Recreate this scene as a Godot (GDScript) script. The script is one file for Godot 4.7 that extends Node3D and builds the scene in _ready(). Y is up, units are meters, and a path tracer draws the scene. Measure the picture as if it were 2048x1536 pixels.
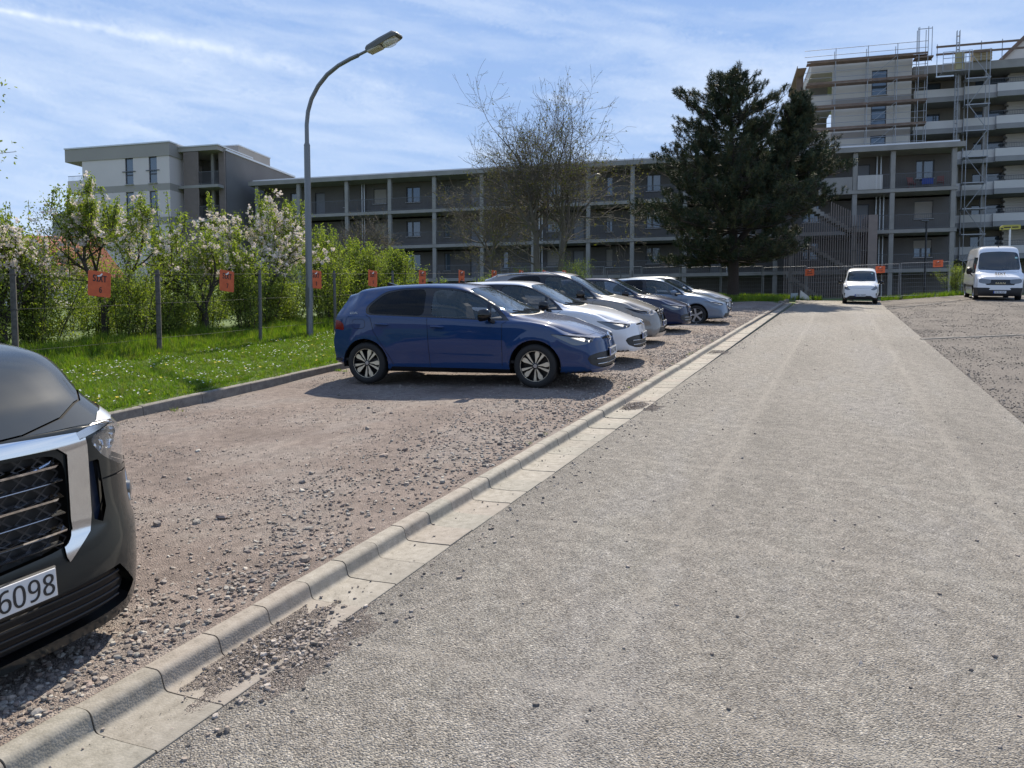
extends Node3D

# ---------------------------------------------------------------- geometry collector
class MB:
	var v := PackedVector3Array()
	var n := PackedVector3Array()
	var uv := PackedVector2Array()
	var c := PackedColorArray()
	var col := Color(1, 1, 1)
	var colored := false
	func tri(a: Vector3, b: Vector3, d: Vector3, na: Vector3, nb: Vector3, nd: Vector3) -> void:
		if (b - a).cross(d - a).dot(na + nb + nd) > 0.0:
			var t := b; b = d; d = t
			t = nb; nb = nd; nd = t
		v.append(a); v.append(b); v.append(d)
		n.append(na); n.append(nb); n.append(nd)
		if colored:
			c.append(col); c.append(col); c.append(col)
	func flat(a: Vector3, b: Vector3, d: Vector3, away: Vector3) -> void:
		var k := (b - a).cross(d - a)
		if k.length_squared() < 1e-16:
			return
		k = k.normalized()
		if k.dot(away) < 0.0:
			k = -k
		tri(a, b, d, k, k, k)
	func quad(a: Vector3, b: Vector3, d: Vector3, e: Vector3, away: Vector3) -> void:
		flat(a, b, d, away); flat(a, d, e, away)
	func box(at: Vector3, s: Vector3, b := Basis()) -> void:
		var x := b.x * s.x * 0.5
		var y := b.y * s.y * 0.5
		var z := b.z * s.z * 0.5
		for q in [[x, y, z], [y, z, x], [z, x, y]]:
			for k in [-1.0, 1.0]:
				var o: Vector3 = at + q[0] * k
				quad(o - q[1] - q[2], o + q[1] - q[2], o + q[1] + q[2], o - q[1] + q[2], q[0] * k)
	# box with chamfered edges along all sides
	func cbox(at: Vector3, s: Vector3, ch: float, b := Basis()) -> void:
		var h := s * 0.5
		var q := []
		for sx in [-1.0, 1.0]:
			for sy in [-1.0, 1.0]:
				for sz in [-1.0, 1.0]:
					q.append([at + b * Vector3(sx * h.x, sy * (h.y - ch), sz * (h.z - ch)), at + b * Vector3(sx * (h.x - ch), sy * h.y, sz * (h.z - ch)), at + b * Vector3(sx * (h.x - ch), sy * (h.y - ch), sz * h.z)])
		var ix := func(a, bb, d): return q[a * 4 + bb * 2 + d]
		for k in 2:
			var sg := -1.0 if k == 0 else 1.0
			quad(ix.call(k, 0, 0)[0], ix.call(k, 1, 0)[0], ix.call(k, 1, 1)[0], ix.call(k, 0, 1)[0], b.x * sg)
			quad(ix.call(0, k, 0)[1], ix.call(1, k, 0)[1], ix.call(1, k, 1)[1], ix.call(0, k, 1)[1], b.y * sg)
			quad(ix.call(0, 0, k)[2], ix.call(1, 0, k)[2], ix.call(1, 1, k)[2], ix.call(0, 1, k)[2], b.z * sg)
			for m in 2:
				var sm := -1.0 if m == 0 else 1.0
				quad(ix.call(k, m, 0)[0], ix.call(k, m, 1)[0], ix.call(k, m, 1)[1], ix.call(k, m, 0)[1], b.x * sg + b.y * sm)
				quad(ix.call(k, 0, m)[0], ix.call(k, 1, m)[0], ix.call(k, 1, m)[2], ix.call(k, 0, m)[2], b.x * sg + b.z * sm)
				quad(ix.call(0, k, m)[1], ix.call(1, k, m)[1], ix.call(1, k, m)[2], ix.call(0, k, m)[2], b.y * sg + b.z * sm)
				for w in 2:
					var p = ix.call(k, m, w)
					flat(p[0], p[1], p[2], b * Vector3(sg, sm, -1.0 if w == 0 else 1.0))
	func bar(a: Vector3, d: Vector3, w: float, t := -1.0) -> void:
		if t < 0.0: t = w
		var l := d - a
		var y := l.normalized()
		var x := y.cross(Vector3.UP if absf(y.y) < 0.9 else Vector3.RIGHT).normalized()
		box((a + d) * 0.5, Vector3(w, l.length(), t), Basis(x, y, x.cross(y)))
	func tube(p: Array, r: Array, seg := 8, caps := true) -> void:
		var last := p.size() - 1
		var rings := []
		var nrm := []
		var side := Vector3.ZERO
		for i in p.size():
			var d: Vector3 = (p[mini(i + 1, last)] - p[maxi(i - 1, 0)]).normalized()
			if i == 0:
				side = d.cross(Vector3.UP if absf(d.y) < 0.9 else Vector3.RIGHT).normalized()
			else:
				side = (side - d * side.dot(d)).normalized()
			var o := d.cross(side)
			var ring := []
			var rn := []
			for k in seg:
				var a := TAU * k / seg
				var q := side * cos(a) + o * sin(a)
				rn.append(q)
				ring.append(p[i] + q * r[i])
			rings.append(ring)
			nrm.append(rn)
		for i in last:
			for k in seg:
				var m := (k + 1) % seg
				tri(rings[i][k], rings[i][m], rings[i + 1][m], nrm[i][k], nrm[i][m], nrm[i + 1][m])
				tri(rings[i][k], rings[i + 1][m], rings[i + 1][k], nrm[i][k], nrm[i + 1][m], nrm[i + 1][k])
		if caps:
			for e in [0, last]:
				var d: Vector3 = p[e] - p[1 if e == 0 else last - 1]
				for k in seg:
					flat(p[e], rings[e][k], rings[e][(k + 1) % seg], d)
	# profile of (radius, z) turned round the z axis
	func lathe(pr: Array, seg := 32, t := Transform3D()) -> void:
		var nn := []
		for i in pr.size() - 1:
			var e: Vector2 = pr[i + 1] - pr[i]
			nn.append(Vector2(e.y, -e.x).normalized())
		for i in pr.size() - 1:
			for k in seg:
				var a0 := TAU * k / seg
				var a1 := TAU * (k + 1) / seg
				var q := []
				for z in [[i, a0], [i, a1], [i + 1, a1], [i + 1, a0]]:
					q.append(t * Vector3(pr[z[0]].x * cos(z[1]), pr[z[0]].x * sin(z[1]), pr[z[0]].y))
				var sm: float = 0.0
				var na: Vector2 = nn[i]
				var nb: Vector2 = nn[i]
				if i > 0 and nn[i].dot(nn[i - 1]) > 0.5: na = (nn[i] + nn[i - 1]).normalized()
				if i < nn.size() - 1 and nn[i].dot(nn[i + 1]) > 0.5: nb = (nn[i] + nn[i + 1]).normalized()
				var m := []
				for z in [[na, a0], [na, a1], [nb, a1], [nb, a0]]:
					m.append((t.basis * Vector3(z[0].x * cos(z[1]), z[0].x * sin(z[1]), z[0].y)).normalized())
				if pr[i].x > 1e-5: tri(q[0], q[1], q[2], m[0], m[1], m[2])
				if pr[i + 1].x > 1e-5: tri(q[0], q[2], q[3], m[0], m[2], m[3])
	# outline in the x-y plane of t, drawn out along z from z0 to z1
	func prism(poly: PackedVector2Array, z0: float, z1: float, t := Transform3D()) -> void:
		var ids := Geometry2D.triangulate_polygon(poly)
		for i in range(0, ids.size(), 3):
			for z in [[z0, -1.0], [z1, 1.0]]:
				flat(t * Vector3(poly[ids[i]].x, poly[ids[i]].y, z[0]), t * Vector3(poly[ids[i + 1]].x, poly[ids[i + 1]].y, z[0]), t * Vector3(poly[ids[i + 2]].x, poly[ids[i + 2]].y, z[0]), t.basis.z * z[1] * signf(z1 - z0))
		var cw := 1.0 if Geometry2D.is_polygon_clockwise(poly) else -1.0
		for i in poly.size():
			var a := poly[i]
			var b := poly[(i + 1) % poly.size()]
			var e := b - a
			quad(t * Vector3(a.x, a.y, z0), t * Vector3(b.x, b.y, z0), t * Vector3(b.x, b.y, z1), t * Vector3(a.x, a.y, z1), t.basis * Vector3(-e.y * cw, e.x * cw, 0))
	func mesh() -> ArrayMesh:
		var a := []
		a.resize(Mesh.ARRAY_MAX)
		a[Mesh.ARRAY_VERTEX] = v
		a[Mesh.ARRAY_NORMAL] = n
		if uv.size() == v.size(): a[Mesh.ARRAY_TEX_UV] = uv
		if c.size() == v.size(): a[Mesh.ARRAY_COLOR] = c
		var m := ArrayMesh.new()
		if v.size() > 0:
			m.add_surface_from_arrays(Mesh.PRIMITIVE_TRIANGLES, a)
		return m

# ---------------------------------------------------------------- shared state
const EYE := 1.76
var G := Transform3D()          # the sloping yard's own frame -> world
var M := {}
var taken := {}
var rng := RandomNumberGenerator.new()

func stage(s: String) -> void:
	print(s, " ", Time.get_ticks_msec())

func numbered(parent: Node, called: String) -> String:
	var k := str(parent.get_instance_id()) + called
	var i: int = taken.get(k, 0)
	taken[k] = i + 1
	return called if i == 0 else "%s_%03d" % [called, i]

func tag(o: Node, label: String, category: String, group := "", kind := "") -> void:
	if label: o.set_meta("label", label)
	if category: o.set_meta("category", category)
	if group: o.set_meta("group", group)
	if kind: o.set_meta("kind", kind)

# a thing: an empty node at its base
func thing(called: String, label: String, category: String, t := Transform3D(), group := "") -> Node3D:
	var o := Node3D.new()
	o.name = numbered(self, called)
	add_child(o)
	o.transform = t
	tag(o, label, category, group)
	return o

func part(parent: Node, called: String, mesh: Mesh, m: Material, t := Transform3D()) -> MeshInstance3D:
	var o := MeshInstance3D.new()
	o.mesh = mesh
	o.material_override = m
	o.name = numbered(parent, called)
	parent.add_child(o)
	o.transform = t
	return o

func stuffpart(parent: Node, called: String, mesh: Mesh, m: Material, places: Array, cols := PackedColorArray()) -> MultiMeshInstance3D:
	var mm := MultiMesh.new()
	mm.transform_format = MultiMesh.TRANSFORM_3D
	mm.use_colors = cols.size() > 0
	mm.mesh = mesh
	mm.instance_count = places.size()
	for i in places.size():
		mm.set_instance_transform(i, places[i])
		if cols.size() > 0: mm.set_instance_color(i, cols[i])
	var o := MultiMeshInstance3D.new()
	o.multimesh = mm
	o.material_override = m
	o.name = numbered(parent, called)
	o.set_meta("kind", "stuff")
	parent.add_child(o)
	return o

func copy_thing(src: Node3D, called: String, label: String, category: String, t: Transform3D, group := "") -> Node3D:
	var o: Node3D = src.duplicate()
	o.name = numbered(self, called)
	add_child(o)
	o.transform = t
	tag(o, label, category, group)
	return o

# places on the sloping yard: lying on it, or standing plumb on it
func lot(p: Vector3, turn := 0.0) -> Transform3D:
	return G * Transform3D(Basis(Vector3.UP, turn), p)
func plumb(p: Vector3, turn := 0.0) -> Transform3D:
	return Transform3D(Basis(Vector3.UP, turn), G * p)

func mat(called: String, c: Color, rough := 0.8, metal := 0.0) -> StandardMaterial3D:
	var m := StandardMaterial3D.new()
	m.albedo_color = c.linear_to_srgb()
	m.roughness = rough
	m.metallic = metal
	m.resource_name = called
	M[called] = m
	return m

func paint(called: String, c: Color, rough := 0.35, metal := 0.0) -> StandardMaterial3D:
	var m := mat(called, c, rough, metal)
	m.clearcoat_enabled = true
	m.clearcoat = 1.0
	m.clearcoat_roughness = 0.03
	m.metallic_specular = 0.12
	return m

func pane(called: String, c: Color, alpha: float) -> StandardMaterial3D:
	var m := mat(called, c, 0.02)
	m.albedo_color.a = alpha
	m.transparency = BaseMaterial3D.TRANSPARENCY_ALPHA
	m.metallic_specular = 0.6
	return m

func noise_bytes(size: int, sd: int, freq: float, kind := FastNoiseLite.TYPE_SIMPLEX_SMOOTH, octaves := 4, ret := FastNoiseLite.RETURN_DISTANCE) -> PackedByteArray:
	var f := FastNoiseLite.new()
	f.seed = sd
	f.noise_type = kind
	f.frequency = freq
	f.fractal_octaves = octaves
	f.fractal_type = FastNoiseLite.FRACTAL_FBM if octaves > 1 else FastNoiseLite.FRACTAL_NONE
	f.cellular_return_type = ret
	f.cellular_jitter = 1.0
	var im := f.get_seamless_image(size, size, false, false, 0.12, true)
	im.convert(Image.FORMAT_L8)
	return im.get_data()

func bytes_tex(size: int, b: PackedByteArray, fmt := Image.FORMAT_L8) -> ImageTexture:
	var im := Image.create_from_data(size, size, false, fmt, b)
	im.generate_mipmaps()
	return ImageTexture.create_from_image(im)

# grain: colour texture between given linear colours, driven by mixed noises; returns [colour, height]
func grain(size: int, sd: int, cell: float, cloud: float, ramp: Array, cloud_share: float, cell_value := true) -> Array:
	var a := noise_bytes(size, sd, cell, FastNoiseLite.TYPE_CELLULAR, 1, FastNoiseLite.RETURN_CELL_VALUE)
	var d := noise_bytes(size, sd, cell, FastNoiseLite.TYPE_CELLULAR, 1, FastNoiseLite.RETURN_DISTANCE)
	var k := noise_bytes(size, sd + 7, cloud, FastNoiseLite.TYPE_SIMPLEX_SMOOTH, 5)
	var out := PackedByteArray()
	out.resize(size * size * 3)
	var hg := PackedByteArray()
	hg.resize(size * size)
	var lut := PackedByteArray()
	for i in 256:
		var t := i / 255.0 * (ramp.size() - 1)
		var j := mini(int(t), ramp.size() - 2)
		var q: Color = ramp[j].lerp(ramp[j + 1], t - j).linear_to_srgb()
		lut.append(int(q.r * 255)); lut.append(int(q.g * 255)); lut.append(int(q.b * 255))
	var s1 := 1.0 - cloud_share
	for i in size * size:
		var t := clampi(int(a[i] * s1 + k[i] * cloud_share), 0, 255) * 3
		out[i * 3] = lut[t]; out[i * 3 + 1] = lut[t + 1]; out[i * 3 + 2] = lut[t + 2]
		hg[i] = clampi(255 - d[i] + (int(a[i]) - 128) / 3, 0, 255)
	return [bytes_tex(size, out, Image.FORMAT_RGB8), bytes_tex(size, hg)]

# plain tone variation: a soft mottle multiplied onto a base colour
func mottle(size: int, sd: int, freq: float, lo: Color, hi: Color) -> ImageTexture:
	var k := noise_bytes(size, sd, freq, FastNoiseLite.TYPE_SIMPLEX_SMOOTH, 6)
	var lut := PackedByteArray()
	for i in 256:
		var q := lo.lerp(hi, i / 255.0).linear_to_srgb()
		lut.append(int(q.r * 255)); lut.append(int(q.g * 255)); lut.append(int(q.b * 255))
	var out := PackedByteArray()
	out.resize(size * size * 3)
	for i in size * size:
		var t := k[i] * 3
		out[i * 3] = lut[t]; out[i * 3 + 1] = lut[t + 1]; out[i * 3 + 2] = lut[t + 2]
	return bytes_tex(size, out, Image.FORMAT_RGB8)

func textured(m: StandardMaterial3D, t: Texture2D, per_metre: float, height: Texture2D = null, deep := 0.0) -> StandardMaterial3D:
	m.albedo_color = Color(1, 1, 1)
	m.albedo_texture = t
	m.uv1_triplanar = true
	m.uv1_world_triplanar = true
	m.uv1_scale = Vector3.ONE * per_metre
	if height:
		m.heightmap_enabled = true
		m.heightmap_texture = height
		m.heightmap_scale = deep
	return m

func lettering(text: String, size: float, weight := 700, deep := 0.004, font := "Droid Sans") -> TextMesh:
	var f := SystemFont.new()
	f.font_names = PackedStringArray([font])
	f.font_weight = weight
	var t := TextMesh.new()
	t.text = text
	t.font = f
	t.font_size = 64
	t.pixel_size = size / 64.0
	t.depth = deep
	t.curve_step = 1.0
	return t

# ---------------------------------------------------------------- camera, sky, sun
func setup_view() -> void:
	var yaw := deg_to_rad(23.0)
	var right := Vector3(cos(yaw), 0, -sin(yaw))
	G = Transform3D(Basis(right, deg_to_rad(5.0)), Vector3.ZERO)   # the yard climbs away from the viewer
	var down := atan(227.0 / 1538.0)
	var fw := Vector3(-sin(yaw) * cos(down), -sin(down), -cos(yaw) * cos(down))
	var cam := Camera3D.new()
	cam.name = "camera"
	cam.fov = rad_to_deg(2.0 * atan(768.0 / 1538.0))
	cam.near = 0.1
	cam.far = 2000.0
	add_child(cam)
	cam.transform = G * Transform3D(Basis(right, right.cross(fw), -fw), Vector3(0, EYE, 0))
	cam.current = true

	var env := Environment.new()
	env.background_mode = Environment.BG_SKY
	var sky := Sky.new()
	var sm := PanoramaSkyMaterial.new()
	sm.panorama = sky_image()
	sky.sky_material = sm
	env.sky = sky
	env.background_energy_multiplier = 1.0
	env.sky_rotation = Vector3(0, deg_to_rad(-100.0), 0)
	env.ambient_light_source = Environment.AMBIENT_SOURCE_DISABLED
	env.tonemap_mode = Environment.TONE_MAPPER_LINEAR
	env.tonemap_exposure = 1.6
	env.sdfgi_enabled = true
	env.ssao_enabled = true
	env.ssil_enabled = true
	var we := WorldEnvironment.new()
	we.name = "world_environment"
	we.environment = env
	add_child(we)

	var sun := DirectionalLight3D.new()
	sun.name = "sun"
	sun.light_color = Color(1.0, 0.955, 0.88)
	sun.light_energy = 1.6
	sun.light_angular_distance = 0.6
	sun.shadow_enabled = true
	add_child(sun)
	var az := deg_to_rad(8.0)       # a little to the left of the road's direction
	var el := deg_to_rad(48.0)
	var to_sun := Vector3(-sin(az) * cos(el), sin(el), -cos(az) * cos(el))
	sun.look_at_from_position(to_sun * 50.0, Vector3.ZERO, Vector3.RIGHT)

var sky_n := []
var trail := []
func sky_image() -> ImageTexture:
	for q in [[5, 5, 0.55], [23, 4, 0.5], [41, 3, 0.5]]:
		var f := FastNoiseLite.new()
		f.seed = q[0]; f.frequency = 1.0; f.fractal_octaves = q[1]; f.fractal_gain = q[2]
		sky_n.append(f)
	sky_n[0].domain_warp_enabled = true
	sky_n[0].domain_warp_amplitude = 0.5
	sky_n[0].domain_warp_frequency = 0.9
	# a vapour trail between two directions
	var ta := sky_dir(-56.1, 19.2)
	var tb := sky_dir(-32.7, 18.2)
	trail = [ta, tb, ta.cross(tb).normalized(), ta.angle_to(tb)]
	var w := 4096
	var h := 2048
	var c := sky_block(1024, 512, Rect2i(0, 0, 1024, 512))
	c.resize(w, h, Image.INTERPOLATE_CUBIC)
	# finer sampling of the same sky on the side towards the yard
	var win := Rect2i(int(w * (0.5 + 8.0 / 360.0)), int(h * (0.5 - 30.0 / 180.0)), int(w * 100.0 / 360.0), int(h * 31.0 / 180.0))
	c.blit_rect(sky_block(w, h, win), Rect2i(Vector2i.ZERO, win.size), win.position)
	return ImageTexture.create_from_image(c)

func sky_block(w: int, h: int, win: Rect2i) -> Image:
	var b := PackedByteArray()
	b.resize(win.size.x * win.size.y * 3)
	var i := 0
	for y in range(win.position.y, win.end.y):
		var el := (0.5 - (y + 0.5) / h) * PI
		for x in range(win.position.x, win.end.x):
			var q := sky_color(((x + 0.5) / w - 0.5) * TAU - deg_to_rad(80.0), el).linear_to_srgb()
			b[i] = int(clampf(q.r, 0, 1) * 255); b[i + 1] = int(clampf(q.g, 0, 1) * 255); b[i + 2] = int(clampf(q.b, 0, 1) * 255)
			i += 3
	return Image.create_from_data(win.size.x, win.size.y, false, Image.FORMAT_RGB8, b)

func sky_color(az: float, el: float) -> Color:
	if el < -0.03: return Color(0.15, 0.14, 0.125)
	var d := Vector3(sin(az) * cos(el), sin(el), -cos(az) * cos(el))
	var e := maxf(el, 0.0)
	var t := pow(clampf(e / 1.2, 0, 1), 0.40)
	var base := Color(0.43, 0.555, 0.70).lerp(Color(0.085, 0.19, 0.47), t)
	# thin ice cloud drawn out in long streaks
	var c: float = sky_n[0].get_noise_3dv(Vector3(d.x, d.y * 6.0 + d.x * 0.9, d.z) * 1.7) * 0.7 + sky_n[1].get_noise_3dv(Vector3(d.x * 4.0, d.y * 26.0 + d.x * 3.6, d.z * 4.0)) * 0.30 + sky_n[1].get_noise_3dv(Vector3(d.x * 12.0, d.y * 60.0 + d.x * 9.0, d.z * 12.0)) * 0.12
	var veil: float = sky_n[2].get_noise_3dv(d * 1.3)
	var cover := clampf(0.22 + veil * 0.2 + c * 0.68, 0.0, 0.75)
	cover = lerpf(cover, 0.40, clampf(0.10 - e, 0, 0.1) * 5.0)
	var off := d.dot(trail[2])
	var along: float = trail[0].angle_to(d)
	if absf(off) < 0.05 and along < trail[3] * 1.3 and d.dot(trail[1]) > 0.6:
		var f: float = along / trail[3]
		var wid := 0.0020 + 0.010 * f
		var edge: float = off + sky_n[1].get_noise_3dv(d * 30.0) * 0.010 * f - 0.004 * f
		var g: float = exp(-edge * edge / (wid * wid)) * (0.60 - 0.46 * f) * (0.75 + 0.6 * sky_n[1].get_noise_3dv(d * 70.0))
		cover = clampf(cover + maxf(g, 0.0), 0.0, 0.95)
	return base.lerp(Color(0.60, 0.655, 0.72), cover)

func sky_dir(az_deg: float, el_deg: float) -> Vector3:
	var a := deg_to_rad(az_deg)
	var e := deg_to_rad(el_deg)
	return Vector3(sin(a) * cos(e), sin(e), -cos(a) * cos(e))

# ---------------------------------------------------------------- ground
var big := FastNoiseLite.new()
var fine := FastNoiseLite.new()

func sheet(called: String, xs: Array, zs: Array, hf: Callable, cf: Callable, m: Material, t: Transform3D) -> MeshInstance3D:
	var nx := xs.size()
	var nz := zs.size()
	var p := PackedVector3Array()
	var nn := PackedVector3Array()
	var c := PackedColorArray()
	var idx := PackedInt32Array()
	for z in zs:
		for x in xs:
			var y: float = hf.call(x, z)
			p.append(Vector3(x, y, z))
			var e := 0.02
			nn.append(Vector3(y - hf.call(x + e, z), e, y - hf.call(x, z + e)).normalized())
			c.append(cf.call(x, z))
	for j in nz - 1:
		for i in nx - 1:
			var a := j * nx + i
			var up: bool = (zs[1] > zs[0]) == (xs[1] > xs[0])
			for q in ([a, a + 1, a + nx, a + 1, a + nx + 1, a + nx] if up else [a, a + nx, a + 1, a + 1, a + nx, a + nx + 1]):
				idx.append(q)
	var arr := []
	arr.resize(Mesh.ARRAY_MAX)
	arr[Mesh.ARRAY_VERTEX] = p; arr[Mesh.ARRAY_NORMAL] = nn; arr[Mesh.ARRAY_COLOR] = c; arr[Mesh.ARRAY_INDEX] = idx
	var me := ArrayMesh.new()
	me.add_surface_from_arrays(Mesh.PRIMITIVE_TRIANGLES, arr)
	var o := part(self, called, me, m, t)
	o.set_meta("kind", "structure")
	return o

func steps(a: float, b: float, d0: float, grow := 1.0) -> Array:
	var out := [a]
	var d := d0
	var s := signf(b - a)
	var x := a
	while absf(b - x) > d * 1.4:
		x += d * s
		out.append(x)
		d *= grow
	out.append(b)
	return out

func kerb_x(z: float) -> float:
	return -2.53 + minf(0.0, (z + 10.0) * 0.006)
func edge_x(z: float) -> float:        # kerb of the grass strip
	return -7.51 + clampf((z + 6.05), -10.4, 4.0) * 0.082
func lot_y(x: float, z: float) -> float:
	var y := 0.055 + big.get_noise_2d(x * 0.9, z * 0.9) * 0.022 + fine.get_noise_2d(x, z) * 0.008
	y += 0.068 * exp(-pow((x + 4.0) / 1.5, 2.0)) * smoothstep(-4.0, -8.0, z)
	return lerpf(y, 0.076, smoothstep(-3.3, -2.75, x))
func bank_y(x: float, z: float) -> float:
	var t := clampf((edge_x(z) - x) / 3.3, 0.0, 1.0)
	var y := 0.155 + 0.165 * t + big.get_noise_2d(x * 2.0, z * 2.0) * 0.03 * t
	return y + maxf(0.0, -11.5 - x) * 0.012
func right_y(x: float, z: float) -> float:
	var t := clampf((x - 2.0) / 4.0, 0, 1)
	var far := smoothstep(-24.0, -44.0, z)
	return -0.004 + t * (0.05 + 0.33 * far) + big.get_noise_2d(x * 1.3 + 50.0, z * 1.3) * 0.018 * clampf((x - 2.05) / 0.7, 0, 1)
func road_y(x: float, z: float) -> float:
	return 0.0 - 0.012 * absf(x + 0.1) * 0.5 + 0.012

func build_ground() -> void:
	big.seed = 3; big.frequency = 0.35; big.fractal_octaves = 3
	fine.seed = 9; fine.frequency = 3.0; fine.fractal_octaves = 2
	# asphalt: bleached binder with pale and dark chippings
	var g := grain(2048, 11, 0.11, 0.006, [Color(0.035, 0.032, 0.03), Color(0.14, 0.13, 0.118), Color(0.21, 0.196, 0.178), Color(0.27, 0.253, 0.229), Color(0.48, 0.455, 0.42)], 0.34)
	var asphalt := textured(mat("asphalt", Color(1, 1, 1), 0.82), g[0], 0.5, g[1], 1.0)
	asphalt.vertex_color_use_as_albedo = true
	asphalt.metallic_specular = 0.4
	var nz := FastNoiseLite.new()
	nz.seed = 77; nz.frequency = 0.5; nz.fractal_octaves = 4
	var road_col := func(x: float, z: float) -> Color:
		# worn wheel paths are paler, the edges hold dust and dark fines
		var k := 0.92 + nz.get_noise_2d(x * 1.4, z * 0.25) * 0.22 + nz.get_noise_2d(x * 6.0, z * 3.0) * 0.10
		k += 0.10 * exp(-pow((x + 1.15) / 0.35, 2.0)) + 0.13 * exp(-pow((x - 0.75) / 0.4, 2.0))
		return Color(k * 1.015, k * 0.998, k * 0.965)
	sheet("road", steps(-2.232, 2.04, 0.12), steps(6.0, -47.6, 0.16, 1.012), road_y, road_col, asphalt, G)
	# gravel of the parking bays
	var gg := grain(2048, 31, 0.12, 0.007, [Color(0.083, 0.068, 0.059), Color(0.155, 0.129, 0.112), Color(0.21, 0.176, 0.153), Color(0.265, 0.226, 0.198), Color(0.39, 0.35, 0.315)], 0.5)
	var gravel := textured(mat("gravel_ground", Color(1, 1, 1), 0.95), gg[0], 0.5, gg[1], 0.9)
	gravel.vertex_color_use_as_albedo = true
	var lot_col := func(x: float, z: float) -> Color:
		var d := nz.get_noise_2d(x * 1.3, z * 1.3)
		var k := 0.94 + d * 0.42 + nz.get_noise_2d(x * 5.0 + 9.0, z * 5.0) * 0.14
		return Color(k * 1.03, k * (0.98 + d * 0.04), k * (0.96 + d * 0.06))
	sheet("parking_bay_ground", steps(-2.64, -9.4, 0.09), steps(4.0, -43.0, 0.09, 1.02), lot_y, lot_col, gravel, G)
	# the far lane across the end of the bays and the yard on the right
	var gr := grain(1024, 57, 0.12, 0.02, [Color(0.042, 0.036, 0.031), Color(0.082, 0.07, 0.061), Color(0.12, 0.105, 0.092), Color(0.157, 0.14, 0.125), Color(0.25, 0.228, 0.207)], 0.5)
	var yard := textured(mat("yard_gravel", Color(1, 1, 1), 0.95), gr[0], 0.5, gr[1], 1.0)
	yard.vertex_color_use_as_albedo = true
	var yard_col := func(x: float, z: float) -> Color:
		var d := nz.get_noise_2d(x * 0.8 + 30.0, z * 2.2)
		var k := 0.9 + d * 0.55 + nz.get_noise_2d(x * 4.0, z * 4.0) * 0.2
		return Color(k, k, k)
	sheet("yard_ground", steps(2.03, 40.0, 0.14, 1.03), steps(6.0, -52.0, 0.2, 1.02), right_y, yard_col, yard, G)
	# grass strip and the land beyond
	var gs := grain(512, 71, 0.06, 0.02, [Color(0.03, 0.05, 0.012), Color(0.06, 0.10, 0.022), Color(0.09, 0.14, 0.03), Color(0.13, 0.15, 0.05)], 0.5)
	var turf := textured(mat("turf", Color(1, 1, 1), 0.95), gs[0], 0.8)
	turf.vertex_color_use_as_albedo = true
	var plain := func(_x: float, _z: float) -> Color: return Color(1, 1, 1)
	var bank_h := func(s: float, z: float) -> float: return bank_y(edge_x(z) - s, z)
	# laid out as strips that follow the kerb line
	var bank_m := MB.new()
	bank_m.colored = true
	var zs := steps(5.0, -52.0, 0.5, 1.02)
	var ss := [0.02, 0.4, 0.8, 1.2, 1.8, 2.4, 3.0, 3.6, 5.0, 8.0, 14.0, 24.0, 45.0, 90.0]
	for j in zs.size() - 1:
		for i in ss.size() - 1:
			var q := []
			for e in [[i, j], [i + 1, j], [i + 1, j + 1], [i, j + 1]]:
				var x: float = edge_x(zs[e[1]]) - ss[e[0]]
				q.append(Vector3(x, bank_y(x, zs[e[1]]), zs[e[1]]))
			bank_m.quad(q[0], q[1], q[2], q[3], Vector3.UP)
	var bank := part(self, "grass_strip", bank_m.mesh(), turf, G)
	bank.set_meta("kind", "structure")
	# the wide ground that everything stands in, a hand lower
	var far := func(x: float, z: float) -> float: return -0.10 - maxf(0.0, -z - 75.0) * 0.085
	sheet("ground", [-600.0, -200.0, -60.0, -20.0, 0.0, 20.0, 60.0, 200.0, 600.0], [40.0, 5.0, -20.0, -48.0, -75.0, -120.0, -300.0, -700.0], far, plain, textured(mat("far_ground", Color(1, 1, 1), 0.95), gs[0], 0.3), G)
	# turning area at the gate
	var plate := func(x: float, z: float) -> float: return -0.006
	sheet("gate_apron", steps(-2.4, 6.0, 0.6), steps(-47.55, -49.9, 0.5), plate, road_col, asphalt, G)
	stage("ground sheets")
	build_kerbs()
	build_loose_stones()
	stage("stones")

func extrude_x(mb: MB, prof: Array, z0: float, z1: float, smooth_deg := 50.0) -> void:
	var n2 := []
	for i in prof.size() - 1:
		var e: Vector2 = prof[i + 1] - prof[i]
		n2.append(Vector2(-e.y, e.x).normalized())
	for i in prof.size() - 1:
		var na: Vector2 = n2[i]
		var nb: Vector2 = n2[i]
		if i > 0 and rad_to_deg(absf(n2[i].angle_to(n2[i - 1]))) < smooth_deg: na = (n2[i] + n2[i - 1]).normalized()
		if i < n2.size() - 1 and rad_to_deg(absf(n2[i].angle_to(n2[i + 1]))) < smooth_deg: nb = (n2[i] + n2[i + 1]).normalized()
		var a: Vector2 = prof[i]
		var b: Vector2 = prof[i + 1]
		var A := Vector3(na.x, na.y, 0)
		var B := Vector3(nb.x, nb.y, 0)
		mb.tri(Vector3(a.x, a.y, z0), Vector3(b.x, b.y, z0), Vector3(b.x, b.y, z1), A, B, B)
		mb.tri(Vector3(a.x, a.y, z0), Vector3(b.x, b.y, z1), Vector3(a.x, a.y, z1), A, B, A)
	var poly := PackedVector2Array(prof)
	var ids := Geometry2D.triangulate_polygon(poly)
	for i in range(0, ids.size(), 3):
		for z in [z0, z1]:
			mb.flat(Vector3(poly[ids[i]].x, poly[ids[i]].y, z), Vector3(poly[ids[i + 1]].x, poly[ids[i + 1]].y, z), Vector3(poly[ids[i + 2]].x, poly[ids[i + 2]].y, z), Vector3(0, 0, z - (z0 + z1) * 0.5))

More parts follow.
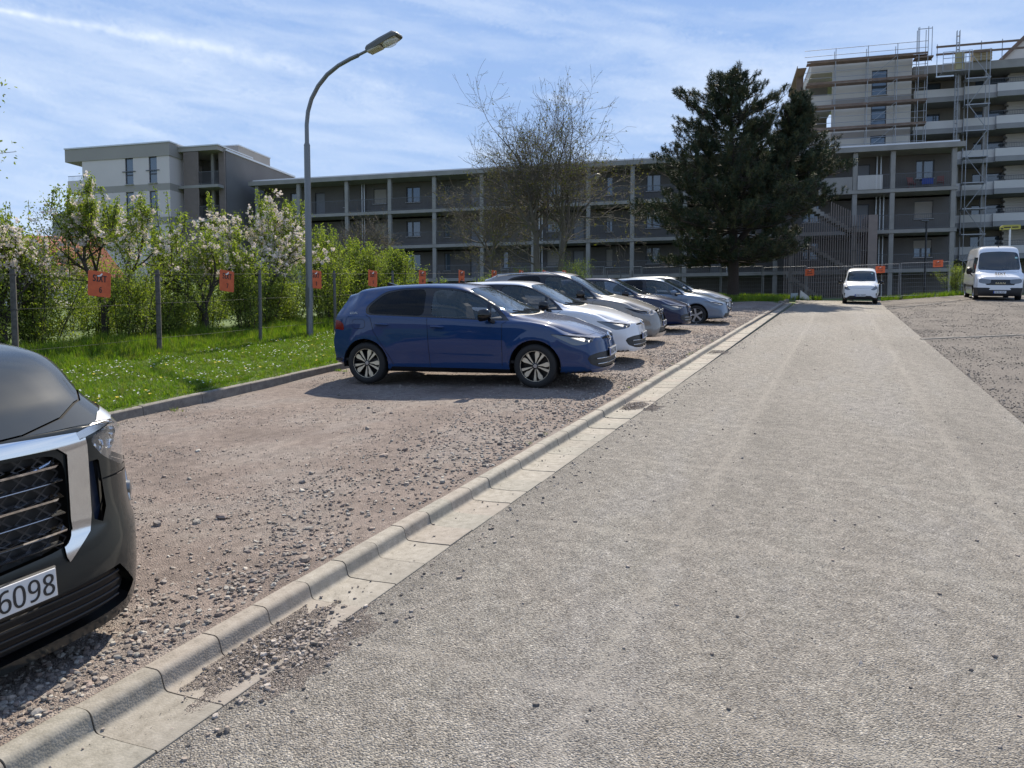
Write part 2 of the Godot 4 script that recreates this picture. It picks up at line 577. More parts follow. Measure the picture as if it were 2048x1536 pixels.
func build_kerbs() -> void:
	var cm := []
	for i in 4:
		var k: float = [0.68, 0.73, 0.78, 0.71][i]
		var w: float = [0.0, 0.012, 0.0, -0.008][i]
		var gr := grain(512, 91 + i, 0.2, 0.02, [Color(0.19, 0.17, 0.14) * k, Color((0.31 + w) * k, 0.282 * k, 0.235 * k), Color((0.38 + w) * k, 0.348 * k, 0.295 * k), Color(0.45, 0.42, 0.365) * k], 0.72)
		cm.append(textured(mat("concrete_%d" % i, Color(1, 1, 1), 0.9), gr[0], 1.1, gr[1], 0.12))
	M["concrete"] = cm[1]
	# kerb and gutter cast in one stone, a third of a metre long
	var prof := []
	prof.append_array([Vector2(-0.135, -0.12), Vector2(-0.135, 0.076), Vector2(-0.128, 0.084), Vector2(-0.115, 0.087)])
	for i in 7:
		var a := deg_to_rad(80.0) * i / 6.0
		prof.append(Vector2(-0.058 + 0.034 * sin(a), 0.054 + 0.034 * cos(a)))
	for i in 5:
		var a := deg_to_rad(10.0) + deg_to_rad(80.0) * i / 4.0
		prof.append(Vector2(0.008 - 0.024 * cos(a), 0.024 - 0.024 * sin(a)))
	prof.append_array([Vector2(0.14, 0.002), Vector2(0.302, 0.011), Vector2(0.308, 0.006), Vector2(0.308, -0.12)])
	var mb := MB.new()
	extrude_x(mb, prof, -0.1625, 0.1625)
	var stone := mb.mesh()
	var root := thing("kerb", "", "", G)
	root.set_meta("kind", "structure")
	rng.seed = 4
	var z := 1.6
	while z > -45.0:
		var t := Transform3D(Basis(Vector3.UP, rng.randf_range(-0.004, 0.004)) * Basis(Vector3.BACK, rng.randf_range(-0.006, 0.006)), Vector3(kerb_x(z) + rng.randf_range(-0.003, 0.003), rng.randf_range(-0.004, 0.003), z))
		part(root, "kerb_stone", stone, cm[rng.randi() % 4], t)
		z -= 0.332
	# narrow edging kerb that holds the grass strip
	var ep := [Vector2(-0.05, -0.15), Vector2(-0.05, 0.12), Vector2(-0.04, 0.132), Vector2(0.03, 0.132), Vector2(0.042, 0.122), Vector2(0.045, 0.11), Vector2(0.045, -0.15)]
	var em := MB.new()
	extrude_x(em, ep, -0.497, 0.497, 20.0)
	var es := em.mesh()
	var er := thing("grass_edging", "", "", G)
	er.set_meta("kind", "structure")
	var dark := textured(mat("edging_concrete", Color(1, 1, 1), 0.9), grain(256, 63, 0.2, 0.02, [Color(0.10, 0.09, 0.08), Color(0.18, 0.165, 0.145), Color(0.25, 0.232, 0.205)], 0.7)[0], 1.3)
	z = 1.0
	while z > -30.0:
		var turn := atan((edge_x(z + 0.4) - edge_x(z - 0.4)) / 0.8)
		part(er, "edging_stone", es, dark, Transform3D(Basis(Vector3.UP, turn + rng.randf_range(-0.006, 0.006)), Vector3(edge_x(z), 0.045 + rng.randf_range(-0.008, 0.008), z)))
		z -= 1.003
	# edging stones set across the yard on the right
	for k in 2:
		var a: Vector3 = [Vector3(1.98, 0.0, -22.4), Vector3(2.0, 0.0, -39.3)][k]
		var d: Vector3 = [Vector3(2.66, 0, -2.1), Vector3(6.8, 0, -7.6)][k].normalized()
		var r := thing("edging_kerb", ["long pale kerb edging sunk across the gravel yard nearest the camera", "far dark edging line across the gravel yard before the tall van"][k], "kerb", G)
		r.transform = G
		for i in ([7, 13][k]):
			var p0: Vector3 = a + d * float(i)
			var p1: Vector3 = a + d * (float(i) + 1.0)
			p0.y = right_y(p0.x, p0.z) - 0.05
			p1.y = right_y(p1.x, p1.z) - 0.05
			var zz := (p1 - p0).normalized()
			var xx := Vector3.UP.cross(zz).normalized()
			part(r, "edging_stone", es, cm[0] if k == 0 else dark, Transform3D(Basis(xx, zz.cross(xx), zz), (p0 + p1) * 0.5 - Vector3(0, 0.06, 0)))
	# island at the end of the bays under the pine
	var isl := MB.new()
	var pts := [Vector3(-2.9, 0, -42.6), Vector3(-2.75, 0, -46.6), Vector3(-3.6, 0, -48.8), Vector3(-9.4, 0, -49.0), Vector3(-9.4, 0, -43.6), Vector3(-5.6, 0, -43.4)]
	var poly := PackedVector2Array()
	for p in pts: poly.append(Vector2(p.x, p.z))
	isl.prism(poly, 0.11, 0.3, Transform3D(Basis(Vector3.RIGHT, Vector3.BACK, Vector3.UP), Vector3(0, -0.18, 0)))
	var io := part(self, "tree_island", isl.mesh(), M["turf"], G)
	io.set_meta("kind", "structure")
	for i in pts.size() - 1:
		if i in [2, 3]: continue
		var ia: Vector3 = pts[i]
		var ib: Vector3 = pts[(i + 1) % pts.size()]
		var len := ia.distance_to(ib)
		var cnt := int(len)
		for j in cnt:
			var p := ia.lerp(ib, (j + 0.5) / cnt)
			part(io, "edging_stone", es, dark, Transform3D(Basis(Vector3.UP, atan2(ib.x - ia.x, ib.z - ia.z)).scaled_local(Vector3(1.6, 1, len / cnt)), p + Vector3(0, 0.03, 0)))

func pebble(sd: int) -> ArrayMesh:
	var r := RandomNumberGenerator.new()
	r.seed = sd
	var s := SphereMesh.new()
	s.radius = 0.5; s.height = 1.0; s.radial_segments = 6; s.rings = 3
	var a := s.get_mesh_arrays()
	var v: PackedVector3Array = a[Mesh.ARRAY_VERTEX]
	var idx: PackedInt32Array = a[Mesh.ARRAY_INDEX]
	var jit := {}
	for i in v.size():
		var k := v[i].snapped(Vector3.ONE * 0.001)
		if not jit.has(k): jit[k] = v[i] * r.randf_range(0.72, 1.12)
		v[i] = jit[k]
	var mb := MB.new()
	for i in range(0, idx.size(), 3):
		mb.flat(v[idx[i]], v[idx[i + 1]], v[idx[i + 2]], v[idx[i]] + v[idx[i + 1]] + v[idx[i + 2]])
	return mb.mesh()

func stone_field(called: String, label: String, tones: Array, places: Array) -> void:
	var m := mat(called + "_mat", Color(1, 1, 1), 0.9)
	m.vertex_color_use_as_albedo = true
	var sets := [[], [], []]
	var cols := [PackedColorArray(), PackedColorArray(), PackedColorArray()]
	for p in places:
		var k := rng.randi() % 3
		sets[k].append(p)
		var c: Color = tones[rng.randi() % tones.size()]
		var b := rng.randf_range(0.75, 1.25)
		cols[k].append(Color(c.r * b, c.g * b, c.b * b))
	for k in 3:
		var o := stuffpart(self, called, pebble(200 + k), m, sets[k], cols[k])
		for i in sets[k].size():
			pass
		o.transform = G
		tag(o, label, "gravel")

func lay(x: float, y: float, z: float, s: float) -> Transform3D:
	var b := Basis(Vector3(rng.randf_range(-1, 1), rng.randf_range(-1, 1), rng.randf_range(-1, 1)).normalized(), rng.randf_range(0, 0.7)) * Basis(Vector3.UP, rng.randf() * TAU)
	var f := rng.randf_range(0.35, 0.75)
	b = b * Basis.from_scale(Vector3(s * rng.randf_range(0.8, 1.4), s * f, s * rng.randf_range(0.7, 1.0)))
	return Transform3D(b, Vector3(x, y + s * f * 0.22, z))

func build_loose_stones() -> void:
	rng.seed = 8
	var dens := FastNoiseLite.new()
	dens.seed = 15; dens.frequency = 0.45; dens.fractal_octaves = 3
	var red := [Color(0.28, 0.21, 0.185), Color(0.25, 0.19, 0.165), Color(0.32, 0.26, 0.228), Color(0.38, 0.33, 0.295), Color(0.20, 0.16, 0.143), Color(0.27, 0.225, 0.20), Color(0.43, 0.385, 0.35), Color(0.23, 0.20, 0.182), Color(0.31, 0.235, 0.2), Color(0.25, 0.21, 0.195), Color(0.34, 0.285, 0.255)]
	var places := []
	for i in 330000:
		var z := -0.2 - pow(rng.randf(), 1.9) * 35.0
		var x := rng.randf_range(-7.6, -2.7)
		var near_kerb := clampf((x + 4.4) / 1.6, 0, 1)
		var d := dens.get_noise_2d(x, z) * 0.9 + 0.35 + near_kerb * 0.45 + clampf((z + 5.0) * 0.16, 0, 0.5)
		if x < edge_x(z) + 0.05 or rng.randf() > d: continue
		var s := 0.004 + pow(rng.randf(), 4.0) * (0.017 + 0.022 * near_kerb) + clampf(-z - 8.0, 0, 12) * 0.0002
		if rng.randf() < 0.0012: s = rng.randf_range(0.045, 0.075)
		places.append(lay(x, lot_y(x, z), z, s))
	for t in red.size(): red[t] = Color(red[t].r * 0.82, red[t].g * 0.86, red[t].b * 0.83)
	stone_field("bay_gravel", "loose reddish and grey gravel spread over the parking bays", red, places)
	# stones that have rolled onto the gutter and the road
	var grey := [Color(0.12, 0.107, 0.095), Color(0.19, 0.163, 0.142), Color(0.27, 0.235, 0.205), Color(0.23, 0.195, 0.168), Color(0.34, 0.305, 0.27), Color(0.30, 0.255, 0.218), Color(0.25, 0.21, 0.178)]
	places = []
	for q in [[-2.36, -2.75, 0.20, 0.42, 1900], [-2.42, -9.75, 0.26, 0.3, 500], [-2.4, -17.0, 0.2, 0.35, 260]]:
		for i in q[4]:
			var r := sqrt(-2.0 * log(maxf(rng.randf(), 1e-4))) * 0.5
			var a := rng.randf() * TAU
			var x: float = q[0] + cos(a) * r * q[2] + 0.08
			var z: float = q[1] + sin(a) * r * q[3]
			if x < kerb_x(z) + 0.015: continue
			var hgt := 0.02 * exp(-pow((x - q[0]) / 0.22, 2.0) - pow((z - q[1]) / 0.35, 2.0))
			var s := 0.004 + pow(rng.randf(), 4.0) * 0.030
			places.append(lay(x, (0.004 if x < -2.25 else road_y(x, z)) + hgt * rng.randf(), z, s))
	for i in 5200:
		var z := -1.2 - pow(rng.randf(), 1.5) * 36.0
		var x := rng.randf_range(-2.25, 2.0)
		if rng.randf() < 0.55: x = -2.2 + absf(rng.randfn(0.0, 0.16))
		var s := 0.004 + pow(rng.randf(), 6.0) * 0.03
		places.append(lay(x, road_y(x, z), z, s))
	for i in 900:
		var z := -1.2 - pow(rng.randf(), 1.6) * 30.0
		places.append(lay(kerb_x(z) + rng.randf_range(0.0, 0.27), 0.003, z, 0.004 + pow(rng.randf(), 5.0) * 0.02))
	stone_field("road_grit", "stray dark stones and grit on the asphalt and the gutter", grey, places)
	# chippings standing proud of the worn asphalt
	var chips := []
	var pale := [Color(0.30, 0.282, 0.255), Color(0.25, 0.233, 0.21), Color(0.36, 0.34, 0.31), Color(0.20, 0.186, 0.168), Color(0.27, 0.252, 0.226), Color(0.13, 0.12, 0.108)]
	for i in 260000:
		var z := -0.9 - pow(rng.randf(), 2.7) * 34.0
		var x := rng.randf_range(-2.22, 2.03)
		var s := rng.randf_range(0.004, 0.010)
		var t := lay(x, road_y(x, z) - s * 0.16, z, s)
		chips.append(t)
	stone_field("asphalt_chips", "small pale and dark chippings in the asphalt surface", pale, chips)
	# yard on the right
	places = []
	var dun := [Color(0.20, 0.175, 0.152), Color(0.25, 0.22, 0.195), Color(0.16, 0.138, 0.122), Color(0.31, 0.28, 0.252), Color(0.22, 0.19, 0.165)]
	for i in 120000:
		var z := -6.0 - pow(rng.randf(), 1.4) * 38.0
		var x := 2.05 + pow(rng.randf(), 1.3) * 8.0
		if rng.randf() > 0.4 + dens.get_noise_2d(x * 1.5 + 40.0, z * 0.7) * 0.8: continue
		places.append(lay(x, right_y(x, z), z, 0.008 + pow(rng.randf(), 4.0) * 0.034))
	for t in dun.size(): dun[t] = dun[t] * 0.72
	stone_field("yard_stones", "loose grey brown gravel over the yard beside the road", dun, places)
	# earth and fines washed over the gutter
	places = []
	var soil := [Color(0.25, 0.208, 0.172), Color(0.20, 0.166, 0.138), Color(0.31, 0.265, 0.225), Color(0.16, 0.132, 0.11)]
	for q in [[-2.36, -2.72, 0.30, 0.50, 26000], [-2.40, -9.75, 0.32, 0.34, 9000], [-2.42, -17.0, 0.25, 0.5, 3000]]:
		for i in q[4]:
			var r := pow(rng.randf(), 0.62)
			var a := rng.randf() * TAU
			var w := 1.0 + 0.45 * big.get_noise_2d(cos(a) * 5.0 + q[1] * 7.0, sin(a) * 5.0)
			var x: float = q[0] + cos(a) * r * q[2] * w + 0.05
			var z: float = q[1] + sin(a) * r * q[3] * w
			if x < kerb_x(z) + 0.012: continue
			var s := rng.randf_range(0.003, 0.009)
			places.append(lay(x, (0.003 if x < -2.25 else road_y(x, z)) + 0.012 * maxf(0.0, 1.0 - r) * rng.randf(), z, s))
	stone_field("washed_earth", "fan of brown earth and fine gravel washed over the gutter", soil, places)

# ---------------------------------------------------------------- fence, signs, lamps
func build_fence() -> void:
	var wood := textured(mat("post_wood", Color(1, 1, 1), 0.9), mottle(256, 5, 0.03, Color(0.05, 0.045, 0.042), Color(0.13, 0.12, 0.11)), 1.5)
	var steel := mat("post_steel", Color(0.10, 0.10, 0.105), 0.6, 0.3)
	var wire := mat("wire", Color(0.06, 0.06, 0.06), 0.7, 0.2)
	rng.seed = 12
	var zs := []
	for i in 16: zs.append(-4.75 - 2.55 * i)
	var tops := []
	var where := ["left of the sign numbered six", "between the signs numbered six and seven", "between sign number seven and the street lamp", "just beyond the street lamp"]
	for i in zs.size():
		var p := Vector3(-10.85, bank_y(-10.85, zs[i]) - 0.15, zs[i])
		var lean := Basis(Vector3(rng.randf_range(-1, 1), 0, rng.randf_range(-1, 1)).normalized(), rng.randf_range(0, 0.018))
		var lb: String = "grey fence post %s beyond the street lamp" % ["", "", "", "", "", "second", "third", "fourth", "fifth", "sixth", "seventh", "eighth", "ninth", "tenth", "eleventh", "twelfth"][i]
		if i >= 1 and i <= 4: lb = "weathered grey fence post " + where[i - 1]
		if i == 0: lb = "weathered grey fence post behind the dark sport utility vehicle"
		var t := plumb(p)
		t.basis = lean
		var o := thing("fence_post", lb, "post", t, "posts of the wire fence")
		var mb := MB.new()
		var r := 0.042 if i < 3 else 0.034
		mb.tube([Vector3.ZERO, Vector3(0.004, 0.8, 0), Vector3(0, 1.56, 0), Vector3(0, 1.63, 0)], [r * 1.08, r, r * 0.95, r * 0.8], 9)
		part(o, "shaft", mb.mesh(), wood if i < 3 else steel)
		var cl := MB.new()
		for y in [1.55, 1.05, 0.45]: cl.tube([Vector3(0, y, 0), Vector3(0, y + 0.012, 0)], [r * 1.14, r * 1.14], 9)
		part(o, "wire_tie", cl.mesh(), wire)
		tops.append(t)
	var f := thing("wire_fence", "thin wires strung between the fence posts along the grass strip", "fence")
	for y in [1.56, 1.06, 0.46]:
		var mb := MB.new()
		for i in tops.size() - 1:
			var a: Vector3 = tops[i] * Vector3(0.045, y, 0)
			var b: Vector3 = tops[i + 1] * Vector3(0.045, y, 0)
			mb.tube([a, a.lerp(b, 0.5) - Vector3(0, 0.01, 0), b], [0.0019, 0.0019, 0.0019], 4)
		part(f, "wire", mb.mesh(), wire)
	# number boards hung on the top wire
	var orange := textured(mat("sign_orange", Color(1, 1, 1), 0.55), mottle(256, 8, 0.01, Color(0.52, 0.085, 0.022), Color(0.66, 0.125, 0.035)), 2.0)
	var ink := mat("sign_ink", Color(0.012, 0.011, 0.012), 0.5)
	var white := mat("sign_white", Color(0.75, 0.74, 0.72), 0.5)
	var nums := ["6", "7", "8", "9", "10", "11", "12", "13", "14", "15"]
	var zz := [-8.72, -11.49, -14.23, -16.51, -19.01, -21.45, -23.9, -26.3, -28.7, -31.1]
	for i in zz.size():
		var p := Vector3(-10.80, 1.365 if i != 0 else 1.35, zz[i])
		number_board(plumb(p, PI / 2.0 + rng.randf_range(-0.06, 0.06)), rng.randf_range(-0.06, 0.02), nums[i], orange, ink, white, "orange parking sign numbered %s" % ["six before the broad apple tree trunk", "seven beside the small forked apple tree", "eight half hidden by the lamp post", "nine just right of the lamp post", "ten above the blue hatchback aerial", "eleven above the blue hatchback roof", "twelve above the blue hatchback windscreen", "thirteen above the white hatchback roof", "fourteen peeping over the silver crossover roof", "fifteen low behind the silver crossover"][i])
	for k in 3:
		var x: float = [-1.77, 2.05, 4.98][k]
		var lab: String = ["orange sign on the mesh fence before the slatted stairs", "orange sign on the mesh fence half hidden by the small white van", "orange sign on the mesh fence between the two white vans"][k]
		number_board(plumb(Vector3(x, [1.45, 1.62, 1.95][k], -49.84)), 0.0, "", orange, ink, white, lab)

func number_board(t: Transform3D, tilt: float, num: String, orange: Material, ink: Material, white: Material, label: String) -> void:
	t.basis = t.basis * Basis(Vector3.BACK, tilt)
	var o := thing("number_sign", label, "sign", t, "orange signs on the fences")
	var s := Vector2(0.40, 0.40) if num else Vector2(0.50, 0.40)
	var mb := MB.new()
	var pts := PackedVector2Array()
	var r := 0.03
	for q in [[1, 1, 0.0], [-1, 1, PI / 2], [-1, -1, PI], [1, -1, PI * 1.5]]:
		for k in 4:
			var a: float = q[2] + PI / 2 * k / 3.0
			pts.append(Vector2(q[0] * (s.x / 2 - r) + cos(a) * r, 0.2 + q[1] * (s.y / 2 - r) + sin(a) * r))
	mb.prism(pts, -0.002, 0.002)
	part(o, "board", mb.mesh(), orange)
	part(o, "name_lettering", lettering("SIXT", 0.142), ink, Transform3D(Basis.from_scale(Vector3(0.84, 1, 1)), Vector3(0.0, 0.285 if num else 0.25, 0.003)))
	# glare spot over the logo, painted in as a small white shape
	var sw := MB.new()
	sw.prism(PackedVector2Array([Vector2(-0.04, 0.0), Vector2(0.0, 0.008), Vector2(0.03, 0.036), Vector2(0.04, 0.045), Vector2(0.05, 0.03), Vector2(0.025, -0.002), Vector2(-0.01, -0.016), Vector2(-0.04, -0.014)]), 0.0, 0.006)
	part(o, "painted_glare", sw.mesh(), white, Transform3D(Basis(), Vector3(-0.005, 0.33 if num else 0.3, 0.003)))
	if num:
		part(o, "bay_number", lettering(num, 0.125), ink, Transform3D(Basis.from_scale(Vector3(0.75, 1, 1)), Vector3(0.015, 0.105, 0.003)))
	else:
		var l := MB.new()
		l.box(Vector3(0, 0.12, 0.003), Vector3(0.3, 0.035, 0.003))
		part(o, "text_line", l.mesh(), ink)
	var h := MB.new()
	for sx in [-1.0, 1.0]:
		h.tube([Vector3(sx * (s.x / 2 - 0.03), 0.385, -0.004), Vector3(sx * (s.x / 2 - 0.03), 0.41, -0.01), Vector3(sx * (s.x / 2 - 0.03), 0.385, -0.016)], [0.0025, 0.0025, 0.0025], 4)
	part(o, "cable_tie", h.mesh(), white)

func street_lamp(t: Transform3D, label: String, scale := 1.0) -> void:
	var o := thing("street_lamp", label, "street lamp", t, "curved street lamps")
	var grey: Material = M["lamp_grey"]
	var mb := MB.new()
	mb.tube([Vector3(0, -0.2, 0), Vector3(0, 2.2, 0), Vector3(0.0, 4.22, 0)], [0.075, 0.07, 0.066], 14)
	mb.tube([Vector3(0, 4.20, 0), Vector3(0, 4.26, 0)], [0.069, 0.05], 14)
	part(o, "post", mb.mesh(), grey)
	var dm := MB.new()
	dm.box(Vector3(0.0, 0.9, 0.0), Vector3(0.095, 0.42, 0.148))
	part(o, "access_door", dm.mesh(), grey)
	var am := MB.new()
	var pts := [Vector3(0, 4.24, 0)]
	var rad := [0.047]
	for q in [Vector2(0.0, 4.65), Vector2(0.04, 4.93), Vector2(0.14, 5.19), Vector2(0.32, 5.44), Vector2(0.56, 5.65), Vector2(0.85, 5.80), Vector2(1.16, 5.90), Vector2(1.36, 5.945)]:
		pts.append(Vector3(q.x, q.y, 0)); rad.append(0.045 if q.x < 0.8 else 0.042)
	am.tube(pts, rad, 12)
	am.tube([Vector3(1.33, 5.94, 0), Vector3(1.62, 6.02, 0)], [0.03, 0.03], 10)
	part(o, "curved_arm", am.mesh(), grey)
	var ht := Transform3D(Basis(Vector3.BACK, 0.26), Vector3(1.58, 6.0, 0))
	var hm := MB.new()
	# upper hood: tapered box with bevelled ridge
	var pr := [[0.0, 0.07, 0.075, -0.03], [0.04, 0.085, 0.095, -0.045], [0.36, 0.125, 0.115, -0.045], [0.70, 0.15, 0.115, -0.03], [0.80, 0.12, 0.05, -0.025], [0.83, 0.09, 0.01, -0.02]]
	var ring := func(q) -> Array: return [Vector3(q[0], q[3], -q[1]), Vector3(q[0], q[2] * 0.45, -q[1]), Vector3(q[0], q[2], -q[1] * 0.6), Vector3(q[0], q[2], q[1] * 0.6), Vector3(q[0], q[2] * 0.45, q[1]), Vector3(q[0], q[3], q[1])]
	for i in pr.size() - 1:
		var a: Array = ring.call(pr[i])
		var b: Array = ring.call(pr[i + 1])
		for k in 6:
			var m := (k + 1) % 6
			hm.quad(a[k], a[m], b[m], b[k], (a[k] + a[m]) * 0.5 - Vector3(pr[i][0], 0.03, 0))
	for e in [0, pr.size() - 1]:
		var a: Array = ring.call(pr[e])
		for k in range(1, 5): hm.flat(a[0], a[k], a[k + 1], Vector3(-1 if e == 0 else 1, 0, 0))
	part(o, "lamp_housing", hm.mesh(), M["lamp_dark"], ht)
	var um := MB.new()
	um.cbox(Vector3(0.2, -0.055, 0), Vector3(0.32, 0.05, 0.2), 0.015)
	part(o, "gear_tray", um.mesh(), M["lamp_beige"], ht)
	var rm := MB.new()
	rm.cbox(Vector3(0.57, -0.03, 0), Vector3(0.36, 0.03, 0.24), 0.008)
	part(o, "reflector", rm.mesh(), M["lamp_beige"], ht)
	var bm := MB.new()
	for i in 6:
		for k in 12:
			var q := []
			for e in [[i, k], [i + 1, k], [i + 1, k + 1], [i, k + 1]]:
				var th: float = PI * 0.5 * e[0] / 6.0
				var ph: float = TAU * e[1] / 12.0
				q.append(Vector3(0.57 + cos(ph) * cos(th) * 0.19, -0.045 - sin(th) * 0.095, sin(ph) * cos(th) * 0.125))
			bm.quad(q[0], q[1], q[2], q[3], q[0] - Vector3(0.57, 0, 0))
	part(o, "glass_bowl", bm.mesh(), M["bowl_glass"], ht)

func build_street_furniture() -> void:
	mat("lamp_grey", Color(0.17, 0.18, 0.19), 0.45, 0.5)
	mat("lamp_dark", Color(0.10, 0.098, 0.09), 0.5)
	mat("lamp_beige", Color(0.42, 0.39, 0.30), 0.6)
	pane("bowl_glass", Color(0.85, 0.88, 0.9), 0.35)
	street_lamp(plumb(Vector3(-10.80, 0.28, -13.95), 0.0), "tall grey street lamp with curved arm standing by the fence")
	street_lamp(Transform3D(Basis(Vector3.UP, -0.2), Vector3(-14.3, 4.1, -40.6)).scaled_local(Vector3.ONE * 1.03), "grey street lamp with curved arm behind the bare trees")
	# slim dark light pole before the long building
	var t := Transform3D(Basis(), Vector3(5.1, 4.4, -56.6))
	var o := thing("light_pole", "slim black light pole in front of the long building", "street lamp", t)
	var mb := MB.new()
	mb.tube([Vector3(0, -0.2, 0), Vector3(0, 4.9, 0)], [0.07, 0.055], 10)
	part(o, "pole", mb.mesh(), mat("black_metal", Color(0.02, 0.02, 0.022), 0.4, 0.3))
	var hm := MB.new()
	hm.cbox(Vector3(-0.1, 4.93, 0.12), Vector3(0.42, 0.06, 0.3), 0.02)
	part(o, "lamp_head", hm.mesh(), M["lamp_grey"])
	# yellow board on a white post behind the tall van
	o = thing("yellow_sign", "yellow sign board with dark lettering on a white post", "sign", Transform3D(Basis(Vector3.UP, 0.12), Vector3(9.45, 4.3, -55.0)))
	mb = MB.new()
	mb.tube([Vector3(0, 0, 0), Vector3(0, 4.1, 0)], [0.055, 0.055], 10)
	part(o, "post", mb.mesh(), mat("white_post", Color(0.75, 0.75, 0.74), 0.5))
	mb = MB.new()
	mb.prism(PackedVector2Array([Vector2(-0.55, -0.13), Vector2(0.55, -0.1), Vector2(0.55, 0.16), Vector2(-0.4, 0.16), Vector2(-0.56, 0.04)]), -0.05, 0.05, Transform3D(Basis(), Vector3(0, 4.15, 0)))
	part(o, "board", mb.mesh(), mat("sign_yellow", Color(0.42, 0.38, 0.07), 0.6))
	mb = MB.new()
	for q in [[-0.16, 0.36], [0.26, 0.34]]: mb.box(Vector3(q[0], 4.17, 0.053), Vector3(q[1], 0.07, 0.006))
	mb.box(Vector3(-0.44, 4.1, 0.053), Vector3(0.12, 0.08, 0.006))
	part(o, "text_line", mb.mesh(), M["sign_ink"])

# mesh panels of the site fence across the end of the road
func build_site_fence() -> void:
	var zinc := mat("zinc", Color(0.22, 0.23, 0.24), 0.5, 0.5)
	var fr := MB.new()
	var w := 2.44
	fr.tube([Vector3(-w / 2, 0, 0), Vector3(-w / 2, 2.0, 0)], [0.021, 0.021], 7)
	fr.tube([Vector3(w / 2, 0, 0), Vector3(w / 2, 2.0, 0)], [0.021, 0.021], 7)
	fr.tube([Vector3(-w / 2, 1.98, 0), Vector3(w / 2, 1.98, 0)], [0.017, 0.017], 6)
	fr.tube([Vector3(-w / 2, 0.12, 0), Vector3(w / 2, 0.12, 0)], [0.017, 0.017], 6)
	var frame := fr.mesh()
	var wm := MB.new()
	for i in 7: wm.bar(Vector3(-w / 2, 0.38 + 0.235 * i, 0), Vector3(w / 2, 0.38 + 0.235 * i, 0), 0.009)
	var hw := wm.mesh()
	wm = MB.new()
	for i in 22: wm.bar(Vector3(-w / 2 + 0.111 * (i + 0.5), 0.12, 0), Vector3(-w / 2 + 0.111 * (i + 0.5), 1.98, 0), 0.005)
	var vw := wm.mesh()
	var ft := MB.new()
	ft.cbox(Vector3(0, 0.07, 0), Vector3(0.22, 0.14, 0.7), 0.03)
	var foot := ft.mesh()
	for i in 11:
		var x := -20.8 + 2.52 * i
		var y := 0.0
		if i >= 9: y = 0.12 * (i - 8)
		var o := thing("mesh_fence", "zinc mesh fence bay " + ["at the far left end behind the trees", "second from the left behind the trees", "third from the left behind the crossover", "behind the navy hatchback roof", "behind the steel blue hatchback roof", "left of the pine trunk", "right of the pine trunk", "before the slatted stair with an orange sign", "behind the small white van", "right of the small white van", "left of the tall van with an orange sign"][i], "fence", plumb(Vector3(x, y, -49.9 - 0.03 * (i % 2))), "mesh site fence panels")
		part(o, "frame", frame, zinc)
		part(o, "cross_wires", hw, zinc)
		part(o, "upright_wires", vw, zinc).set_meta("kind", "stuff")
		part(o, "foot_block", foot, M["concrete"], Transform3D(Basis(), Vector3(-w / 2 - 0.04, -0.06, 0)))
	# loose sheets leaning on the fence
	for k in 2:
		var o := thing("leaning_board", ["small pale blue sheet leaning against the mesh fence", "torn white triangular sheet leaning against the mesh fence"][k], "board", plumb(Vector3([-2.55, -1.95][k], 0.0, -49.6)))
		var mb := MB.new()
		var poly := PackedVector2Array([Vector2(-0.2, 0), Vector2(0.2, 0), Vector2(0.2, 0.42), Vector2(-0.2, 0.42)]) if k == 0 else PackedVector2Array([Vector2(-0.3, 0), Vector2(0.42, 0), Vector2(0.12, 0.3), Vector2(-0.26, 0.62)])
		mb.prism(poly, -0.01, 0.01, Transform3D(Basis(Vector3.RIGHT, -0.2), Vector3.ZERO))
		part(o, "sheet", mb.mesh(), mat("sheet_%d" % k, [Color(0.35, 0.42, 0.46), Color(0.62, 0.63, 0.62)][k], 0.6))

# ---------------------------------------------------------------- buildings
# each building is laid out in one frame: x along the fronts, y up, z towards the viewer
var BF := Transform3D()

# wall plane at z = b facing +z with rectangular openings [a0, y0, a1, y1]; openings get reveals
func holed(mb: MB, a0: float, a1: float, y0: float, y1: float, b: float, holes: Array, deep := 0.16) -> void:
	var xs := [a0, a1]
	var ys := [y0, y1]
	for h in holes:
		xs.append(clampf(h[0], a0, a1)); xs.append(clampf(h[2], a0, a1))
		ys.append(clampf(h[1], y0, y1)); ys.append(clampf(h[3], y0, y1))
	xs.sort(); ys.sort()
	for i in xs.size() - 1:
		for j in ys.size() - 1:
			if xs[i + 1] - xs[i] < 1e-4 or ys[j + 1] - ys[j] < 1e-4: continue
			var c := Vector2((xs[i] + xs[i + 1]) * 0.5, (ys[j] + ys[j + 1]) * 0.5)
			var hit := false
			for h in holes:
				if c.x > h[0] and c.x < h[2] and c.y > h[1] and c.y < h[3]: hit = true
			if not hit:
				mb.quad(Vector3(xs[i], ys[j], b), Vector3(xs[i + 1], ys[j], b), Vector3(xs[i + 1], ys[j + 1], b), Vector3(xs[i], ys[j + 1], b), Vector3.BACK)
	for h in holes:
		var p := [Vector3(h[0], h[1], b), Vector3(h[2], h[1], b), Vector3(h[2], h[3], b), Vector3(h[0], h[3], b)]
		var c := Vector3((h[0] + h[2]) * 0.5, (h[1] + h[3]) * 0.5, b)
		for k in 4:
			var q: Vector3 = p[k]
			var r: Vector3 = p[(k + 1) % 4]
			var d := Vector3(0, 0, -deep)
			mb.quad(q, r, r + d, q + d, c - (q + r) * 0.5)

var win_cache := {}
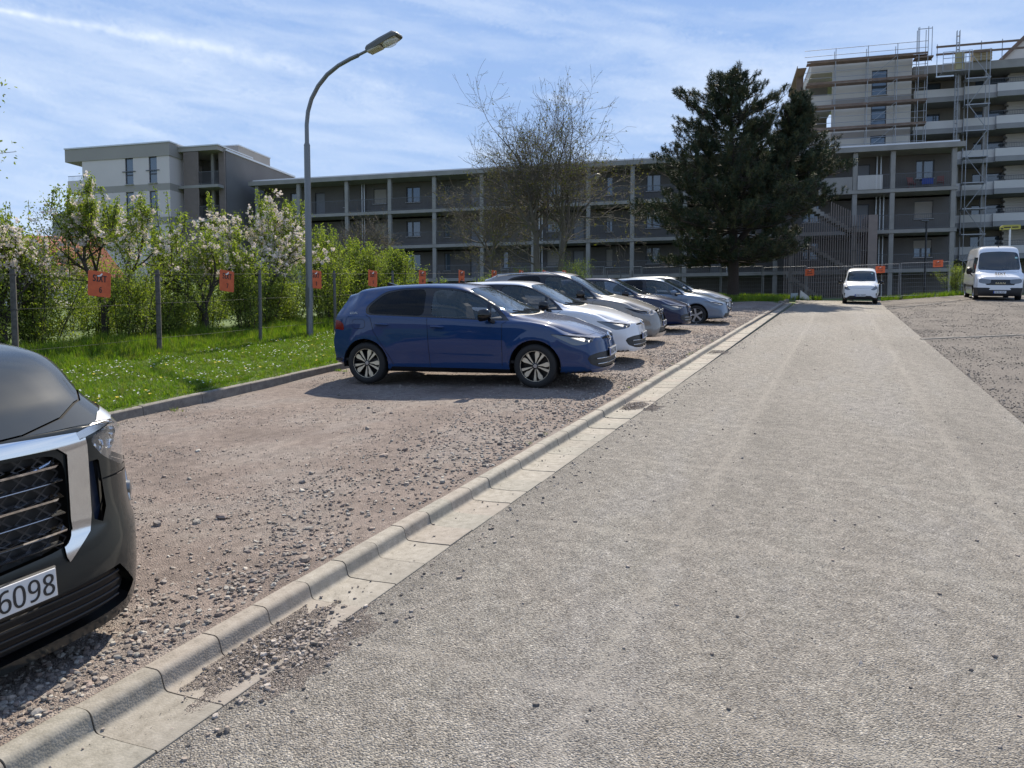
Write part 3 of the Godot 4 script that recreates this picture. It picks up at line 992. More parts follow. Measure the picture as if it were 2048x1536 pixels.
# a window or door set into an opening: kind "double", "single", "door", "shutter", "half"
func opening(parent: Node3D, a0: float, y0: float, a1: float, y1: float, b: float, kind: String) -> void:
	var w := a1 - a0
	var h := y1 - y0
	var key := "%.2f %.2f %s" % [w, h, kind]
	if not win_cache.has(key):
		var fm := MB.new()
		var pm := MB.new()
		var sm := MB.new()
		var hm := MB.new()
		var f := 0.07
		fm.box(Vector3(w / 2, f / 2, 0), Vector3(w, f, 0.07)); fm.box(Vector3(w / 2, h - f / 2, 0), Vector3(w, f, 0.07))
		fm.box(Vector3(f / 2, h / 2, 0), Vector3(f, h - 2 * f, 0.07)); fm.box(Vector3(w - f / 2, h / 2, 0), Vector3(f, h - 2 * f, 0.07))
		if kind == "double" or kind == "half":
			fm.box(Vector3(w * 0.42, h / 2, 0.004), Vector3(0.12, h - 2 * f, 0.07))
		if kind == "french":
			fm.box(Vector3(w / 2, h * 0.36, 0.004), Vector3(w - 2 * f, 0.09, 0.07))
		if kind == "door":
			hm.box(Vector3(w / 2, h / 2, -0.02), Vector3(w - 2 * f, h - 2 * f, 0.05))
		elif kind == "shutter":
			var n := int((h - 2 * f) / 0.11)
			for i in n: hm.box(Vector3(w / 2, f + (i + 0.5) * (h - 2 * f) / n, 0.03 + 0.004 * (i % 2)), Vector3(w - 0.04, (h - 2 * f) / n - 0.004, 0.02))
		elif kind == "half":
			var n := int(h * 0.45 / 0.11)
			for i in n: hm.box(Vector3(w / 2, h - f - (i + 0.5) * 0.11, 0.05 + 0.004 * (i % 2)), Vector3(w - 0.04, 0.106, 0.02))
		if kind != "door" and kind != "shutter":
			pm.quad(Vector3(f, f, 0), Vector3(w - f, f, 0), Vector3(w - f, h - f, 0), Vector3(f, h - f, 0), Vector3.BACK)
		if kind != "door":
			sm.box(Vector3(w / 2, -0.02, 0.13), Vector3(w + 0.1, 0.035, 0.24))
		win_cache[key] = [fm.mesh(), pm.mesh() if pm.v.size() else null, sm.mesh() if sm.v.size() else null, hm.mesh() if hm.v.size() else null]
	var q: Array = win_cache[key]
	var t := Transform3D(Basis(), Vector3(a0, y0, b - 0.12))
	var root := Node3D.new()
	root.name = numbered(parent, "door" if kind == "door" else "window")
	parent.add_child(root)
	root.transform = t
	part(root, "frame", q[0], M["win_frame"])
	if q[1]: part(root, "pane", q[1], M["win_pane"])
	if q[2]: part(root, "sill", q[2], M["win_sill"])
	if q[3]: part(root, "leaf" if kind == "door" else "shutter", q[3], M["door_leaf"] if kind == "door" else M["shutter"])

func railing_mesh(len: float, hgt := 1.02, gap := 0.115) -> ArrayMesh:
	var key := "rail %.2f %.2f" % [len, hgt]
	if not win_cache.has(key):
		var mb := MB.new()
		mb.box(Vector3(len / 2, hgt, 0), Vector3(len, 0.035, 0.045))
		mb.box(Vector3(len / 2, 0.1, 0), Vector3(len, 0.03, 0.03))
		var n := int(len / gap)
		for i in n: mb.box(Vector3((i + 0.5) * len / n, hgt * 0.5 + 0.04, 0), Vector3(0.014, hgt - 0.12, 0.014))
		win_cache[key] = mb.mesh()
	return win_cache[key]

func boxpart(parent: Node3D, called: String, x0: float, x1: float, y0: float, y1: float, z0: float, z1: float, m: Material) -> MeshInstance3D:
	var mb := MB.new()
	mb.box(Vector3((x0 + x1) / 2, (y0 + y1) / 2, (z0 + z1) / 2), Vector3(x1 - x0, y1 - y0, absf(z1 - z0)))
	return part(parent, called, mb.mesh(), m)

func building_materials() -> void:
	var tx := func(called: String, c: Color, spread: float, per := 0.12, sd := 3, rough := 0.9) -> void:
		textured(mat(called, Color(1, 1, 1), rough), mottle(256, sd, 0.012, c * (1.0 - spread), c * (1.0 + spread)), per)
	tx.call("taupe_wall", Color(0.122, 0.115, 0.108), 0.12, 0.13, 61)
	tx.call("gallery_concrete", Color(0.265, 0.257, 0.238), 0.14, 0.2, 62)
	tx.call("column_concrete", Color(0.27, 0.262, 0.242), 0.14, 0.3, 63)
	tx.call("pale_render", Color(0.60, 0.545, 0.52), 0.05, 0.1, 64)
	tx.call("beige_band", Color(0.32, 0.295, 0.268), 0.06, 0.1, 65)
	tx.call("grey_block", Color(0.145, 0.14, 0.136), 0.1, 0.1, 66)
	tx.call("cream_render", Color(0.55, 0.525, 0.475), 0.05, 0.12, 67)
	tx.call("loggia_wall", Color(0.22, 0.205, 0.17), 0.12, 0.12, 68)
	tx.call("parapet_white", Color(0.56, 0.545, 0.515), 0.06, 0.12, 69)
	tx.call("slab_grey", Color(0.27, 0.27, 0.265), 0.1, 0.2, 70)
	tx.call("toe_board", Color(0.175, 0.125, 0.095), 0.2, 0.4, 71)
	tx.call("slat_brown", Color(0.235, 0.195, 0.175), 0.1, 0.5, 72)
	mat("flashing", Color(0.55, 0.56, 0.57), 0.35, 0.4)
	mat("win_frame", Color(0.045, 0.048, 0.052), 0.4)
	var p := mat("win_pane", Color(0.10, 0.135, 0.17), 0.03)
	p.metallic_specular = 1.0
	p.metallic = 0.25
	mat("win_sill", Color(0.42, 0.42, 0.42), 0.4, 0.3)
	mat("door_leaf", Color(0.16, 0.17, 0.185), 0.5)
	mat("shutter", Color(0.27, 0.25, 0.22), 0.6)
	mat("railing", Color(0.10, 0.105, 0.11), 0.45, 0.4)
	mat("pipe", Color(0.55, 0.57, 0.58), 0.35, 0.6)
	mat("scaffold_steel", Color(0.33, 0.34, 0.35), 0.45, 0.7)

func build_buildings() -> void:
	building_materials()
	BF = Transform3D(Basis(Vector3.UP, deg_to_rad(8.61)), Vector3(-46.49, 0, -52.67))
	long_block()
	stage("long block")
	white_block()
	tower_block()
	balcony_block()
	stage("blocks")

func long_block() -> void:
	var o := thing("gallery_building", "long three storey building with open galleries, concrete columns and dark walls", "building", BF)
	var floors := [6.48, 9.21, 12.04]
	var cols := [0.35, 4.29, 8.73, 12.58, 16.44, 20.44, 24.63, 28.96, 32.31, 36.2, 39.6, 42.65, 47.88, 50.31, 54.15]
	var rec := -1.7
	# openings of one storey: a0, a1, kind; copied on the three floors
	var plan := [[2.58, 3.21, "single"], [4.93, 5.88, "door"], [7.66, 8.13, "single"], [10.43, 11.57, "double"], [13.37, 14.61, "double"], [16.72, 17.24, "single"], [18.96, 19.95, "door"], [21.71, 22.2, "single"], [25.38, 26.51, "double"], [27.5, 28.4, "door"], [30.13, 30.64, "single"], [33.22, 34.32, "double"], [36.6, 37.1, "single"], [38.0, 39.0, "door"], [40.6, 41.1, "single"], [44.6, 45.8, "double"], [48.24, 49.15, "door"], [52.14, 53.33, "double"]]
	var kinds := {"0 3": "shutter", "1 3": "shutter", "2 3": "shutter", "0 17": "half", "1 17": "shutter", "0 8": "shutter", "1 8": "half", "0 10": "shutter", "1 10": "half"}
	var tops := [8.95, 11.75, 14.75]
	var wm := MB.new()
	for f in 3:
		var holes := []
		var fl: float = floors[f] + 0.12
		for i in plan.size():
			var q: Array = plan[i]
			var y0: float = fl + (0.0 if q[2] == "door" else 0.92)
			var y1: float = fl + (2.12 if q[2] == "door" else 2.2)
			if q[2] == "single": y0 = fl + 0.75
			holes.append([q[0], y0, q[1], y1])
			opening(o, q[0], y0, q[1], y1, rec, kinds.get("%d %d" % [f, i], q[2]))
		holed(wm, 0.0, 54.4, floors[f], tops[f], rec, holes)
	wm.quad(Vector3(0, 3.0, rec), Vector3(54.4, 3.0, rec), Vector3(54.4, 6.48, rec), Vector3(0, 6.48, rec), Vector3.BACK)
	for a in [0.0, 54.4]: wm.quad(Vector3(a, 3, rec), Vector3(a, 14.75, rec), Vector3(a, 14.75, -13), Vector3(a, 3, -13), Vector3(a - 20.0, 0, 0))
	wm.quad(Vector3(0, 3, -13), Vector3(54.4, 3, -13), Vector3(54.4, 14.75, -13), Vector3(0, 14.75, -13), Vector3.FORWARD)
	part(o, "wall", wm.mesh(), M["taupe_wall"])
	for f in 3:
		boxpart(o, "gallery_slab", 0.0, 54.4, floors[f] - 0.13, floors[f] + 0.12, rec - 0.2, 0.06, M["gallery_concrete"])
	var roof := boxpart(o, "roof", -0.3, 54.75, 14.77, 15.12, -13.2, 0.22, M["gallery_concrete"])
	boxpart(roof, "roof_edge", -0.1, 54.5, 15.12, 15.3, -13.0, -0.15, M["flashing"])
	var cm := MB.new()
	cm.cbox(Vector3(0, 5.3, 0), Vector3(0.33, 18.9, 0.33), 0.03)
	var colmesh := cm.mesh()
	for c in cols:
		# one shaft per storey between the slabs
		for s in [[3.0, 6.35], [6.60, 9.08], [9.33, 11.91], [12.16, 14.77]]:
			var mb := MB.new()
			mb.cbox(Vector3(c, (s[0] + s[1]) / 2, -0.14), Vector3(0.31, s[1] - s[0], 0.31), 0.025)
			part(o, "column", mb.mesh(), M["column_concrete"])
	for f in 3:
		for i in cols.size() - 1:
			if f == 2 and i == 11: continue
			var r := part(o, "railing", railing_mesh(cols[i + 1] - cols[i] - 0.31), M["railing"], Transform3D(Basis(), Vector3(cols[i] + 0.155, floors[f] + 0.12, -0.04)))
			r.set_meta("kind", "stuff")
	# solid parapet and ribbed screen beside the stair
	boxpart(o, "parapet", 42.9, 47.7, 12.16, 13.1, -0.12, 0.02, M["gallery_concrete"])
	var sc := MB.new()
	for i in 26: sc.box(Vector3(48.06 + i * 0.062, 12.66, 0.09), Vector3(0.045, 0.98, 0.03))
	part(o, "ribbed_screen", sc.mesh(), M["parapet_white"])
	for a in [9.47, 9.68, 24.81, 25.05, 39.3, 39.52, 49.55, 49.81]:
		var pm := MB.new()
		for f in 3: pm.tube([Vector3(a, floors[f] + 0.12, rec + 0.25), Vector3(a, [9.08, 11.91, 14.77][f], rec + 0.25)], [0.055, 0.055], 8)
		part(o, "downpipe", pm.mesh(), M["pipe"])
	var p3 := MB.new()
	p3.tube([Vector3(50.0, 4.2, rec + 0.5), Vector3(50.0, 11.9, rec + 0.5)], [0.045, 0.045], 8)
	part(o, "downpipe", p3.mesh(), M["pipe"])
	# the stair behind upright slats
	var st := thing("slatted_stair", "outside stair screened by upright brown slats beside the long building", "stair", BF)
	var top := func(a: float) -> float:
		if a < 44.6: return 9.5 + maxf(0.0, a - 44.0) * 0.7
		if a < 45.9: return 9.92 + (a - 44.6) * 0.28
		if a < 47.35: return 11.1 - (a - 45.9) * 0.55
		return 10.07
	var a := 43.06
	while a < 48.35:
		var y: float = top.call(a)
		var mb := MB.new()
		mb.box(Vector3(a, (4.45 + y) / 2, 2.5), Vector3(0.042, y - 4.45, 0.09))
		part(st, "slat", mb.mesh(), M["slat_brown"])
		a += 0.148
	boxpart(st, "end_wall", 48.36, 48.93, 3.8, 10.05, 0.3, 2.56, M["slat_brown"])
	for fl in [[43.3, 11.75, 47.4, 9.1], [43.3, 9.1, 47.4, 6.42], [43.3, 6.3, 45.6, 4.5]]:
		var mb := MB.new()
		var n := 16
		for i in n:
			var t0 := float(i) / n
			var sx: float = lerpf(fl[0], fl[2], t0)
			var sy: float = lerpf(fl[1], fl[3], t0)
			mb.box(Vector3(sx + (fl[2] - fl[0]) / n / 2, sy - 0.14, 1.6), Vector3((fl[2] - fl[0]) / n, 0.3, 1.2))
		part(st, "flight", mb.mesh(), M["gallery_concrete"])
	for y in [9.05, 6.4]: boxpart(st, "landing", 47.4, 48.36, y - 0.12, y + 0.12, 0.1, 2.4, M["gallery_concrete"])
	for y in [11.85, 9.1]: boxpart(st, "landing", 42.9, 43.3, y - 0.12, y + 0.12, 0.1, 2.4, M["gallery_concrete"])
	for q in [[43.5, 2.25], [47.5, 2.25]]:
		boxpart(st, "post", q[0] - 0.12, q[0] + 0.12, 3.8, 9.4, 2.1, 2.34, M["column_concrete"])
	for y in [5.6, 7.7, 9.3]: boxpart(st, "rail", 43.0, 48.36, y - 0.03, y + 0.03, 2.38, 2.43, M["railing"])
	# a table and two chairs on the top gallery
	for k in 2:
		var ch := thing("balcony_chair", ["folding garden chair left of the blue table on the top gallery", "folding garden chair right of the blue table on the top gallery"][k], "chair", BF * Transform3D(Basis(Vector3.UP, [0.3, -0.3][k]), Vector3([51.7, 53.55][k], 12.16, -0.95)), "garden chairs on the gallery")
		var mb := MB.new()
		for sx in [-0.2, 0.2]:
			mb.bar(Vector3(sx, 0, 0.2), Vector3(sx, 0.95, -0.25), 0.03); mb.bar(Vector3(sx, 0, -0.22), Vector3(sx, 0.45, 0.2), 0.03)
		part(ch, "frame", mb.mesh(), mat("chair_red", Color(0.20, 0.06, 0.05), 0.6))
		mb = MB.new()
		for i in 4: mb.box(Vector3(0, 0.45, -0.15 + i * 0.1), Vector3(0.42, 0.02, 0.08))
		part(ch, "seat", mb.mesh(), M["chair_red"])
		mb = MB.new()
		for i in 4: mb.box(Vector3(0, 0.6 + i * 0.1, -0.09 - i * 0.045), Vector3(0.42, 0.075, 0.02))
		part(ch, "backrest", mb.mesh(), M["chair_red"])
	var tb := thing("balcony_table", "small table under a blue cloth on the top gallery", "table", BF * Transform3D(Basis(), Vector3(52.65, 12.16, -0.9)))
	var tm := MB.new()
	tm.cbox(Vector3(0, 0.7, 0), Vector3(0.75, 0.05, 0.7), 0.015)
	tm.box(Vector3(0, 0.5, 0.34), Vector3(0.74, 0.36, 0.02))
	part(tb, "cloth", tm.mesh(), mat("blue_cloth", Color(0.03, 0.06, 0.25), 0.8))
	for sx in [-0.3, 0.3]:
		for sz in [-0.28, 0.28]:
			var lm := MB.new()
			lm.bar(Vector3(sx, 0, sz), Vector3(sx, 0.68, sz), 0.035)
			part(tb, "leg", lm.mesh(), M["railing"])

func white_block() -> void:
	var o := thing("white_apartment_block", "pale four storey apartment block with beige bands left of the lamp", "building", BF)
	var holes := []
	var wins := [[-9.45, 14.6, -8.66, 16.76], [-7.13, 14.6, -6.34, 16.76], [-9.45, 11.9, -8.66, 13.97], [-7.13, 11.9, -6.34, 13.97], [-9.45, 9.0, -8.66, 11.1], [-7.13, 9.0, -6.34, 11.1]]
	for w in wins:
		holes.append(w)
		opening(o, w[0], w[1], w[2], w[3], 4.0, "french")
	var bands := [[3.0, 11.17, "pale_render"], [11.17, 11.81, "beige_band"], [11.81, 13.97, "pale_render"], [13.97, 14.54, "beige_band"], [14.54, 16.76, "pale_render"]]
	for bnd in bands:
		var mb := MB.new()
		var hh := []
		for w in holes:
			var y0: float = maxf(w[1], bnd[0])
			var y1: float = minf(w[3], bnd[1])
			if y1 - y0 > 0.02: hh.append([w[0], y0, w[2], y1])
		holed(mb, -13.76, -5.13, bnd[0], bnd[1], 4.0, hh)
		mb.quad(Vector3(-5.13, bnd[0], 4), Vector3(-5.13, bnd[0], -8), Vector3(-5.13, bnd[1], -8), Vector3(-5.13, bnd[1], 4), Vector3.RIGHT)
		mb.quad(Vector3(-13.76, bnd[0], 4), Vector3(-13.76, bnd[0], -8), Vector3(-13.76, bnd[1], -8), Vector3(-13.76, bnd[1], 4), Vector3.LEFT)
		part(o, "wall_band", mb.mesh(), M[bnd[2]])
	# guard bars in front of the two upper windows
	for w in wins.slice(0, 2):
		boxpart(o, "window_guard", w[0] - 0.25, w[2] + 0.25, 15.62, 15.68, 4.02, 4.07, M["railing"])
	var roof := boxpart(o, "roof", -15.45, -5.05, 16.76, 17.82, -8.0, 4.06, M["beige_band"])
	boxpart(roof, "roof_edge", -15.5, -5.0, 17.82, 17.93, -8.1, 4.12, M["flashing"])
	boxpart(o, "balcony", -15.4, -13.76, 14.2, 15.2, 0.5, 3.9, M["pale_render"])
	part(o, "railing", railing_mesh(1.6, 0.5), M["railing"], Transform3D(Basis(), Vector3(-15.38, 15.1, 3.85)))
	# recessed stair and balcony bay
	boxpart(o, "bay_wall", -5.13, -1.4, 3.0, 17.2, -0.6, -0.2, M["grey_block"])
	boxpart(o, "side_wing", -1.75, -1.2, 3.0, 17.35, -9.0, 2.0, M["grey_block"])
	boxpart(o, "wing_roof", -1.85, -1.1, 17.35, 17.5, -9.0, 2.1, M["flashing"])
	var slab := boxpart(o, "bay_roof", -5.1, -1.3, 17.25, 17.6, -2.0, 3.0, M["beige_band"])
	boxpart(slab, "roof_edge", -5.0, -1.2, 17.6, 17.7, -2.0, 3.06, M["flashing"])
	for y in [14.35, 11.55, 8.75]:
		boxpart(o, "balcony_slab", -5.12, -1.3, y - 0.12, y + 0.12, -0.2, 3.0, M["gallery_concrete"])
		part(o, "railing", railing_mesh(1.9, 1.05, 0.09), M["railing"], Transform3D(Basis(), Vector3(-3.2, y + 0.12, 2.93))).set_meta("kind", "stuff")
		opening(o, -2.4, y + 0.12, -1.9, y + 2.2, -0.2, "door")
	for i in 14:
		boxpart(o, "slat", -4.55 + i * 0.1, -4.49 + i * 0.1, 3.0, 17.2, 2.86, 2.98, M["slat_brown"])
	boxpart(o, "column", -2.75, -2.5, 3.0, 17.25, 1.6, 1.85, M["column_concrete"])
	for i in 6: boxpart(o, "slat", -1.75 + i * 0.1, -1.69 + i * 0.1, 3.0, 17.3, 2.1, 2.2, M["slat_brown"])
	var ph := boxpart(o, "roof_house", -6.2, -2.0, 17.7, 18.55, -6.0, -1.0, M["beige_band"])
	boxpart(ph, "roof_edge", -6.25, -1.95, 18.55, 18.65, -6.05, -0.95, M["flashing"])
	# low grey block at the far left and a red roofed house among the trees
	var l := thing("grey_flat_block", "low grey flat roofed block at the far left behind the blossom", "building", BF)
	boxpart(l, "wall", -24.0, -13.0, 3.0, 13.6, -12.0, -3.0, M["slab_grey"])
	boxpart(l, "roof", -24.1, -12.9, 13.6, 13.85, -12.1, -2.9, M["beige_band"])
	for i in 3: opening(l, -22.5 + i * 3.0, 10.4, -21.4 + i * 3.0, 12.2, -2.9, "double")
	var h := thing("red_roof_house", "small house with red tiled roof behind the blossom trees", "house", Transform3D(Basis(Vector3.UP, 0.5), G * Vector3(-30.0, 0.0, -19.0)))
	boxpart(h, "wall", -4, 4, -0.5, 1.6, -3, 3, M["pale_render"])
	var rm := MB.new()
	rm.prism(PackedVector2Array([Vector2(-3.4, 1.5), Vector2(3.4, 1.5), Vector2(0, 3.1)]), -4.3, 4.3, Transform3D(Basis(Vector3.UP, PI / 2), Vector3.ZERO))
	part(h, "roof", rm.mesh(), textured(mat("red_tiles", Color(1, 1, 1), 0.85), mottle(256, 33, 0.05, Color(0.24, 0.07, 0.045), Color(0.36, 0.12, 0.075)), 0.6))

func tower_block() -> void:
	var o := thing("cream_tower", "cream rendered tower under scaffolding behind the long building", "building", BF)
	var b := -11.0
	var wins := [[50.77, 21.76, 51.95, 23.79], [50.77, 19.08, 51.95, 21.18], [50.77, 16.45, 51.95, 18.5]]
	var bands := [[8.0, 18.35, "cream_render"], [18.35, 18.9, "beige_band"], [18.9, 21.04, "cream_render"], [21.04, 21.7, "beige_band"], [21.7, 23.9, "cream_render"]]
	for bnd in bands:
		var mb := MB.new()
		var hh := []
		for w in wins:
			var y0: float = maxf(w[1], bnd[0])
			var y1: float = minf(w[3], bnd[1])
			if y1 - y0 > 0.02: hh.append([w[0], y0, w[2], y1])
		holed(mb, 47.7, 53.78, bnd[0], bnd[1], b, hh)
		mb.quad(Vector3(53.78, bnd[0], b), Vector3(53.78, bnd[0], -24), Vector3(53.78, bnd[1], -24), Vector3(53.78, bnd[1], b), Vector3.RIGHT)
		part(o, "wall_band", mb.mesh(), M[bnd[2]])
	for w in wins: opening(o, w[0], w[1], w[2], w[3], b, "french")
	var roof := boxpart(o, "roof", 46.05, 53.8, 23.9, 24.8, -24.0, b + 0.02, M["cream_render"])
	boxpart(roof, "roof_edge", 46.0, 53.85, 24.8, 24.9, -24.0, b + 0.08, M["flashing"])
	# loggias on the left corner
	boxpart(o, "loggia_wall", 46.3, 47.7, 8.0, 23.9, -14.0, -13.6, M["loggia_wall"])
	boxpart(o, "side_wall", 45.9, 46.25, 8.0, 23.9, -24.0, -14.0, M["cream_render"])
	for y in [21.1, 18.45, 15.8]:
		boxpart(o, "loggia_parapet", 46.08, 47.7, y - 0.1, y + 0.95, b - 0.15, b + 0.01, M["cream_render"])
		boxpart(o, "loggia_slab", 46.08, 47.7, y - 0.35, y - 0.1, -14.0, b, M["slab_grey"])
	# scaffolding
	var s := thing("scaffolding", "steel scaffolding with brown boards in front of the cream tower", "scaffolding", BF)
	var lifts := [13.4, 15.3, 17.15, 18.99, 20.81, 22.69, 24.47]
	for a in [47.82, 50.27, 52.46, 54.03, 54.68]:
		for z in [-10.75, -10.0]:
			var mb := MB.new()
			var y1 := 26.6 if a > 54.0 else 25.5
			mb.tube([Vector3(a, 10.0, z), Vector3(a, y1, z)], [0.03, 0.03], 6)
			part(s, "standard", mb.mesh(), M["scaffold_steel"])
	for y in lifts:
		boxpart(s, "deck_board", 45.6, 54.7, y - 0.04, y, -10.72, -10.02, M["toe_board"])
		boxpart(s, "toe_board", 45.6, 54.7, y + 0.01, y + 0.17, -10.0, -9.97, M["toe_board"])
		for dy in [0.5, 1.0]:
			var mb := MB.new()
			mb.tube([Vector3(45.4, y + dy, -9.98), Vector3(54.7, y + dy, -9.98)], [0.022, 0.022], 6)
			part(s, "guard_rail", mb.mesh(), M["scaffold_steel"])
	for i in 4:
		var mb := MB.new()
		mb.tube([Vector3(50.27, 17.2 + i * 1.85, -9.95), Vector3(52.46, 19.0 + i * 1.85, -9.95)], [0.02, 0.02], 6)
		part(s, "brace", mb.mesh(), M["scaffold_steel"])
	# scaffold bay round the left corner, seen edge on
	for k in 3:
		for z in [-12.5, -15.5]:
			var mb := MB.new()
			mb.tube([Vector3(45.5 - k * 0.0, 10.0, z), Vector3(45.5, 24.3, z)], [0.03, 0.03], 6)
			if k == 0: part(s, "standard", mb.mesh(), M["scaffold_steel"])
	for y in lifts:
		boxpart(s, "deck_board", 44.9, 45.6, y - 0.3, y - 0.26, -18.0, -10.2, M["toe_board"])
		boxpart(s, "toe_board", 44.86, 44.9, y - 0.26, y - 0.08, -18.0, -10.2, M["toe_board"])
	boxpart(s, "guard_panel", 45.0, 45.55, 22.6, 24.0, -12.0, -11.95, M["toe_board"])
	# loading tower standing above the roof edge
	for a in [54.03, 55.05]:
		var mb := MB.new()
		mb.tube([Vector3(a, 24.0, -10.4), Vector3(a, 26.7, -10.4)], [0.028, 0.028], 6)
		part(s, "standard", mb.mesh(), M["scaffold_steel"])
	boxpart(s, "guard_rail", 54.03, 55.05, 26.55, 26.6, -10.42, -10.38, M["scaffold_steel"])
	boxpart(s, "deck_board", 53.8, 55.1, 24.2, 24.32, -10.9, -10.0, M["toe_board"])

func balcony_block() -> void:
	var o := thing("balcony_building", "unfinished beige building with long white balcony parapets at the right", "building", BF)
	var b := -12.0
	var tops := [22.18, 19.62, 17.04, 14.46, 11.85, 9.25]
	var wm := MB.new()
	var holes := []
	for f in 6:
		for k in 6:
			var a0 := 55.6 + k * 3.3 + (0.4 if k % 2 else 0.0)
			var y0: float = tops[f] - 0.9
			var wn: float = [1.1, 2.3][k % 2]
			holes.append([a0, y0, a0 + wn, y0 + 2.0])
			opening(o, a0, y0, a0 + wn, y0 + 2.0, -14.0, "single" if k % 2 == 0 else "double")
	holed(wm, 53.8, 78.0, 4.0, 23.5, -14.0, holes)
	wm.quad(Vector3(53.8, 4, -14), Vector3(53.8, 4, -28), Vector3(53.8, 23.5, -28), Vector3(53.8, 23.5, -14), Vector3.LEFT)
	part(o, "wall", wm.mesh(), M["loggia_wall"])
	for f in 6:
		var t: float = tops[f]
		# balcony fronts swing forward towards the right
		for seg in [[54.2, 57.9, 0.0], [57.9, 60.2, 0.25], [60.2, 78.0, 0.5]]:
			boxpart(o, "parapet", seg[0], seg[1], t - 0.62, t, b - 0.16 + seg[2], b + seg[2], M["parapet_white"])
			boxpart(o, "balcony_slab", seg[0], seg[1], t - 1.05, t - 0.64, -14.0, b + 0.06 + seg[2], M["slab_grey"])
		part(o, "railing", railing_mesh(4.6, 0.42), M["railing"], Transform3D(Basis(), Vector3(59.8, t, b + 0.3))).set_meta("kind", "stuff")
		for a in [57.6, 59.65, 64.0, 68.4]:
			boxpart(o, "column", a - 0.16, a + 0.16, t - 0.64, t + 1.55 if f > 0 else 23.4, b - 0.6, b - 0.3, M["column_concrete"])
		# rough block piers with toothed edges
		for i in 10:
			boxpart(o, "block", 61.6 - (0.12 if i % 2 else 0.0), 63.2, t - 0.64 + i * 0.215, t - 0.64 + (i + 1) * 0.215 - 0.01, -13.9, -13.3 + 0.01 * (i % 3), M["cream_render"])
	boxpart(o, "roof", 54.0, 78.0, 23.4, 24.05, -28.0, b + 0.35, M["gallery_concrete"])
	# access tower and mast hoist
	var s := thing("access_tower", "narrow scaffold stair tower with diagonal braces before the balconies", "scaffolding", BF)
	for a in [57.75, 59.25]:
		for z in [-11.2, -10.3]:
			var mb := MB.new()
			mb.tube([Vector3(a, 5.0, z), Vector3(a, 24.6, z)], [0.03, 0.03], 6)
			part(s, "standard", mb.mesh(), M["scaffold_steel"])
	for i in 9:
		var y := 6.0 + i * 2.05
		boxpart(s, "deck_board", 57.6, 59.35, y - 0.05, y + 0.02, -11.2, -10.3, M["scaffold_steel"])
		var mb := MB.new()
		mb.tube([Vector3(57.8 if i % 2 else 59.2, y, -10.28), Vector3(59.2 if i % 2 else 57.8, y + 2.0, -10.28)], [0.028, 0.028], 6)
		part(s, "brace", mb.mesh(), M["scaffold_steel"])
	var h := thing("mast_hoist", "tall mast hoist with a caged platform near the roof", "hoist", BF)
	var mm := MB.new()
	for q in [[-0.1, -0.1], [0.1, -0.1], [-0.1, 0.1], [0.1, 0.1]]: mm.tube([Vector3(57.1 + q[0], 5.0, -11.0 + q[1]), Vector3(57.1 + q[0], 26.4, -11.0 + q[1])], [0.025, 0.025], 5)
	for i in 40: mm.box(Vector3(57.1, 5.3 + i * 0.53, -11.0), Vector3(0.2, 0.02, 0.2))
	part(h, "mast", mm.mesh(), M["scaffold_steel"])
	boxpart(h, "platform", 55.9, 58.0, 23.05, 23.15, -11.6, -10.4, M["slab_grey"])
	boxpart(h, "control_cabinet", 56.85, 57.45, 23.2, 24.5, -10.85, -10.45, mat("cabinet", Color(0.34, 0.30, 0.16), 0.6))
	var cm := MB.new()
	for a in [55.9, 56.6, 57.3, 58.0]: cm.bar(Vector3(a, 23.1, -10.4), Vector3(a, 24.6, -10.4), 0.04)
	for y in [23.7, 24.1, 24.6]: cm.bar(Vector3(55.9, y, -10.4), Vector3(58.0, y, -10.4), 0.04)
	part(h, "cage", cm.mesh(), M["scaffold_steel"])
	var sl := MB.new()
	sl.bar(Vector3(55.4, 22.7, -10.4), Vector3(56.7, 22.7, -10.4), 0.1)
	sl.bar(Vector3(55.45, 22.7, -10.4), Vector3(55.45, 24.2, -10.4), 0.05)
	part(h, "side_arm", sl.mesh(), M["pipe"])
	# rails along the unfinished roof
	var r := thing("roof_rail", "red brown timber guard rails along the unfinished roof", "railing", BF)
	for y in [24.75, 25.35]: boxpart(r, "rail_board", 55.6, 70.0, y - 0.08, y + 0.08, -11.35, -11.3, M["toe_board"])
	for a in [55.7, 58.9, 60.4, 62.5, 66.0]: boxpart(r, "post", a - 0.025, a + 0.025, 24.05, 25.6, -11.45, -11.4, M["scaffold_steel"])
	var cr := thing("crate", "beige wooden crate on the unfinished roof edge", "crate", BF)
	boxpart(cr, "side", 58.4, 59.7, 24.06, 24.95, -12.4, -11.5, mat("crate_wood", Color(0.34, 0.27, 0.16), 0.8))
	for i in 4: boxpart(cr, "slat", 58.38, 59.72, 24.1 + i * 0.22, 24.26 + i * 0.22, -11.5, -11.47, M["crate_wood"])
	# gable of the house behind
	var g := thing("gable_house", "cream gable of a house with dark roof edge above the balconies", "house", BF)
	var gm := MB.new()
	gm.prism(PackedVector2Array([Vector2(60.8, 20), Vector2(75, 20), Vector2(75, 25.0), Vector2(64.6, 27.6), Vector2(63.4, 27.0), Vector2(60.8, 24.3)]), -24.0, -16.0)
	part(g, "wall", gm.mesh(), M["cream_render"])
	var em := MB.new()
	em.bar(Vector3(60.6, 24.2, -15.9), Vector3(63.45, 27.1, -15.9), 0.18, 0.3); em.bar(Vector3(63.45, 27.1, -15.9), Vector3(64.7, 27.72, -15.9), 0.18, 0.3)
	part(g, "roof_edge", em.mesh(), M["toe_board"])

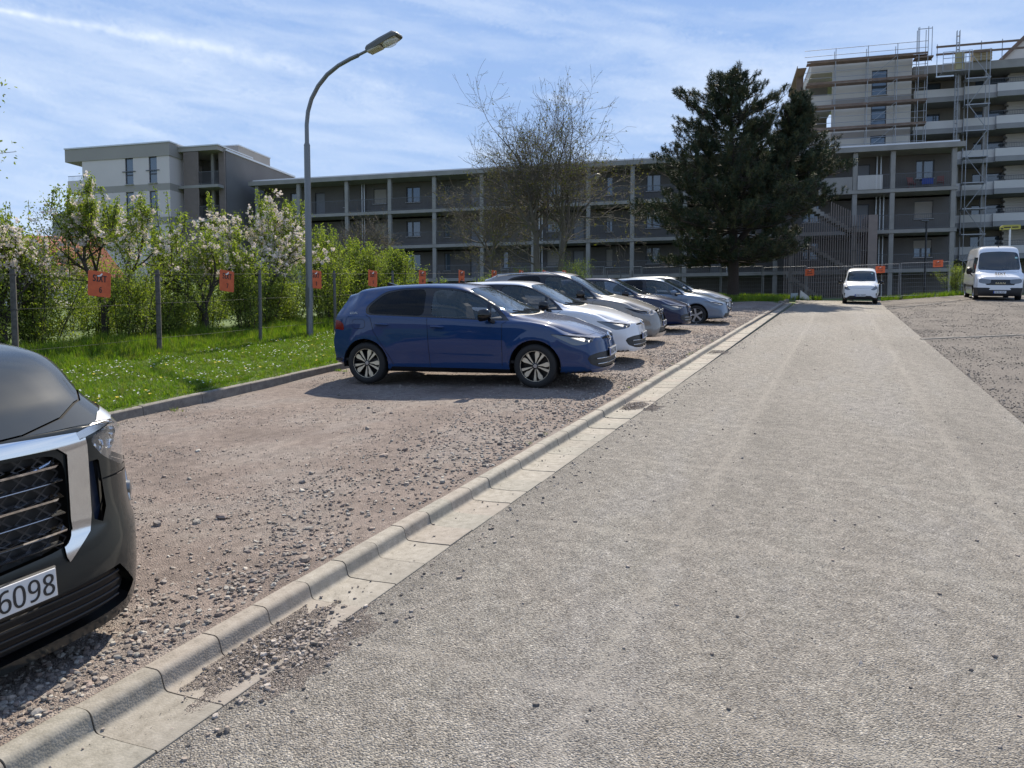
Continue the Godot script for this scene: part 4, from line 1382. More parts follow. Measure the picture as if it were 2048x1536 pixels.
# ---------------------------------------------------------------- vehicles
# smooth curve through [x, value] rows
func cv(tab: Array, x: float) -> float:
	var n := tab.size()
	if x <= tab[0][0]: return tab[0][1]
	if x >= tab[n - 1][0]: return tab[n - 1][1]
	var i := 0
	while tab[i + 1][0] < x: i += 1
	var h: float = tab[i + 1][0] - tab[i][0]
	var d: float = (tab[i + 1][1] - tab[i][1]) / h
	var m0 := d
	var m1 := d
	if i > 0:
		var dp: float = (tab[i][1] - tab[i - 1][1]) / (tab[i][0] - tab[i - 1][0])
		m0 = 0.0 if dp * d <= 0.0 else 2.0 * dp * d / (dp + d)
	if i < n - 2:
		var dn: float = (tab[i + 2][1] - tab[i + 1][1]) / (tab[i + 2][0] - tab[i + 1][0])
		m1 = 0.0 if dn * d <= 0.0 else 2.0 * dn * d / (dn + d)
	var t: float = (x - tab[i][0]) / h
	var t2 := t * t
	var t3 := t2 * t
	return (2 * t3 - 3 * t2 + 1) * tab[i][1] + (t3 - 2 * t2 + t) * h * m0 + (-2 * t3 + 3 * t2) * tab[i + 1][1] + (t3 - t2) * h * m1

# cross-section of the right half at one station: (z, y) from the belly to the top middle
func section(P: Dictionary, x: float) -> PackedVector2Array:
	var w := cv(P.w, x)
	var yb := cv(P.bot, x)
	var yB := cv(P.belt, x)
	var yT := cv(P.top, x)
	var r := minf(cv(P.r, x), w - 0.06)
	var yE := maxf(yT - cv(P.crown, x), yB + 0.012)
	yT = maxf(yT, yE + 0.012)
	var q := PackedVector2Array()
	q.append(Vector2(0, yb)); q.append(Vector2(w * 0.5, yb)); q.append(Vector2(w - 0.18, yb)); q.append(Vector2(w - 0.085, yb + 0.012)); q.append(Vector2(w - 0.055, yb + 0.04))
	var y0 := yb + 0.06
	var y1 := yB - 0.045
	for i in 10:
		var s := i / 9.0
		var y := lerpf(y0, y1, s)
		var inset: float = 0.045 * pow(1.0 - s, 2.5) + 0.016 * pow(s, 3.0)
		# pressed line along the flank
		inset += P.get("press", 0.010) * exp(-pow((y - P.get("press_y", 0.42)) / 0.06, 2.0)) - 0.006 * exp(-pow((y - P.get("line_y", 0.84)) / 0.03, 2.0))
		for ax in P.axles:
			var d := Vector2(x - ax, y - P.wr).length()
			inset -= 0.022 * clampf(1.0 - absf(d - P.arch - 0.02) / 0.10, 0.0, 1.0)
		q.append(Vector2(w - inset, y))
	q.append(Vector2(w - 0.026, yB - 0.018)); q.append(Vector2(w - 0.045, yB)); 
	for i in 6:
		var t := (i + 1) / 6.0
		q.append(Vector2(lerpf(w - 0.048, r, t) + 0.02 * sin(PI * t) * clampf((yE - yB) / 0.3, 0, 1), lerpf(yB + 0.004, yE, t)))
	var hh := yT - yE
	for e in [[0.045, 0.42], [0.11, 0.68], [0.22, 0.84], [0.42, 0.95], [0.7, 0.99], [1.0, 1.0]]:
		q.append(Vector2(r * (1.0 - e[0]), yE + hh * e[1]))
	return q

func car_tris(P: Dictionary) -> Array:
	# returns [points, normals]: three of each per triangle, right half only
	var xs: Array = P.xs
	var rings := []
	for x in xs: rings.append(section(P, x))
	var nr: int = rings[0].size()
	var x0: float = xs[0]
	var x1: float = xs[xs.size() - 1]
	var warp := func(x: float, y: float, z: float) -> Vector3:
		var wf := smoothstep(P.nose_from, x1, x)
		var wb := smoothstep(P.tail_from, x0, x)
		var zz: float = absf(z) / float(P.half)
		var nx: float = x - wf * (cv(P.nose, y) + P.sweep_f * pow(zz, P.get("sweep_pow", 2.4))) + wb * (cv(P.tail, y) + P.sweep_r * pow(zz, 3.0))
		return Vector3(nx, y, z)
	var tr := PackedVector3Array()
	var put := func(a: Vector3, b: Vector3, c: Vector3, d: Vector3) -> void:
		for t in [[a, b, c], [a, c, d]]:
			if (t[1] - t[0]).cross(t[2] - t[0]).length_squared() > 1e-14:
				tr.append(t[0]); tr.append(t[1]); tr.append(t[2])
	var grid := []
	for i in xs.size():
		var row := []
		for k in nr: row.append(warp.call(xs[i], rings[i][k].y, rings[i][k].x))
		grid.append(row)
	for i in xs.size() - 1:
		for k in nr - 1:
			put.call(grid[i][k], grid[i][k + 1], grid[i + 1][k + 1], grid[i + 1][k])
	for e in [0, xs.size() - 1]:
		var m := 14
		for k in nr - 1:
			for j in m:
				var q := []
				for s in [[k, j], [k + 1, j], [k + 1, j + 1], [k, j + 1]]:
					var pt: Vector2 = rings[e][s[0]]
					q.append(warp.call(xs[e], pt.y, pt.x * (1.0 - s[1] / float(m))))
				# nothing to close above the widest edge when the ring runs flat over the top
				put.call(q[0], q[1], q[2], q[3])
	# smooth normals, kept apart at sharp edges
	var nt := tr.size() / 3
	var fn := PackedVector3Array()
	var mid := Vector3(0, 0.6, 0)
	for i in nt:
		var k := (tr[i * 3 + 1] - tr[i * 3]).cross(tr[i * 3 + 2] - tr[i * 3])
		var c := (tr[i * 3] + tr[i * 3 + 1] + tr[i * 3 + 2]) / 3.0
		var away := Vector3(c.x * 0.35, (c.y - 0.6) * 1.0, c.z)
		if k.dot(away) < 0.0: k = -k
		fn.append(k)
	var near := {}
	for i in nt:
		for j in 3:
			var key := tr[i * 3 + j].snapped(Vector3.ONE * 0.0008)
			if not near.has(key): near[key] = []
			near[key].append(i)
	var nn := PackedVector3Array()
	var lim := cos(deg_to_rad(P.get("crease", 42.0)))
	for i in nt:
		var me := fn[i].normalized()
		for j in 3:
			var pt := tr[i * 3 + j]
			var s := Vector3.ZERO
			for o in near[pt.snapped(Vector3.ONE * 0.0008)]:
				if fn[o].normalized().dot(me) > lim: s += fn[o]
			if pt.z < 0.001: s.z = 0.0
			nn.append(s.normalized())
	return [tr, nn]

const SIDE := [Vector3(1, 0, 0), Vector3(0, 1, 0), Vector3(0, 0, 1)]
const FRONT := [Vector3(0, 0, 1), Vector3(0, 1, 0), Vector3(1, 0, 0)]
const REAR := [Vector3(0, 0, 1), Vector3(0, 1, 0), Vector3(-1, 0, 0)]
const TOP := [Vector3(1, 0, 0), Vector3(0, 0, 1), Vector3(0, 1, 0)]
const CORNER := [Vector3(0.7071, 0, -0.7071), Vector3(0, 1, 0), Vector3(0.7071, 0, 0.7071)]
const RCORNER := [Vector3(0.7071, 0, 0.7071), Vector3(0, 1, 0), Vector3(-0.7071, 0, 0.7071)]

# cuts the outline out of the triangles; returns [inside, outside] as [points, normals]
func cut(src: Array, view: Array, poly: PackedVector2Array, facing := 0.25, lo := Vector3(-9, -9, -9), hi := Vector3(9, 9, 9)) -> Array:
	var ip := PackedVector3Array()
	var inn := PackedVector3Array()
	var op := PackedVector3Array()
	var on := PackedVector3Array()
	var box := Rect2(poly[0], Vector2.ZERO)
	for q in poly: box = box.expand(q)
	var p: PackedVector3Array = src[0]
	var n: PackedVector3Array = src[1]
	var U: Vector3 = view[0]
	var V: Vector3 = view[1]
	var D: Vector3 = view[2]
	for i in range(0, p.size(), 3):
		var t := PackedVector2Array([Vector2(p[i].dot(U), p[i].dot(V)), Vector2(p[i + 1].dot(U), p[i + 1].dot(V)), Vector2(p[i + 2].dot(U), p[i + 2].dot(V))])
		var keep := true
		var c := (p[i] + p[i + 1] + p[i + 2]) / 3.0
		if (n[i] + n[i + 1] + n[i + 2]).dot(D) / 3.0 > facing and c.x > lo.x and c.y > lo.y and c.z > lo.z and c.x < hi.x and c.y < hi.y and c.z < hi.z:
			var b := Rect2(t[0], Vector2.ZERO).expand(t[1]).expand(t[2])
			if b.intersects(box, true):
				var area := (t[1] - t[0]).cross(t[2] - t[0])
				if absf(area) > 1e-9:
					var hits := Geometry2D.intersect_polygons(t, poly)
					if hits.size() > 0:
						keep = false
						_lift(hits, t, p, n, i, area, ip, inn)
						_lift(Geometry2D.clip_polygons(t, poly), t, p, n, i, area, op, on)
		if keep:
			for j in 3:
				op.append(p[i + j]); on.append(n[i + j])
	return [[ip, inn], [op, on]]

func _lift(polys: Array, t: PackedVector2Array, p: PackedVector3Array, n: PackedVector3Array, i: int, area: float, outp: PackedVector3Array, outn: PackedVector3Array) -> void:
	for q in polys:
		if q.size() < 3: continue
		var ids := Geometry2D.triangulate_polygon(q)
		for k in ids:
			var s: Vector2 = q[k]
			var b1 := (s - t[0]).cross(t[2] - t[0]) / area
			var b2 := (t[1] - t[0]).cross(s - t[0]) / area
			var b0 := 1.0 - b1 - b2
			outp.append(p[i] * b0 + p[i + 1] * b1 + p[i + 2] * b2)
			outn.append((n[i] * b0 + n[i + 1] * b1 + n[i + 2] * b2).normalized())

func disc(c: Vector2, r: float, n := 28) -> PackedVector2Array:
	var q := PackedVector2Array()
	for i in n: q.append(c + Vector2(cos(TAU * i / n), sin(TAU * i / n)) * r)
	return q

func poly(rows: Array) -> PackedVector2Array:
	var q := PackedVector2Array()
	for r in rows: q.append(Vector2(r[0], r[1]))
	return q

# smooth closed outline through the rows
func soft(rows: Array, per := 5) -> PackedVector2Array:
	var q := PackedVector2Array()
	var n := rows.size()
	for i in n:
		var a := Vector2(rows[(i + n - 1) % n][0], rows[(i + n - 1) % n][1])
		var b := Vector2(rows[i][0], rows[i][1])
		var c := Vector2(rows[(i + 1) % n][0], rows[(i + 1) % n][1])
		var hard: bool = rows[i].size() > 2
		if hard:
			q.append(b)
			continue
		var s := b.lerp(a, 0.35 if b.distance_to(a) < 0.3 else 0.1 / b.distance_to(a))
		var e := b.lerp(c, 0.35 if b.distance_to(c) < 0.3 else 0.1 / b.distance_to(c))
		for k in per:
			var t := k / float(per - 1)
			q.append(s.lerp(b, t).lerp(b.lerp(e, t), t))
	return q

# mesh from cut triangles, both halves or one; pushed along the normals
func skin(src: Array, halves: Array, push := 0.0) -> ArrayMesh:
	var mb := MB.new()
	var p: PackedVector3Array = src[0]
	var n: PackedVector3Array = src[1]
	for s in halves:
		var f := Vector3(1, 1, s)
		for i in range(0, p.size(), 3):
			mb.tri((p[i] + n[i] * push) * f, (p[i + 1] + n[i + 1] * push) * f, (p[i + 2] + n[i + 2] * push) * f, n[i] * f, n[i + 1] * f, n[i + 2] * f)
	return mb.mesh()

func lines(rows: Array, half := 0.0035) -> PackedVector2Array:
	return Geometry2D.offset_polyline(poly(rows), half, Geometry2D.JOIN_MITER, Geometry2D.END_BUTT)[0]

var wheel_cache := {}
func wheel_node(style: String, R: float, wid: float) -> Node3D:
	var key := "%s %.3f" % [style, R]
	if not wheel_cache.has(key):
		var o := Node3D.new()
		o.name = "wheel"
		var rim: float = R * {"petal": 0.70, "five": 0.70, "twin": 0.69, "steel": 0.61}[style]
		var hw := wid / 2.0
		var mb := MB.new()
		mb.lathe([Vector2(rim * 0.97, -hw * 0.85), Vector2(rim * 1.06, -hw), Vector2(R * 0.93, -hw * 0.98), Vector2(R * 0.985, -hw * 0.8), Vector2(R, -hw * 0.5), Vector2(R, -hw * 0.06), Vector2(R - 0.008, -hw * 0.05), Vector2(R - 0.008, hw * 0.05), Vector2(R, hw * 0.06), Vector2(R, hw * 0.5), Vector2(R * 0.985, hw * 0.8), Vector2(R * 0.93, hw * 0.98), Vector2(rim * 1.06, hw), Vector2(rim * 0.97, hw * 0.85)], 40)
		part(o, "tyre", mb.mesh(), M["tyre"])
		var rb := MB.new()
		rb.lathe([Vector2(rim * 1.02, hw * 0.86), Vector2(rim * 0.985, hw * 0.9), Vector2(rim * 0.955, hw * 0.84), Vector2(rim * 0.93, hw * 0.3), Vector2(rim * 0.9, -hw * 0.8)], 40)
		part(o, "rim", rb.mesh(), M["rim_dark"] if style == "petal" else M["rim_silver"])
		var bd := MB.new()
		bd.lathe([Vector2(rim * 0.92, -hw * 0.2), Vector2(rim * 0.5, -hw * 0.15), Vector2(0.0, -hw * 0.15)], 28)
		part(o, "brake", bd.mesh(), M["black_plastic"])
		if style == "steel":
			var sm := MB.new()
			sm.lathe([Vector2(rim * 0.95, hw * 0.5), Vector2(rim * 0.8, hw * 0.2), Vector2(rim * 0.5, hw * 0.45), Vector2(rim * 0.3, hw * 0.5), Vector2(rim * 0.25, hw * 0.7), Vector2(0, hw * 0.72)], 28)
			part(o, "rim_disc", sm.mesh(), M["rim_silver"])
		else:
			var n: int = {"petal": 5, "five": 5, "twin": 5}[style]
			var bm := MB.new()
			bm.lathe([Vector2(rim * 0.24, hw * 0.2), Vector2(rim * 0.24, hw * 0.62), Vector2(rim * 0.14, hw * 0.7), Vector2(0, hw * 0.7)], 20)
			part(o, "hub", bm.mesh(), M["rim_dark"] if style == "petal" else M["rim_silver"])
			if style == "petal":
				var dk := MB.new()
				for i in 10:
					dk.prism(poly([[rim * 0.1, -0.012], [rim * 0.96, -0.030], [rim * 0.96, 0.030], [rim * 0.1, 0.012]]), hw * 0.35, hw * 0.62, Transform3D(Basis(Vector3.BACK, TAU * i / 10.0 + (0.10 if i % 2 else -0.04)), Vector3.ZERO))
				part(o, "spoke_back", dk.mesh(), M["rim_dark"])
				var wide := MB.new()
				wide.prism(poly([[rim * 0.2, -0.004], [rim * 0.5, -0.018], [rim * 0.66, -0.036], [rim * 0.86, -0.038], [rim * 0.95, -0.014], [rim * 0.955, 0.018], [rim * 0.78, 0.028], [rim * 0.5, 0.014], [rim * 0.2, 0.004]]), hw * 0.62, hw * 0.70)
				var thin := MB.new()
				thin.prism(poly([[rim * 0.2, -0.003], [rim * 0.7, -0.017], [rim * 0.94, -0.024], [rim * 0.955, 0.016], [rim * 0.6, 0.012], [rim * 0.2, 0.003]]), hw * 0.62, hw * 0.70)
				var wm := wide.mesh()
				var tm := thin.mesh()
				for i in 10:
					part(o, "spoke", wm if i % 2 == 0 else tm, M["rim_polish"], Transform3D(Basis(Vector3.BACK, TAU * i / 10.0 + (0.10 if i % 2 else -0.04)), Vector3.ZERO))
				var ring := MB.new()
				ring.lathe([Vector2(rim * 0.985, hw * 0.905), Vector2(rim * 0.965, hw * 0.9)], 40)
				part(o, "rim_edge", ring.mesh(), M["rim_polish"])
				var cap := MB.new()
				cap.lathe([Vector2(rim * 0.13, hw * 0.7), Vector2(rim * 0.125, hw * 0.75), Vector2(0, hw * 0.76)], 20)
				part(o, "hub_cap", cap.mesh(), M["rim_silver"])
			else:
				var sp := MB.new()
				if style == "five":
					sp.prism(poly([[rim * 0.12, -0.030], [rim * 0.5, -0.024], [rim * 0.96, -0.036], [rim * 0.96, 0.036], [rim * 0.5, 0.024], [rim * 0.12, 0.030]]), hw * 0.3, hw * 0.72)
				else:
					sp.prism(poly([[rim * 0.12, -0.030], [rim * 0.96, -0.055], [rim * 0.96, -0.028], [rim * 0.4, -0.008], [rim * 0.4, 0.008], [rim * 0.96, 0.028], [rim * 0.96, 0.055], [rim * 0.12, 0.030]]), hw * 0.3, hw * 0.72)
				var sm2 := sp.mesh()
				for i in n: part(o, "spoke", sm2, M["rim_silver"], Transform3D(Basis(Vector3.BACK, TAU * i / n + 0.3), Vector3.ZERO))
		wheel_cache[key] = o
	return wheel_cache[key]

func car_materials() -> void:
	mat("tyre", Color(0.013, 0.013, 0.013), 0.75)
	mat("rim_dark", Color(0.012, 0.012, 0.013), 0.3)
	mat("rim_silver", Color(0.42, 0.42, 0.43), 0.35, 0.8)
	mat("rim_polish", Color(0.72, 0.67, 0.55), 0.4, 0.75)
	mat("black_plastic", Color(0.012, 0.012, 0.013), 0.5)
	mat("gloss_black", Color(0.006, 0.006, 0.007), 0.08)
	mat("gap_black", Color(0.004, 0.004, 0.004), 0.9)
	mat("lining", Color(0.045, 0.043, 0.042), 0.9)
	mat("seat_cloth", Color(0.02, 0.02, 0.022), 0.9)
	mat("dash", Color(0.02, 0.02, 0.02), 0.7)
	mat("chrome", Color(0.75, 0.76, 0.78), 0.08, 1.0)
	mat("satin_chrome", Color(0.55, 0.56, 0.58), 0.25, 1.0)
	mat("lamp_inside", Color(0.16, 0.17, 0.18), 0.3, 0.7)
	mat("lamp_shell", Color(0.05, 0.053, 0.057), 0.25, 0.3)
	mat("lens_red", Color(0.16, 0.006, 0.008), 0.12)
	mat("plate_white", Color(0.62, 0.62, 0.62), 0.5)
	mat("plate_ink", Color(0.02, 0.02, 0.022), 0.5)
	mat("plate_blue", Color(0.01, 0.04, 0.28), 0.5)
	mat("tag_silver", Color(0.6, 0.62, 0.66), 0.3, 0.6)
	pane("glass", Color(0.015, 0.04, 0.04), 0.38)
	pane("dark_glass", Color(0.004, 0.005, 0.006), 0.95).metallic_specular = 0.3
	pane("lamp_lens", Color(0.5, 0.52, 0.54), 0.12)
	var sg := pane("screen_glass", Color(0.05, 0.07, 0.075), 0.35)
	sg.metallic_specular = 0.8

func cbmesh(at: Vector3, s: Vector3, ch: float) -> ArrayMesh:
	var mb := MB.new()
	mb.cbox(at, s, ch)
	return mb.mesh()

# shell -> parts. P holds the curves, the outlines and the outfit; returns the thing
func make_car(P: Dictionary, called: String, label: String, category: String, t: Transform3D, group: String) -> Node3D:
	var o := thing(called, label, category, t, group)
	var src := car_tris(P)
	var gotpart := func(called2: String, got: Array, m: Material, split := false, push := 0.0, parent: Node = null) -> void:
		if got[0].size() == 0: return
		var pr: Node = parent if parent else o
		if split:
			for s in [1.0, -1.0]: part(pr, called2, skin(got, [s], push), m)
		else:
			part(pr, called2, skin(got, [1.0, -1.0], push), m)
	# wheel openings are cut away
	for ax in P.axles:
		var r := cut(src, SIDE, disc(Vector2(ax, P.wr), P.arch), -2.0, Vector3(-9, -9, P.half - 0.34))
		src = r[1]
	# everything else listed: [name, view, outline, material, split, push, facing, lo, hi]
	for f in P.cuts:
		var lo: Vector3 = f[7] if f.size() > 7 else Vector3(-9, -9, -9)
		var hi: Vector3 = f[8] if f.size() > 8 else Vector3(9, 9, 9)
		var res := cut(src, f[1], f[2], f[6], lo, hi)
		src = res[1]
		var got: Array = res[0]
		gotpart.call(f[0], got, f[3], f[4], f[5])
	# inner lining of what is left above the sill
	var ln := [PackedVector3Array(), PackedVector3Array()]
	var under := [PackedVector3Array(), PackedVector3Array()]
	var body := [PackedVector3Array(), PackedVector3Array()]
	for i in range(0, src[0].size(), 3):
		var c: Vector3 = (src[0][i] + src[0][i + 1] + src[0][i + 2]) / 3.0
		var nm: Vector3 = src[1][i] + src[1][i + 1] + src[1][i + 2]
		var into := under if nm.y < -2.2 else body
		for j in 3:
			into[0].append(src[0][i + j]); into[1].append(src[1][i + j])
			if c.y > 0.55 and c.x > P.cabin[0] and c.x < P.cabin[1]:
				ln[0].append(src[0][i + j]); ln[1].append(src[1][i + j])
	part(o, "body", skin(body, [1.0, -1.0]), P.paint)
	part(o, "underbody", skin(under, [1.0, -1.0]), M["black_plastic"])
	part(o, "lining", skin(ln, [1.0, -1.0], -0.03), M["lining"])
	# wheel housings and wheels
	for ax in P.axles:
		for s in [1.0, -1.0]:
			var mb := MB.new()
			var n := 20
			for k in n:
				var a0 := -0.15 + (PI + 0.3) * k / n
				var a1 := -0.15 + (PI + 0.3) * (k + 1) / n
				var q := []
				for e in [[a0, P.half - 0.03], [a1, P.half - 0.03], [a1, P.half - 0.36], [a0, P.half - 0.36]]:
					q.append(Vector3(ax + cos(e[0]) * (P.arch + 0.004), P.wr + sin(e[0]) * (P.arch + 0.004), e[1] * s))
				mb.quad(q[0], q[1], q[2], q[3], Vector3(ax, P.wr, 0) - q[0])
				mb.flat(Vector3(ax, P.wr, (P.half - 0.36) * s), q[2], q[3], Vector3(0, 0, s))
			part(o, "wheel_arch", mb.mesh(), M["black_plastic"])
			var w: Node3D = wheel_node(P.wheel, P.wr, P.tyre_w).duplicate()
			w.name = numbered(o, "wheel")
			o.add_child(w)
			var b := Basis() if s > 0 else Basis(Vector3.UP, PI)
			w.transform = Transform3D(b * Basis(Vector3.BACK, P.get("roll", 0.2) + ax), Vector3(ax, P.wr, s * (P.half - P.tyre_w / 2.0 - 0.028)))
	# cabin furniture
	if P.has("seats"):
		for q in P.seats:
			part(o, "seat", seat_mesh(), M["seat_cloth"], Transform3D(Basis(), Vector3(q[0], q[1], q[2])))
		var dm := MB.new()
		dm.cbox(Vector3(P.dash[0], P.dash[1], 0), Vector3(0.5, 0.30, P.half * 2 - 0.42), 0.06)
		part(o, "dashboard", dm.mesh(), M["dash"])
		var sw := MB.new()
		var ring := []
		var rr := []
		for k in 21:
			ring.append(Vector3(P.dash[0] - 0.42, P.dash[1] + 0.1, -0.37) + Basis(Vector3.BACK, 0.4) * Vector3(0, cos(TAU * k / 20.0) * 0.18, sin(TAU * k / 20.0) * 0.18)); rr.append(0.015)
		sw.tube(ring, rr, 6, false)
		part(o, "steering_wheel", sw.mesh(), M["dash"])
		var fl := MB.new()
		fl.box(Vector3((P.cabin[0] + P.cabin[1]) / 2, 0.36, 0), Vector3(P.cabin[1] - P.cabin[0], 0.04, P.half * 2 - 0.2))
		part(o, "floor_pan", fl.mesh(), M["lining"])
	return o

var seat_m: ArrayMesh
func seat_mesh() -> ArrayMesh:
	if not seat_m:
		var mb := MB.new()
		mb.cbox(Vector3(0.05, 0.12, 0), Vector3(0.5, 0.2, 0.48), 0.05)
		mb.cbox(Vector3(-0.24, 0.46, 0), Vector3(0.16, 0.62, 0.46), 0.06, Basis(Vector3.BACK, 0.25))
		mb.cbox(Vector3(-0.36, 0.87, 0), Vector3(0.10, 0.19, 0.25), 0.045, Basis(Vector3.BACK, 0.2))
		for z in [-0.07, 0.07]: mb.tube([Vector3(-0.31, 0.72, z), Vector3(-0.35, 0.82, z)], [0.008, 0.008], 5)
		seat_m = mb.mesh()
	return seat_m

func add_plate(o: Node3D, at: Vector3, turn: float, text: String, lean := 0.0) -> void:
	var root := Node3D.new()
	root.name = numbered(o, "number_plate")
	o.add_child(root)
	root.transform = Transform3D(Basis(Vector3.UP, turn) * Basis(Vector3.RIGHT, lean), at)
	var mb := MB.new()
	mb.cbox(Vector3.ZERO, Vector3(0.53, 0.125, 0.012), 0.004)
	part(root, "holder", mb.mesh(), M["black_plastic"])
	mb = MB.new()
	mb.cbox(Vector3(0, 0, 0.008), Vector3(0.52, 0.112, 0.006), 0.002)
	part(root, "plate", mb.mesh(), M["plate_white"])
	mb = MB.new()
	mb.box(Vector3(-0.238, 0, 0.0115), Vector3(0.042, 0.108, 0.003))
	part(root, "country_band", mb.mesh(), M["plate_blue"])
	part(root, "characters", lettering(text, 0.105, 500, 0.003), M["plate_ink"], Transform3D(Basis.from_scale(Vector3(0.8, 1, 1)), Vector3(0.022, 0, 0.012)))

func add_mirrors(o: Node3D, at: Vector3, s: Vector3, m: Material, cap: Material) -> void:
	for side in [1.0, -1.0]:
		var root := Node3D.new()
		root.name = numbered(o, "side_mirror")
		o.add_child(root)
		root.transform = Transform3D(Basis(Vector3.UP, -0.15 * side), Vector3(at.x, at.y, at.z * side))
		# rounded shell: stack of superellipse rings from the glass forward
		var mb := MB.new()
		var rings := []
		for q in [[-0.5, 0.93], [-0.42, 1.0], [-0.1, 1.0], [0.2, 0.86], [0.4, 0.6], [0.5, 0.25]]:
			var ring := []
			for k in 16:
				var a := TAU * k / 16.0
				var cz := signf(cos(a)) * pow(absf(cos(a)), 0.62)
				var cy := signf(sin(a)) * pow(absf(sin(a)), 0.62)
				ring.append(Vector3(q[0] * s.x, cy * q[1] * s.y * 0.5 + 0.02 * q[0], cz * q[1] * s.z * 0.5))
			rings.append(ring)
		for i in rings.size() - 1:
			for k in 16:
				var k2 := (k + 1) % 16
				var nrm := func(v: Vector3) -> Vector3: return Vector3(v.x * 0.6 + 0.01, v.y, v.z).normalized()
				mb.tri(rings[i][k], rings[i][k2], rings[i + 1][k2], nrm.call(rings[i][k]), nrm.call(rings[i][k2]), nrm.call(rings[i + 1][k2]))
				mb.tri(rings[i][k], rings[i + 1][k2], rings[i + 1][k], nrm.call(rings[i][k]), nrm.call(rings[i + 1][k2]), nrm.call(rings[i + 1][k]))
		for k in range(1, 15): mb.flat(rings[5][0], rings[5][k], rings[5][k + 1], Vector3.RIGHT)
		part(root, "cap", mb.mesh(), cap)
		var gm := MB.new()
		for k in range(1, 15): gm.flat(rings[0][0] * Vector3(0.9, 1, 1), rings[0][k] * Vector3(0.9, 1, 1), rings[0][k + 1] * Vector3(0.9, 1, 1), Vector3.LEFT)
		part(root, "mirror_glass", gm.mesh(), M["chrome"])
		var am := MB.new()
		am.bar(Vector3(0.03, -s.y * 0.42, -s.z * 0.25 * side), Vector3(0.06, -s.y * 0.75, -(s.z * 0.5 + 0.06) * side), 0.05, 0.04)
		part(root, "arm", am.mesh(), m)

func handle_mesh(len := 0.2) -> ArrayMesh:
	var mb := MB.new()
	mb.tube([Vector3(-len / 2, 0, -0.01), Vector3(-len * 0.38, 0, 0.028), Vector3(0, 0.003, 0.036), Vector3(len * 0.38, 0, 0.028), Vector3(len / 2, 0, -0.01)], [0.012, 0.016, 0.017, 0.016, 0.012], 8)
	return mb.mesh()

func surf_z(P: Dictionary, x: float, y: float) -> float:
	var s := section(P, x)
	for i in range(4, s.size() - 1):
		if s[i].y <= y and s[i + 1].y >= y and s[i + 1].y > s[i].y + 1e-5:
			return lerpf(s[i].x, s[i + 1].x, (y - s[i].y) / (s[i + 1].y - s[i].y))
	return P.half

